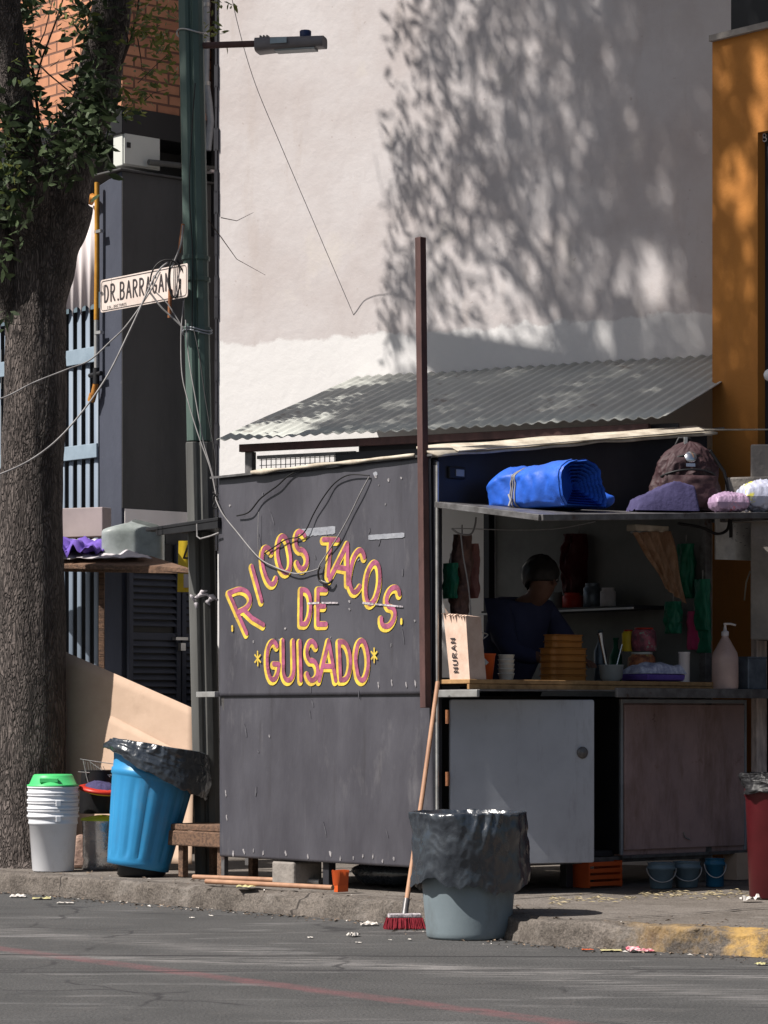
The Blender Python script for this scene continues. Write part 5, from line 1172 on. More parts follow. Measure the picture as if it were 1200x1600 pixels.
# concrete block under the panel
g = MB(); g.box((0, 0, .065), (.19, .2, .125), frame_mat(Q(a_of(446, .02), .1, PZ), U, V, Z)); cb_ = g.build('concrete_block', M['concrete'], bevel=.012); tag(cb_, 'concrete block propping the bottom of the lettered panel', 'block')
# lying broom handles with orange head
def gz(px, py, z): return ground_at(px, py, z)
lb1 = thing('lying_broom', gz(420, 1388, PZ), 'broom handle with orange head lying along the kerb, nearest the road', 'broom', 'brooms lying by the kerb')
g = MB(); g.tube([gz(322, 1377, PZ + .03), gz(520, 1387, PZ + .03)], .0135, 10); g.build('handle', M['handle_wood'], lb1)
ob_ = gz(533, 1395, PZ); mo = frame_mat(ob_, U, V, Z); g = MB(); g.box((0, 0, .03), (.03, .07, .05), mo)
for k_ in range(500):
    x = random.uniform(-.017, .017); y = random.uniform(-.038, .038); p = mo @ Vector((x, y, .04)); q = mo @ Vector((x * 1.6, y * 1.05, .115 + random.uniform(-.008, .004))); d = Vector((.0018, 0, 0)); g.add([p - d, p + d, q + d, q - d], [(0, 1, 2, 3)])
g.build('bristles', M['orange_pl'], lb1)
lb2 = thing('lying_pole', gz(420, 1378, PZ), 'bare wooden pole lying under the stall edge behind the orange headed broom', 'pole', 'brooms lying by the kerb')
g = MB(); g.tube([gz(302, 1370, PZ + .02), gz(490, 1377, PZ + .02)], .0135, 10); g.build('shaft', M['handle_wood'], lb2)
g = MB(); g.tube([gz(478, 1377, PZ + .02), gz(500, 1378, PZ + .02)], .0145, 10, mi=0); g.build('collar', M['light_metal'], lb2)

# dark bundle below the panel, bits
g = MB(); c = Q(a_of(600, .3), .35, PZ)
g.grid(lambda i_, j_: c + U * (.28 * math.cos(2 * math.pi * i_) * math.sin(math.pi * j_)) + V * (.15 * math.sin(2 * math.pi * i_) * math.sin(math.pi * j_)) + Z * (.075 - .07 * math.cos(math.pi * j_) + .02 * noise.noise(Vector((i_ * 8, j_ * 6, 0)))), 30, 16); tag(g.build('rubbish_sack', M['bag']), 'black sack pushed under the lettered panel near the broom', 'sack')

# standing broom
br0 = ground_at(632, 1452, 0.0)
sb = thing('push_broom', br0, 'upright broom with wooden handle and red bristles leaning on the stall corner', 'broom')
hb = br0 + Z * .065; htp = PB(684, 1066, -.06)
g = MB(); g.tube([hb, hb.lerp(htp, .5) + Vector((.004, 0, 0)), htp], [.0125, .012, .0115], 12); g.build('handle', M['handle_wood'], sb)
hx = Vector((1, .12, 0)).normalized(); mh = frame_mat(br0, hx, Z.cross(hx), Z)
g = MB(); g.box((0, 0, .065), (.16, .045, .022), mh); g.build('block', M['smear'], sb, bevel=.006)
g = MB()
for k_ in range(900):
    x = random.uniform(-.085, .085); y = random.uniform(-.024, .024); sp = 1.12 + .05 * random.random(); p = mh @ Vector((x, y, .056)); q = mh @ Vector((x * sp + random.uniform(-.006, .006), y * 1.5 + random.uniform(-.008, .008), random.uniform(.001, .01)))
    d = Vector((.0016, 0, 0)); g.add([p - d, p + d, q + d, q - d], [(0, 1, 2, 3)])
g.box((0, 0, .038), (.165, .04, .03), mh); g.build('bristles', M['brush_red'], sb)
g = MB(); g.tube([hb, hb + (htp - hb).normalized() * .09], .016, 10); g.build('socket', M['frame_metal'], sb)

# grey can with black bag
gc0 = ground_at(732, HOR + F / 13.22, 0); gc0.y = 13.22; gc0.x = (732 - 600) / F * 13.22
gc = thing('rubbish_bin', gc0, 'round grey plastic rubbish bin on the road in front of the stall', 'bin')
mg = Matrix.Translation(gc0)
pr_ = [(.175, 0), (.187, .003), (.193, .012), (.195, .03)] + [(.196 + .040 * k_ / 12, .04 + .465 * k_ / 12) for k_ in range(13)] + [(.242, .525), (.252, .53), (.252, .56), (.242, .562), (.235, .535), (.18, .02)]
g = MB(); g.lathe(pr_, mg, 90, wob=lambda i_, t, r_, z_: ((-.0018 if (math.degrees(t) % 30) < 2 and z_ < .5 else 0), 0)); g.build('body', M['can_grey'], gc)
for a_ in (math.radians(195), math.radians(15)):
    g = MB(); g.box((.226, 0, .46), (.02, .11, .05), mg @ Matrix.Rotation(a_, 4, 'Z')); g.build('handle', M['can_grey'], gc, bevel=.008)
mgl = mg @ Matrix.Translation((0, 0, -.002)); liner('bin_liner', mgl, .262, .577, .33, 'shiny black bag folded down over the round grey bin', 7.7, flare=-.004, dropfn=lambda t: .335 - .02 * math.sin(t * 2 + .5) )

# ------------------------------------------------------------------ under the stall, right side
def simple_bucket(p, r0, r1, h, m_, name, label, cat, group=None, inv=False):
    t = thing(name, p, label, cat, group); g_ = MB(); g_.lathe([(r0, 0), (r0 + .003, .005), (r1 - .003, h - .04), (r1 + .006, h - .035), (r1 + .006, h - .02), (r1, h - .018), (r1 + .001, h - .004), (r1 + .006, h), (r1 - .006, h), (r0 - .004, .01)], Matrix.Translation(p), 36); g_.build('body', m_, t)
    g_ = MB(); pts = [p + Vector((math.cos(t_) * (r1 + .008), -.01 - .0 * t_, h - .03 - .07 * math.sin(t_))) + Vector((0, -math.sin(t_) * r1, 0)) for t_ in [math.pi * k_ / 12 for k_ in range(13)]]; g_.tube(pts, .003, 6); g_.build('handle', M['light_metal'], t); return t
simple_bucket(gp_(1033, 15.25), .055, .070, .135, M['bluebkt'], 'small_pail', 'small grey blue pail under the brown cabinet, left one of the pair', 'pail', 'pails under the cabinet')
simple_bucket(gp_(1073, 15.35), .055, .070, .135, M['bluebkt'], 'small_pail', 'small grey blue pail under the brown cabinet, right one of the pair', 'pail', 'pails under the cabinet')
simple_bucket(gp_(1117, 15.4), .045, .05, .15, M['bluejug'], 'blue_jug', 'narrow deep blue jug under the right end of the cabinet', 'jug')
oc = thing('orange_crate', gp_(915, 15.3), 'orange plastic crate pushed under the gap in the stall front', 'crate')
g = MB(); g.box((0, 0, .06), (.25, .2, .01), frame_mat(gp_(925, 15.4), V, -U, Z))
for k_ in range(4): g.box((0, -.1, .02 + .035 * k_), (.25, .008, .022), frame_mat(gp_(925, 15.4), V, -U, Z))
for x in (-.12, .12): g.box((x, 0, .07), (.012, .2, .14), frame_mat(gp_(925, 15.4), V, -U, Z))
g.build('slatted_side', M['orange_pl'], oc)
g = MB(); g.box((0, 0, .075), (.1, .1, .15), frame_mat(Q(.0, b_of(1150, 0), PZ), U, V, Z)); tag(g.build('foot_block', M['carton']), 'brown timber block under the right end of the stall', 'block')
# red bin at the right edge with dark liner
rb = thing('rubbish_bin', gp_(1215, 14.6), 'dark red round bin cut by the right edge below the counter', 'bin')
g = MB(); g.lathe([(.14, 0), (.15, .01), (.17, .5), (.175, .51), (.175, .56)], Matrix.Translation(gp_(1218, 14.4)), 48); g.build('body', M['dark_red'], rb)
liner('bin_liner', Matrix.Translation(gp_(1218, 14.4)), .176, .62, .1, 'dark bag folded over the red bin at the right edge', 12.2, flare=.005).data.materials[0] = M['black']

# ------------------------------------------------------------------ things on the flap
def flap_pt(px, i_):                              # on the flap top: i_ 0 hinge .. 1 outer
    a = FA * i_; b = b_of(px, a); j = b / (B1 + .05); p = fl(i_, j); return p + Z * .006
# rolled blue tarp
tb = flap_pt(850, .55)
tv = thing('rolled_tarp', tb, 'bright blue tarpaulin folded and tied with cord on the hatch flap', 'tarpaulin')
c0 = flap_pt(775, .6); c1 = flap_pt(950, .6); ax = U.copy(); Lt = .53
tb_c = Q(.12, b_of(757, .12) + .19, 0); tb_c.z = fl(.7, .3).z + .012; ori = frame_mat(tb_c, U, V, Z)
g = MB()
def tarp(i_, j_):
    t = 2 * math.pi * j_; x = Lt * i_; e = (.72 + .28 * min(1, i_ / .15) ** .5) * (1 - .03 * math.sin(i_ * 5)); 
    pin = 1 - .10 * math.exp(-((i_ - .36) / .05) ** 2)
    n_ = noise.noise(Vector((i_ * 3, math.cos(t) * 1.5, math.sin(t) * 1.5))) * .022 + noise.noise(Vector((i_ * 9, math.cos(t) * 4, math.sin(t) * 4))) * .006 + (.5 - abs(noise.noise(Vector((i_ * 6, math.cos(t) * 3, math.sin(t) * 3 + 7)))) ** .55) * .016
    cy, sy = math.cos(t), math.sin(t)
    y = (.185 * math.copysign(abs(cy) ** .7, cy) + n_) * (.7 + .3 * e) - (.05 * (1 + sy) * cy * cy * (cy > 0)); z_ = ((.113 - .022 * max(0, cy)) * e * pin) * (1 + math.copysign(abs(sy) ** .7, sy)) + n_ * .7 * (sy + .2)
    if sy < -.2: z_ = max(.0, z_ - .02)
    return ori @ Vector((x, y, max(0, z_)))
g.grid(tarp, 110, 64, True)
end = [tarp(1, k_ / 64) for k_ in range(64)]; ce = sum(end, Vector()) / 64
g.build('roll', M['tarp'], tv)
# open folded end: concentric folds
g = MB()
for r_i in range(7):
    f1 = 1 - r_i * .13; 
    ring = [ce + (p - ce) * f1 - ax * (.012 + .016 * r_i) for p in end]; ring2 = [ce + (p - ce) * (f1 - .06) - ax * (-.012 + .010 * r_i) for p in end]
    g.add(ring + ring2, [(k_, (k_ + 1) % 64, 64 + (k_ + 1) % 64, 64 + k_) for k_ in range(64)], True)
    ring3 = [ce + (p - ce) * (f1 - .13) - ax * (.012 + .016 * (r_i + 1)) for p in end]; g.add(ring2 + ring3, [(k_, (k_ + 1) % 64, 64 + (k_ + 1) % 64, 64 + k_) for k_ in range(64)], True)
g.build('folded_end', M['tarp'], tv)
g = MB(); tl = ori @ Vector((Lt - .16, .235, .055)); g.grid(lambda i_, j_: tl + Vector(((.10 * math.cos(2 * math.pi * i_) * math.sin(math.pi * j_)), .05 * math.sin(2 * math.pi * i_) * math.sin(math.pi * j_), -.045 * math.cos(math.pi * j_) + .015 * noise.noise(Vector((i_ * 6, j_ * 6, 1))))), 24, 12); g.build('loose_corner', M['tarp'], tv)
g = MB()
for (x, dx) in ((.33, .02), (.36, .0), (.40, -.02)):
    ring = [];
    for k_ in range(65):
        p = tarp(x + dx * math.sin(k_ / 64 * 6.28), k_ / 64); cc = ori @ Vector((Lt * x, 0, .1)); ring.append(p + (p - cc).normalized() * .004)
    g.tube(ring, .0045, 6, cap=False)
kp_ = ori @ Vector((Lt * .36, -.20, .07)); g.tube([kp_, kp_ + Vector((.01, -.02, -.03)), kp_ + Vector((.0, -.02, -.06))], .007, 6); g.build('cord', M['cable_grey'], tv)
# backpack
bp0 = flap_pt(1068, .35)
bk = thing('backpack', bp0, 'dark maroon backpack slumped on the hatch flap behind the purple cloth', 'backpack')
mk = frame_mat(bp0, Vector((1, .25, 0)).normalized(), Vector((-.25, 1, 0)).normalized(), Z)
g = MB()
def bpk(i_, j_):
    t = 2 * math.pi * i_; h = .37 * (1 - math.cos(math.pi * j_)) / 2; w = .205 * math.sin(math.pi * min(1, .25 + j_ * .76)) ** .55 * (1.04 - .25 * j_); w = max(w, .0)
    w = .21 * (max(0, 1 - (j_ * 1.0) ** 3.2)) ** .5 * (1 - .1 * math.sin(j_ * 3)); dpt = w * .62
    n_ = noise.noise(Vector((math.cos(t) * 2.2, math.sin(t) * 2.2, j_ * 3.5))) * .026 + (.5 - abs(noise.noise(Vector((math.cos(t) * 4, math.sin(t) * 4, j_ * 7)))) ** .6) * .014 + (.5 - abs(noise.noise(Vector((math.cos(t) * 10, math.sin(t) * 10, j_ * 16 + 4)))) ** .6) * .003
    return mk @ Vector((math.cos(t) * (w + n_) + .02 * j_, math.sin(t) * (dpt + n_), .375 * j_ + .01 * math.sin(t * 3)))
g.grid(bpk, 128, 90, True); g.build('body', M['backpack'], bk)
g = MB()
for zz, w_, dz2 in ((.30, .12, .05), (.22, .165, .05)):
    g.tube([mk @ Vector((w_ * math.sin(t), -.125 * math.cos(t) * (.75 if zz > .25 else 1.02) - .005, zz - dz2 * (1 - math.cos(t)))) for t in [(-1.25 + 2.5 * k_ / 20) for k_ in range(21)]], .006, 6)
g.build('zip', M['black'], bk)
g = MB()
def pocket(i_, j_):
    x = -.14 + .28 * i_; z_ = .02 + .17 * j_; bulge = math.sin(math.pi * i_) ** .5 * math.sin(math.pi * min(1, j_ * .9 + .05)) ** .5
    return mk @ Vector((x, -.115 - .045 * bulge + .015 * noise.noise(Vector((i_ * 5, j_ * 5, 2))), z_))
g.grid(pocket, 24, 16, True); g.build('front_pocket', M['backpack'], bk)
g = MB(); g.lathe([(0, .006), (.03, .006), (.034, .0)], frame_mat(mk @ Vector((-.01, -.108, .29)), Vector((1, .2, .0)), Vector((0, .5, 1)), Vector((.1, -1, .45))), 20, cap_bot=False); g.box((-.01, -.03, .0), (.05, .02, .006), frame_mat(mk @ Vector((-.005, -.115, .27)), Vector((1, .2, .0)), Vector((0, .5, 1)), Vector((.1, -1, .45)))); g.build('badge', M['steel'], bk)
g = MB(); g.tube([mk @ Vector((-.05, .05, .34)), mk @ Vector((-.03, .02, .40)), mk @ Vector((.03, .02, .40)), mk @ Vector((.06, .05, .34))], .008, 6); g.build('handle', M['black'], bk)
g = MB(); g.box((.0, .0, .385), (.018, .01, .04), mk); g.build('buckle', M['light_metal'], bk)
g = MB(); g.tube([mk @ Vector((.12, -.05, .33)), mk @ Vector((.20, -.05, .22)), mk @ Vector((.235, -.04, .1)), mk @ Vector((.23, -.06, .01))], .009, 6); g.build('strap', M['black'], bk)
# purple folded cloth
pc0 = flap_pt(1030, .8)
pcm = frame_mat(pc0, Vector((.98, .2, 0)).normalized(), Vector((-.2, .98, 0)).normalized(), Z)
g = MB()
def pcl(i_, j_):
    x = -.17 + .34 * i_; y = -.10 + .20 * j_
    prof = min(1, .30 + 1.05 * i_ ** .9) * (min(1, i_ / .05) ** .5) * (min(1, (1 - i_) / .06) ** .5 if i_ < 1 else 0) * (1 - .22 * max(0, i_ - .72) / .28)
    f = min(1, min(j_, 1 - j_) / .13) ** .5 if 0 < j_ < 1 else 0
    fold = .010 * (1 - 2 * abs(noise.noise(Vector((i_ * 3 + j_ * 2, j_ * 7, 3)))) ** .6) + .006 * noise.noise(Vector((i_ * 12, j_ * 12, 1)))
    return pcm @ Vector((x + .012 * noise.noise(Vector((j_ * 4, i_ * 3, 0))), y - .03 * (1 - f) * .2, max(0, .145 * prof * f + fold * f)))
g.grid(pcl, 60, 50, True); o = g.build('folded_cloth', M['purple']); tag(o, 'folded purple blue cloth in front of the maroon backpack', 'cloth')
# packets at the right edge
M['packet'] = mat('printed_packet', (.50, .50, .60), .25, 0, (.40, .42, .55), 6, .5, bump=.6, bscale=20, bdist=.01, spots=(.65, .60, .10), spot_scale=8, spot_lo=.56, spot_hi=.60, spec=.6)
M['packet2'] = mat('lilac_packet', (.42, .30, .42), .3, 0, (.30, .2, .32), 6, .5, bump=.7, bscale=25, bdist=.01, spots=(.65, .2, .25), spot_scale=9, spot_lo=.6, spot_hi=.64)
def pillow(name, o_, L_, W_, H_, m_, label, cat, rot=0.):
    t = thing(name, o_, label, cat); mm = frame_mat(o_, Vector((math.cos(rot), math.sin(rot), 0)), Vector((-math.sin(rot), math.cos(rot), 0)), Z); g_ = MB()
    def fn(sgn):
        return lambda i_, j_: mm @ Vector(((i_ - .5) * L_, (j_ - .5) * W_, H_ / 2 + sgn * H_ / 2 * (max(0, math.sin(math.pi * i_) * math.sin(math.pi * j_))) ** .22 * (1 + .25 * noise.noise(Vector((i_ * 4, j_ * 4, sgn)))) + (.5 - abs(noise.noise(Vector((i_ * 9, j_ * 9, sgn + 3)))) ** .6) * H_ * .16 * (0 < i_ < 1 and 0 < j_ < 1)))
    g_.grid(fn(1), 48, 36, True); g_.grid(fn(-1), 48, 36, True); g_.build('wrapper', m_, t); return t, mm
t, mm = pillow('plastic_packet', flap_pt(1192, .75), .30, .20, .16, M['packet'], 'shiny white and yellow plastic packet at the right end of the flap', 'packet', .2)
g = MB(); g.box((.03, -.085, .075), (.10, .006, .022), mm); g.build('print', M['navy'], t)
t, mm = pillow('plastic_packet', flap_pt(1133, .7), .19, .13, .10, M['packet2'], 'smaller lilac and pink packet left of the shiny white packet', 'packet', .3)

# ------------------------------------------------------------------ things on the counter
def cp(px, a, z=WZ): return Q(a, b_of(px, a), z)
# tall carton at the left
cx0, cx1 = .05, .225
ct = thing('tall_carton', Q(.14, .09, WZ), 'tall torn pink tan carton with writing at the left end of the counter', 'carton')
h_c = .335
g = MB(); P = [Q(cx0 + .03, .04, WZ), Q(cx1, .04, WZ), Q(cx1 - .01, .16, WZ), Q(cx0 + .03, .16, WZ)]; Pt = [Q(cx0 - .02, .04, WZ + h_c), Q(cx1 - .03, .04, WZ + h_c - .015), Q(cx1 - .04, .15, WZ + h_c - .02), Q(cx0 - .02, .15, WZ + h_c)]
g.add(P + Pt, [(0, 1, 5, 4), (1, 2, 6, 5), (2, 3, 7, 6), (3, 0, 4, 7)]); g.build('sides', M['carton_pale'], ct, solid=.004)
g = MB()
for k_ in range(9):
    f = k_ / 8; p = Pt[0].lerp(Pt[1], f); g.add([p - V * .003, p + U * .02 - V * .003, p + U * .012 - V * (.02 + .01 * random.random()) + Z * random.uniform(-.02, .03)], [(0, 1, 2)])
g.build('torn_top', M['carton_pale'], ct, solid=.003)
g = MB(); zz = WZ + .03; xL = .13
def bx(x, y):                                     # carton face coords: y up, x right
    f = y / h_c; return (Q(cx0 + .03, .036, WZ) + U * x).lerp(Q(cx0 - .02, .036, WZ + h_c) + U * x, f)
yy = .035
for ch in "NURAN":
    for stx in GL[ch]: stroke_mesh(g, [bx(.055 - (py_ - .5) * .032, yy + px_ * .026) for (px_, py_) in stx], .0062, -V, .002)
    yy += .037
g.build('lettering', M['sign_ink'], ct)
# orange tub with spatula
op = cp(755, .06)
ot = thing('orange_pot', op, 'small orange plastic pot holding a spatula on the counter', 'pot')
g = MB(); g.lathe([(.045, 0), (.048, .004), (.062, .125), (.066, .127), (.066, .135), (.058, .135), (.045, .01)], Matrix.Translation(op), 32); g.build('body', M['orange_pl'], ot)
g = MB(); g.box((0, 0, 0), (.022, .006, .11), frame_mat(op + Vector((-.02, -.07, .12)), Vector((.72, 0, .69)), Vector((0, 1, 0)), Vector((-.69, 0, .72)))); tag(g.build('spatula', M['light_metal'], bevel=.002), 'pale metal spatula sticking out of the orange pot', 'spatula')
g = MB(); c = op + Vector((-.02, 0, .16)); g.grid(lambda i_, j_: c + Vector((.025 * math.cos(6.283 * i_) * math.sin(math.pi * j_), .025 * math.sin(6.283 * i_) * math.sin(math.pi * j_), -.03 * math.cos(math.pi * j_))), 14, 8); tag(g.build('blue_ball', M['bluejug']), 'blue rounded scrubber above the orange pot', 'scrubber')
# steel cups stack
for k_ in range(5):
    p = cp(791, .03) + Z * (.024 * k_); g = MB(); g.lathe([(.034, 0), (.042, .032), (.045, .034), (.043, .037), (.04, .034), (.032, .003)], Matrix.Translation(p), 28); tag(g.build('steel_bowl', M['box_grey']), ['shiny steel bowl at the bottom of the small stack on the counter', 'second steel bowl from the bottom of the small stack', 'middle steel bowl of the five stacked on the counter', 'fourth steel bowl from the bottom of the small stack', 'topmost steel bowl of the small stack'][k_], 'bowl', 'stack of steel bowls')
# amber tubs stack
ab = cp(880, -.12)
for k_ in range(7):
    p = ab + Z * (.036 * k_); g = MB()
    w_ = .125 if k_ < 5 else .105; g.slab([p + U * (y - w_ / 2) * .9 + V * (x - w_ * 1.05) for (x, y) in rrect(w_ * 2.1, w_, .03)], Z * .028); g.slab([p + Z * .028 + U * (y - w_ / 2 - .006) * .9 + V * (x - w_ * 1.05 - .006) for (x, y) in rrect(w_ * 2.1 + .012, w_ + .012, .032)], Z * .006)
    tag(g.build('amber_tub', M['amber_tub'], bevel=.003), ['lowest', 'second lowest', 'third lowest', 'middle', 'third highest', 'second highest', 'topmost'][k_] + ' amber plastic tub of the tall stack on the counter', 'tub', 'stack of amber tubs')
# cloudy beaker with utensils + tray with napkins + cylinder + sacks
bkp = cp(955, .02)
bt = thing('utensil_beaker', bkp, 'cloudy plastic tub with spoons leaning in it on the counter', 'container')
g = MB(); g.lathe([(.04, 0), (.06, .02), (.066, .085), (.07, .09), (.062, .09), (.05, .02)], Matrix.Translation(bkp), 28); g.build('tub', M['glassy'], bt)
g = MB(); g.tube([bkp + Vector((-.02, 0, .05)), bkp + Vector((-.05, 0, .2)), bkp + Vector((-.06, 0, .26))], [.006, .010, .016], 8); g.tube([bkp + Vector((.02, 0, .05)), bkp + Vector((.06, .02, .2))], .004, 6); g.build('spoons', M['steel'], bt)
nt_ = thing('napkin_tray', cp(1022, .02), 'purple tray piled with pale patterned napkins on the counter', 'tray')
p = cp(1022, .02); mN = frame_mat(p, V, -U, Z)
g = MB(); g.box((0, 0, .025), (.30, .2, .035), mN, taper=1.05); g.build('tray', M['violet'], nt_, bevel=.008)
g = MB(); g.grid(lambda i_, j_: mN @ Vector(((i_ - .5) * .31 + .01 * noise.noise(Vector((j_ * 5, 0, 0))), (j_ - .5) * .22, .05 + .055 * (math.sin(math.pi * i_) * math.sin(math.pi * j_)) ** .3 + .02 * noise.noise(Vector((i_ * 5, j_ * 5, 2))) if 0 < i_ < 1 and 0 < j_ < 1 else .045)), 30, 20); 
M['napkin'] = mat('patterned_napkins', (.62, .64, .78), .8, 0, (.3, .32, .5), 30, .8, bump=.8, bscale=20, bdist=.01); g.build('napkins', M['napkin'], nt_)
g = MB(); p = cp(1069, .10); g.lathe([(.030, 0), (.031, .155), (.033, .157), (.033, .165), (.028, .165)], Matrix.Translation(p), 28, cap_top=True); tag(g.build('paper_cup_stack', M['clad_white']), 'upright white cylinder of cups at the right end of the counter', 'cups')
M['sack'] = mat('patterned_snack_bags', (.55, .20, .09), .4, 0, (.2, .07, .05), 18, .9, bump=.6, bscale=20, bdist=.01, spots=(.42, .32, .12), spot_scale=22, spot_lo=.56, spot_hi=.6)
M['sack2'] = mat('pink_snack_bags', (.40, .10, .14), .4, 0, (.14, .06, .08), 18, .9, bump=.6, bscale=20, bdist=.01, spots=(.3, .4, .35), spot_scale=20, spot_lo=.58, spot_hi=.62)
pr = random.Random(3)
for (x, w_, h_, mm_, lab) in [(845, .05, .13, 'tin', 'dull tin jar at the left of the inner shelf'), (868, .045, .10, 'glassy', 'cloudy jar on the inner shelf beside the tin jar'), (895, .06, .09, 'red_pl', 'red lidded tub on the inner shelf'), (925, .05, .14, 'tin', 'taller dull tin on the inner shelf'), (950, .045, .11, 'cloth_white', 'white pot at the right of the inner shelf')]:
    bz_ = B1 - .12; o_ = Q(a_of(x, bz_), bz_, 1.64); g = MB(); g.lathe([(w_ * .9, 0), (w_, .005), (w_, h_ * .8), (w_ * .75, h_ * .88), (w_ * .8, h_ * .9), (w_ * .8, h_)], Matrix.Translation(o_), 24, cap_top=True); tag(g.build('shelf_jar', M[mm_]), lab, 'jar')
for (x, a, dz3, r_, h_, mm_, nm_, lab) in [(1003, -.22, .0, .078, .17, 'sack', 'sweets_jar', 'squat jar full of brown sweets behind the napkin tray'), (1006, -.22, .175, .070, .13, 'sack2', 'sweets_jar', 'jar of pink sweets standing on the brown jar'), (982, -.30, .175, .035, .12, 'yellow_sign', 'small_bottle', 'small yellow bottle beside the jar of pink sweets')]:
    o_ = cp(x, a) + Z * dz3; t = thing(nm_, o_, lab, 'jar' if 'jar' in nm_ else 'bottle'); g = MB()
    g.lathe([(r_ * .9, 0), (r_, .01), (r_ * 1.02, h_ * .5), (r_, h_ * .82), (r_ * .7, h_ * .93)], Matrix.Translation(o_), 40, wob=lambda i_, th, rr2, z_: (.010 * noise.noise(Vector((math.cos(th) * 4, math.sin(th) * 4, z_ * 40 + r_ * 50))), 0)); g.build('jar_body', M[mm_], t)
    g = MB(); g.lathe([(r_ * .72, h_ * .92), (r_ * .75, h_ * .93), (r_ * .75, h_ * .995), (0, h_)], Matrix.Translation(o_), 30, cap_bot=False); g.build('lid', M['red_pl' if 'pink' in lab else 'box_grey'], t)
for (x, a, h_, mm_, lab) in [(938, -.55, .30, 'tin', 'tall dark bottle standing behind the spoons'), (962, -.6, .26, 'green_bag', 'green bottle standing behind the spoons'), (1040, -.45, .22, 'bluejug', 'blue bottle right of the sweets jars')]:
    o_ = cp(x, a); g = MB(); g.lathe([(.032, 0), (.036, .006), (.036, h_ * .6), (.014, h_ * .78), (.013, h_ * .95), (.016, h_ * .955), (.016, h_)], Matrix.Translation(o_), 24, cap_top=True); tag(g.build('bottle', M[mm_]), lab, 'bottle')

# soap bottle, tin, on the tray
sp0 = Q(.26, b_of(1133, .26), 1.165)
sbt = thing('soap_bottle', sp0, 'milky pink pump soap bottle on the outer metal tray', 'bottle')
g = MB(); g.lathe([(.066, 0), (.072, .01), (.072, .17), (.066, .20), (.03, .265), (.018, .285), (.018, .30)], Matrix.Translation(sp0), 36, cap_top=True); g.build('bottle', M['soap'], sbt)
g = MB(); g.lathe([(.02, .292), (.02, .315), (.010, .32), (.006, .35), (.009, .352), (.009, .362)], Matrix.Translation(sp0), 20, cap_top=True); g.tube([sp0 + Vector((0, 0, .357)), sp0 + Vector((.03, -.01, .357)), sp0 + Vector((.055, -.02, .349))], .006, 8); g.build('pump', M['clad_white'], sbt)
tp0 = Q(.26, b_of(1173, .26), 1.165)
g = MB(); g.box((0, 0, .085), (.10, .15, .17), frame_mat(tp0, U, V, Z)); tt_ = thing('tin_box', tp0, 'dull blue grey square tin beside the pump bottle', 'tin'); g.build('body', M['tin'], tt_, bevel=.006)
g = MB(); g.box((0, 0, .175), (.105, .155, .012), frame_mat(tp0, U, V, Z)); g.build('lid', M['tin'], tt_, bevel=.004)
# hanging stuff in the hatch
def hang(name, px0, y0, y1, a, w, m_, label, cat, seedn, group=None, taper=.5, dep=.05):
    top_ = PA(px0, y0, a); h = (y1 - y0) / F * top_.y
    t = thing(name, top_, label, cat, group); g_ = MB()
    def fn(i_, j_):
        th = 2 * math.pi * i_; ww = w / 2 * (taper + (1 - taper) * math.sin(math.pi * min(1, .12 + j_ * .8))) * (1 if j_ < .97 else .6)
        n_ = noise.noise(Vector((math.cos(th) * 2, math.sin(th) * 2, seedn + j_ * 3))) * .35 + noise.noise(Vector((math.cos(th) * 6, math.sin(th) * 6, seedn + j_ * 6))) * .18
        return top_ + V * (math.cos(th) * ww * (1 + n_)) + U * (math.sin(th) * dep * (1 + n_)) - Z * (h * j_)
    g_.grid(fn, 36, 30, True); g_.build('bag', m_, t)
    g_ = MB(); g_.tube([top_ + Z * .05, top_ - Z * .01], .004, 6); g_.build('string', M['cable_grey'], t); return t
hang('hanging_bag', 722, 835, 920, -.10, .10, M['brown_bag'], 'brown bag bundle hanging inside the left side of the hatch', 'bag', 1, 'bags hung in the hatch')
hang('hanging_bag', 736, 850, 935, -.16, .075, M['pink_bag'], 'dull pink plastic bag hanging inside the left of the hatch', 'bag', 2, 'bags hung in the hatch')
hang('hanging_bag', 704, 880, 935, -.08, .05, M['green_bag'], 'small green bag hanging by the left post of the hatch', 'bag', 3, 'bags hung in the hatch')
hang('hanging_bag', 718, 915, 965, -.10, .09, M['brown_bag'], 'crumpled brown bag bundle just above the torn carton', 'bag', 4, 'bags hung in the hatch')
hang('green_bag', 1072, 850, 935, -.12, .10, M['green_bag'], 'dark green bag hanging at the right post of the hatch', 'bag', 5, 'green bags at the right')
hang('green_bag', 1098, 905, 985, .03, .06, M['green_bag'], 'bright green bag tied outside the right post of the hatch', 'bag', 6, 'green bags at the right')
hang('green_bag', 1052, 940, 990, -.12, .09, M['green_bag'], 'low puffed green bag above the white cylinder', 'bag', 7, 'green bags at the right')
hang('green_bag', 1100, 965, 1020, .02, .025, M['green_bag'], 'thin trailing end of green bag along the right post', 'bag', 8, 'green bags at the right')
hang('pink_tool', 1085, 955, 1015, -.05, .022, M['magenta'], 'narrow magenta plastic tool hanging at the right post', 'tool', 9)
hang('blue_bag', 1030, 925, 1010, -.5, .14, M['navy'], 'navy cloth bag hanging deep inside the right of the stall', 'bag', 10)
hang('red_jacket', 905, 835, 930, -1.0, .26, M['dark_red'], 'dark red garment hanging on the inner wall of the stall', 'garment', 11, taper=.7)
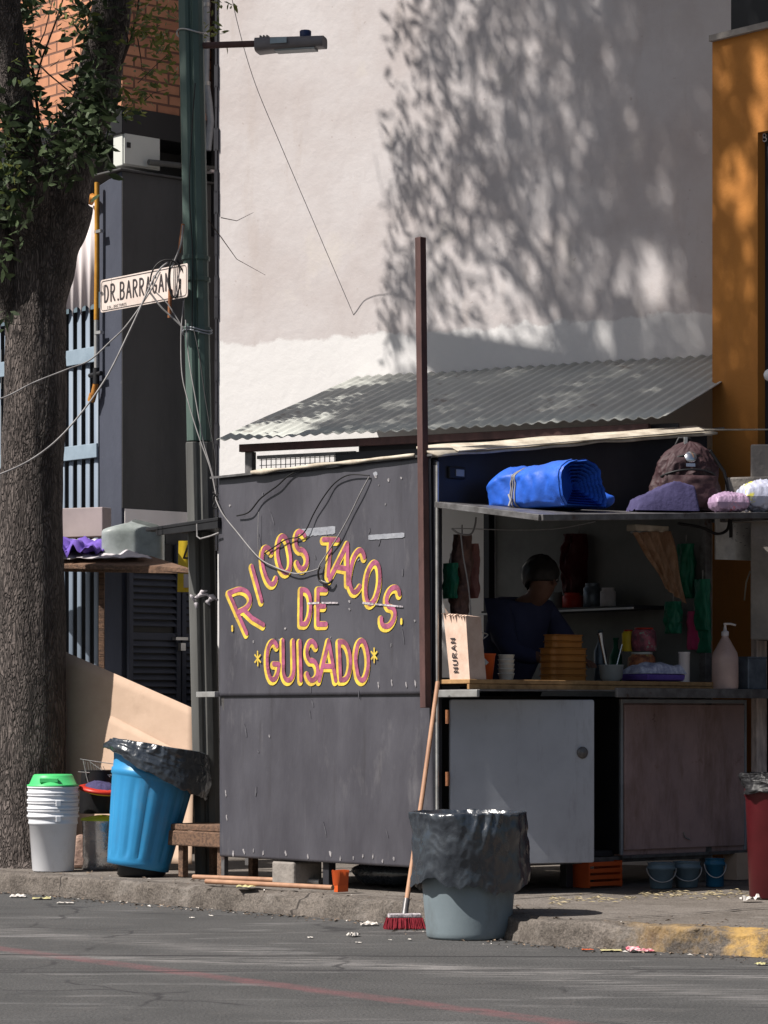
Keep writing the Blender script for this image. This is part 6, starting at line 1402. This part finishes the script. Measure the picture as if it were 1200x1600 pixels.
# translucent sheet hanging
g = MB(); S0 = [PA(988, 832, .02), PA(1048, 830, .02), PA(1073, 944, .06), PA(1040, 920, .03)]
g.grid(lambda i_, j_: S0[0].lerp(S0[1], i_).lerp(S0[3].lerp(S0[2], i_), j_) + U * (.02 * noise.noise(Vector((i_ * 6, j_ * 2, 0))) + .01 * math.sin(i_ * 22)), 30, 14); tag(g.build('plastic_sheet', M['sheet']), 'amber translucent plastic sheet hanging in a point under the flap', 'plastic sheet')
fx = PA(1012, 826, -.02); fxm = frame_mat(fx, V, -U, Z); fxt = thing('light_fitting', fx, 'pale strip light fitting under the front of the flap', 'light')
g = MB(); g.box((0, 0, 0), (.26, .07, .035), fxm); g.build('housing', M['cream'], fxt, bevel=.005)
g = MB(); g.box((0, 0, -.022), (.22, .05, .012), fxm); g.build('cover', M['glassy'], fxt, bevel=.004)
cable('cable', [PA(705, 826, .03), PA(730, 826, .03), PA(800, 828, .03), PA(870, 826, .03), PA(930, 815, .03)], .0028, 'light_metal', 'thin pale wire stretched across the top of the hatch')
cable('cable', [PA(706, 826, .03), PA(718, 834, .03), PA(735, 835, .03), PA(742, 822, .03), PA(744, 808, .03)], .005, 'cable_grey', 'short looped wire at the upper left of the hatch')
cable('cable', [PA(720, 835, .03), PA(724, 870, .03), PA(731, 910, .03), PA(735, 950, .03), PA(738, 1000, .03), PA(740, 1015, .03)], .0042, 'cable_grey', 'long pale cord hanging down the left of the hatch')
cable('cable', [PA(740, 985, .03), PA(752, 988, .03), PA(762, 992, .03), PA(752, 1000, .03), PA(742, 1006, .03), PA(741, 988, .03)], .003, 'light_metal', 'bent wire hook beside the carton')
cable('cable', [PA(1060, 818, .1), PA(1095, 824, .12), PA(1120, 834, .14), PA(1136, 828, .15), PA(1140, 812, .15)], .0085, 'cable_black', 'thick black cable looping under the right of the flap')
cable('cable', [PA(1141, 812, .15), PA(1142, 825, .15), PA(1142, 840, .15)], .011, 'cable_black', 'thick black cable end hanging straight under the flap')

# ------------------------------------------------------------------ person inside (skin-modifier body)
def skin_body(name, joints, edges, parent, m_, root, sub=2):
    me = bpy.data.meshes.new(name); inv = parent.matrix_basis.inverted()
    names = list(joints); me.from_pydata([tuple(inv @ joints[k_][0]) for k_ in names], [(names.index(a_), names.index(b_)) for a_, b_ in edges], []); me.materials.append(m_)
    o_ = bpy.data.objects.new(name, me); COL.objects.link(o_); o_.parent = parent
    sk_ = o_.modifiers.new('skin', 'SKIN'); sk_.use_smooth_shade = True
    for i, k_ in enumerate(names): rr_ = joints[k_][1]; me.skin_vertices[0].data[i].radius = rr_ if isinstance(rr_, tuple) else (rr_, rr_)
    me.skin_vertices[0].data[names.index(root)].use_root = True
    ss_ = o_.modifiers.new('sub', 'SUBSURF'); ss_.levels = sub; ss_.render_levels = sub; return o_
pp = Q(-.85, b_of(785, -.85) , .30)
pe = thing('person', pp, 'person in navy top with dark hair bending over inside the dark stall', 'person')
X = V; Y = U                                      # facing the counter / right end
def J(x, y, z): return pp + V * x + U * y + Z * z
jt = {'pelvis': (J(0, 0, .86), (.14, .11)), 'waist': (J(.01, .03, 1.02), (.13, .10)), 'chest': (J(.03, .10, 1.20), (.16, .11)), 'neckb': (J(.04, .16, 1.34), (.07, .07)), 'neck': (J(.05, .19, 1.36), .055), 'head0': (J(.06, .24, 1.40), .070), 'head1': (J(.06, .27, 1.47), .084), 'head2': (J(.06, .26, 1.53), .064),
      'shL': (J(-.15, .13, 1.30), .062), 'elL': (J(-.20, .26, 1.08), .044), 'wrL': (J(-.08, .44, 1.03), .028), 'haL': (J(-.04, .50, 1.02), (.035, .02)),
      'shR': (J(.22, .13, 1.30), .062), 'elR': (J(.27, .28, 1.08), .044), 'wrR': (J(.15, .46, 1.03), .028), 'haR': (J(.12, .52, 1.02), (.035, .02)),
      'hipL': (J(-.09, 0, .80), .085), 'knL': (J(-.10, .04, .45), .058), 'anL': (J(-.10, 0, .08), .038), 'toL': (J(-.10, .14, .03), .032),
      'hipR': (J(.10, 0, .80), .085), 'knR': (J(.11, .04, .45), .058), 'anR': (J(.11, 0, .08), .038), 'toR': (J(.11, .14, .03), .032)}
ed = [('pelvis', 'waist'), ('waist', 'chest'), ('chest', 'neckb'), ('neckb', 'neck'), ('neck', 'head0'), ('head0', 'head1'), ('head1', 'head2'), ('chest', 'shL'), ('shL', 'elL'), ('elL', 'wrL'), ('wrL', 'haL'), ('chest', 'shR'), ('shR', 'elR'), ('elR', 'wrR'), ('wrR', 'haR'), ('pelvis', 'hipL'), ('hipL', 'knL'), ('knL', 'anL'), ('anL', 'toL'), ('pelvis', 'hipR'), ('hipR', 'knR'), ('knR', 'anR'), ('anR', 'toR')]
for s_, x_ in (('L', -.04), ('R', .12)):
    y_ = .50 if s_ == 'L' else .52
    for k_ in range(4):
        jt['f%s%d' % (s_, k_)] = (J(x_ - .024 + .016 * k_, y_ + .05, 1.01), .009); jt['g%s%d' % (s_, k_)] = (J(x_ - .026 + .017 * k_, y_ + .075 + .006 * (k_ in (1, 2)), .985), .007)
        ed += [('ha' + s_, 'f%s%d' % (s_, k_)), ('f%s%d' % (s_, k_), 'g%s%d' % (s_, k_))]
    jt['t' + s_] = (J(x_ + (.05 if s_ == 'L' else -.05), y_ + .01, 1.0), .010); ed.append(('ha' + s_, 't' + s_))
skin_body('body', jt, ed, pe, M['skin'], 'pelvis')
sj = {k_: (v_[0], tuple(x + .022 for x in (v_[1] if isinstance(v_[1], tuple) else (v_[1], v_[1])))) for k_, v_ in jt.items() if k_ in ('pelvis', 'waist', 'chest', 'neckb', 'shL', 'elL', 'wrL', 'shR', 'elR', 'wrR')}
for k_ in ('waist', 'chest', 'pelvis', 'neckb'): sj[k_] = (sj[k_][0], tuple(x + .030 for x in sj[k_][1]))
sj['wrL'] = (sj['wrL'][0] + V * -.02 - U * .03, .038); sj['wrR'] = (sj['wrR'][0] + V * .01 - U * .03, .038)
skin_body('shirt', sj, [e_ for e_ in ed if e_[0] in sj and e_[1] in sj], pe, M['navy'], 'pelvis')
tj = {k_: (v_[0], tuple(x + .014 for x in (v_[1] if isinstance(v_[1], tuple) else (v_[1], v_[1])))) for k_, v_ in jt.items() if k_ in ('pelvis', 'hipL', 'knL', 'anL', 'hipR', 'knR', 'anR')}
skin_body('trousers', tj, [e_ for e_ in ed if e_[0] in tj and e_[1] in tj], pe, M['black'], 'pelvis')
hc = J(.06, .255, 1.49)
g = MB()
def hair(i_, j_):
    t = 2 * math.pi * i_; ph = math.pi * .60 * j_; r_ = .106 + .012 * noise.noise(Vector((math.cos(t) * 5, math.sin(t) * 5, j_ * 5))); back_ = -math.sin(t)
    ph *= 1 + .28 * max(0, back_); return hc + V * (r_ * .92 * math.cos(t) * math.sin(ph)) + U * (r_ * math.sin(t) * math.sin(ph) - .01) + Z * (r_ * 1.05 * math.cos(ph) + .01)
g.grid(hair, 40, 16, True); g.build('hair', M['hair'], pe, solid=.006)
for sx in (-.03, .03):
    g = MB(); ec = hc + V * sx + U * .078 - Z * .012; g.grid(lambda i_, j_: ec + Vector((math.cos(6.283 * i_) * math.sin(math.pi * j_), math.sin(6.283 * i_) * math.sin(math.pi * j_), math.cos(math.pi * j_))) * .011, 12, 8); g.build('eye', M['clad_white'], pe)
g = MB(); g.tube([hc + U * .08 - Z * .01, hc + U * .105 - Z * .045], [.007, .014], 8); g.build('nose', M['skin'], pe)

# ------------------------------------------------------------------ right edge: posts, board
nb_ = thing('neighbour_post', Q(.5, b_of(1186, .5), PZ), 'whitewashed upright post of the next stall tied with yellow strap', 'post')
apx = .02; pr0 = Q(apx, b_of(1186, apx), 0)
g = MB(); g.box((0, 0, (zat(876, pr0.y) - PZ) / 2), (.05, .085, zat(876, pr0.y) - PZ), frame_mat(Vector((pr0.x, pr0.y, PZ)), U, V, Z)); g.build('shaft', M['post_white'], nb_, bevel=.008)
g = MB(); g.tube([PA(1200, 896, .06), PA(1185, 892, .06), PA(1172, 893, .06), PA(1166, 910, .06), PA(1163, 938, .06)], .005, 6); g.build('strap', M['cream'], nb_)
nbd = thing('notice_board', PA(1160, 845, .05), 'stained pale board fixed to the whitewashed post below the flap', 'board')
g = MB(); P = [PA(1119, 874, .06), PA(1240, 878, .06), PA(1240, 790, .06), PA(1119, 792, .06)]; g.slab(P, -U * .012); g.build('board', M['notice'], nbd, bevel=.002)
g = MB()
for k_ in range(26):
    p = PA(random.uniform(1135, 1200), random.uniform(815, 868), .062); stroke_mesh(g, [p, p + V * random.uniform(.004, .02) + Z * random.uniform(-.003, .003)], .003, U, .001)
g.build('print', M['tin'], nbd)
cpn = thing('concrete_pillar', O(.4, -.3, 0), 'short grey concrete pillar end against the orange wall above the packets', 'pillar')
Dcp = 15.9
g = MB(); P = [at(1172, 694, Dcp), at(1260, 694, Dcp), at(1260, 1000, Dcp), at(1172, 1000, Dcp)]; g.slab(P, Vector((.1, .2, 0))); g.build('shaft', M['concrete'], cpn, bevel=.01)
g = MB(); P = [at(1132, 746, Dcp - .05), at(1260, 742, Dcp - .05), at(1260, 815, Dcp - .05), at(1132, 815, Dcp - .05)]; g.slab(P, Vector((.06, .12, 0))); g.build('collar', M['concrete'], cpn, bevel=.01)
# number plate on dark doorway
ds = thing('door_sign', O(so(1195), -.02, zat(213, 16.2)), 'small dark plate with a white figure 8 at the top of the doorway', 'sign')
c = O(so(1192), .045, 0); 
dsp = lambda X_, Y_: (lambda p: Vector((p.x, p.y, zat(Y_, p.y))))(O(so(X_, .045), .045, 0))
g = MB(); g.slab([dsp(1185, 222), dsp(1215, 222), dsp(1215, 208), dsp(1185, 208)], V * .008); g.build('plate', M['black'], ds)
g = MB()
for stx in GL['8']: stroke_mesh(g, [dsp(1191 + x * 8, 221 - y * 12) for (x, y) in stx], .006, -V, .003)
g.build('figure', M['clad_white'], ds)
g = MB(); p = at(1203, 586, 16.0); g.grid(lambda i_, j_: p + Vector((math.cos(6.283 * i_) * math.sin(math.pi * j_), math.sin(6.283 * i_) * math.sin(math.pi * j_), math.cos(math.pi * j_))) * .035, 20, 12); tag(g.build('wall_globe', M['white']), 'white round globe on the dark doorway at the right edge', 'globe')

# ------------------------------------------------------------------ left market canopy
mcn = thing('market_canopy', gp_(160, 17.3), 'brown board canopy on a timber post in front of the louvred door', 'canopy')
cA_, cB_, cC_, cD_ = at(30, 880, 18.2), at(298, 888, 17.5), at(165, 846, 18.8), at(0, 846, 19.4)
g = MB(); g.slab([cA_, at(235, 884, 17.7), cB_, cC_, cD_], -Z * .03); g.build('board', M['old_wood'], mcn, bevel=.004)
g = MB(); q = at(159, 892, 18.1); g.box((0, 0, (q.z - PZ) / 2), (.035, .035, q.z - PZ), Matrix.Translation((q.x, q.y, PZ))); g.build('post', M['old_wood'], mcn, bevel=.003)
g = MB(); q2 = at(230, 884, 16.85); g.slab([at(98, 893, 18.1), at(296, 896, 17.52), at(296, 890, 17.52), at(98, 884, 18.1)], Vector((0, .02, 0))); g.build('edge_batten', M['old_wood'], mcn)
def cloth(name, pts, Ds, m_, label, seedn, thick=.02, amp=.03):
    P = [at(x, y, D) for (x, y), D in zip(pts, Ds)]; g_ = MB()
    g_.grid(lambda i_, j_: P[0].lerp(P[1], i_).lerp(P[3].lerp(P[2], i_), j_) + Z * (thick + amp * abs(noise.noise(Vector((i_ * 4, j_ * 4, seedn)))) + amp * .4 * noise.noise(Vector((i_ * 11, j_ * 11, seedn)))), 30, 20); o_ = g_.build(name, m_, solid=.004); tag(o_, label, 'cloth'); return o_
cloth('white_cloth', [(70, 878), (238, 878), (160, 850), (70, 848)], [18.1, 17.8, 18.7, 18.9], M['cloth_white'], 'white sheet spread over the brown board canopy', 2)
cloth('violet_cloth', [(60, 874), (150, 874), (190, 864), (60, 842)], [18.05, 17.95, 18.4, 18.7], M['violet'], 'bunched violet cloth lying on the white sheet', 6, .03, .10)
g = MB(); P = [at(40, 842, 19.1), at(160, 838, 18.75), at(160, 792, 18.75), at(40, 796, 19.1)]; g.slab(P, Vector((.05, .1, 0))); tag(g.build('mauve_board', M['mauve'], bevel=.006), 'plain mauve grey board propped behind the canopy cloths', 'board')
g = MB(); mp_ = frame_mat(at(208, 878, 18.2), Vector((1, 0, 0)), Vector((0, 1, 0)), Z)
g.grid(lambda i_, j_: mp_ @ Vector(((.195 * math.copysign(abs(math.cos(6.283 * i_)) ** .45, math.cos(6.283 * i_))) * (1 if j_ < .7 else max(0.05, 1 - ((j_ - .7) / .3) ** 3)) + .05 * j_ * 0, .13 * math.copysign(abs(math.sin(6.283 * i_)) ** .45, math.sin(6.283 * i_)) * (1 if j_ < .7 else max(.05, 1 - ((j_ - .7) / .3) ** 3)), .27 * j_ - .03 * i_ + .012 * noise.noise(Vector((i_ * 6, j_ * 5, 2))))), 40, 16); tag(g.build('plastic_tank', M['tank']), 'cloudy pale plastic tank on top of the canopy', 'tank')
ysg = thing('warning_sign', at(288, 885, 18.4), 'yellow warning sign half hidden behind the lamp post', 'sign')
g = MB(); g.slab([at(277, 925, 18.2), at(312, 925, 18.2), at(312, 845, 18.2), at(279, 845, 18.2)], Vector((0, .01, 0))); g.build('plate', M['yellow_sign'], ysg)
g = MB(); nf = Vector((0, -1, 0)); stroke_mesh(g, [at(287, 872, 18.19), at(294, 852, 18.19), at(302, 872, 18.19)], .012, nf, .001); stroke_mesh(g, [at(287, 872, 18.19), at(302, 872, 18.19)], .012, nf, .0015); g.build('symbol', M['sign_ink'], ysg)
g = MB(); g.slab([at(287, 918, 18.19), at(310, 918, 18.19), at(310, 897, 18.19), at(287, 897, 18.19)], Vector((0, .004, 0))); g.build('label', M['clad_white'], ysg)
# rag tied round the post
g = MB(); c = at(322, 935, 16.45); rng2 = random.Random(4)
for k_ in range(7):
    p = c + Vector((rng2.uniform(-.08, .02), -.0, rng2.uniform(-.03, .03))); q = p + Vector((rng2.uniform(-.06, .1), -.02, rng2.uniform(-.05, .05))); g.tube([p, (p + q) / 2 + Vector((0, -.02, .01)), q], [.004, .014, .004], 6)
tag(g.build('torn_rag', M['cloth_white']), 'torn white plastic rag tied round the lamp post', 'rag')

# dark bag left of kerb by the tree
g = MB(); c = ground_at(-2, 1352, PZ); c.z = PZ
g.grid(lambda i_, j_: c + Vector((.13 * math.cos(6.283 * i_) * math.sin(math.pi * j_), .1 * math.sin(6.283 * i_) * math.sin(math.pi * j_), .10 - .10 * math.cos(math.pi * j_) + .02 * noise.noise(Vector((i_ * 7, j_ * 5, 1))))), 30, 16); tag(g.build('rubbish_sack', M['bag']), 'black sack on the pavement at the foot of the tree', 'sack')

# ------------------------------------------------------------------ litter
def scrap(p, s_, m_, label, rot, seedn, flat=.4):
    g_ = MB(); g_.grid(lambda i_, j_: p + Vector(((i_ - .5) * s_ * math.cos(rot) - (j_ - .5) * s_ * .5 * math.sin(rot), (i_ - .5) * s_ * math.sin(rot) + (j_ - .5) * s_ * .8, .004 + s_ * flat * .55 * abs(noise.noise(Vector((i_ * 3.1, j_ * 3.3, seedn)))))), 8, 6, False)
    o_ = g_.build('paper_scrap', M[m_]); tag(o_, label, 'litter', 'litter in the gutter'); return o_
M['pinkpaper'] = mat('pink_wrapper', (.50, .12, .16), .5, 0, (.7, .55, .55), 30, .9)
M['paleyel'] = mat('pale_yellow_scrap', (.55, .50, .25), .7)
scrap(ground_at(576, 1446, .002), .085, 'paper', 'crumpled white paper cup left of the red broom head', .2, 1, .7)
scrap(ground_at(552, 1463, .002), .07, 'paper', 'torn white scrap on the road below the paper cup', 1., 2, .8)
scrap(ground_at(1000, 1487, .002), .11, 'pinkpaper', 'pink and dark sweet wrapper below the right kerb', .2, 3, .5)
scrap(ground_at(955, 1486, .002), .09, 'paleyel', 'pale green yellow strip below the right kerb', 0, 4, .1)
scrap(ground_at(918, 1485, .002), .05, 'orange_pl', 'small orange scrap below the right kerb', 0, 5, .15)
scrap(ground_at(1172, 1408, PZ + .002), .10, 'paper', 'white crumpled tissue on the pavement at the right', .3, 6, .8)
scrap(ground_at(1190, 1508, .002), .05, 'paleyel', 'yellowish scrap on the road at the right edge', .3, 7, .5)
scrap(ground_at(28, 1402, .002), .09, 'paper', 'white scrap in the gutter at the left edge', .1, 8, .5)
scrap(ground_at(102, 1412, .002), .09, 'paper', 'flat white scrap in the gutter below the white buckets', .1, 9, .2)
scrap(ground_at(65, 1405, .002), .10, 'paleyel', 'tan scrap in the gutter near the left edge', .1, 10, .3)
scrap(ground_at(384, 1387, PZ + .01), .10, 'paleyel', 'green leaf wrapper beside the lying broom handle', .1, 11, .3)
for (x, y, z_) in [(300, 1435, 0), (330, 1432, 0), (485, 1466, 0), (610, 1470, 0), (640, 1469, 0), (560, 1474, 0)]:
    scrap(ground_at(x, y, z_ + .002), .028, 'paper', 'tiny pale paper fleck on the road along the kerb', random.uniform(0, 3), x, .4)
# gutter debris: leaves and grit nobody could count
g = MB(); rd = random.Random(11)
for k_ in range(900):
    s_ = rd.uniform(-3.6, 3.2); 
    if s_ < 0: p = K0 + U * s_; 
    elif s_ < 1.36: p = K0.lerp(Vector((.70, 12.80, 0)), s_ / 1.36)
    else: p = Vector((.70, 12.80, 0)) + Vector((.80, -.60, 0)) * (s_ - 1.36)
    off = -abs(rd.gauss(0, .09)) - .03; z_ = .003
    if rd.random() < .25: off = rd.uniform(.03, .5); z_ = PZ + .004
    p = p + V * off; sz = rd.uniform(.004, .016); a_ = rd.uniform(0, 6.28)
    d = Vector((math.cos(a_), math.sin(a_), rd.uniform(0, .3))) * sz; e = Vector((-math.sin(a_), math.cos(a_), rd.uniform(0, .3))) * sz * .5
    g.add([p + Z * z_ - d, p + Z * (z_ + sz * .5) - e, p + Z * z_ + d, p + Z * (z_ + .001) + e], [(0, 1, 2, 3)], mi=0 if rd.random() < .86 else 1)
M['grit'] = mat('gutter_grit', (.20, .15, .11), .9, 0, (.08, .06, .05), 30, .7)
tag(g.build('gutter_debris', [M['grit'], M['paper']]), 'fine leaves and grit gathered along the kerb', 'debris', kind='stuff')
g = MB()
for k_ in range(260):
    px_ = rd.uniform(860, 1200); y_ = 1400 + rd.gauss(0, 3) + (px_ - 860) * -.01 + (6 if px_ < 1000 else 0); p = ground_at(px_, y_, PZ + .002); sz = rd.uniform(.006, .022); a_ = rd.gauss(0, .4)
    d = Vector((math.cos(a_), math.sin(a_), 0)) * sz; e = Vector((-math.sin(a_), math.cos(a_), .4)) * sz * .4; g.add([p - d, p - e + Z * .006, p + d, p + e + Z * .002], [(0, 1, 2, 3)])
M['straw'] = mat('dry_husks', (.42, .35, .22), .8); tag(g.build('dry_husks', M['straw']), 'strip of dry pale husks and crumbs on the pavement below the stall', 'debris', kind='stuff')
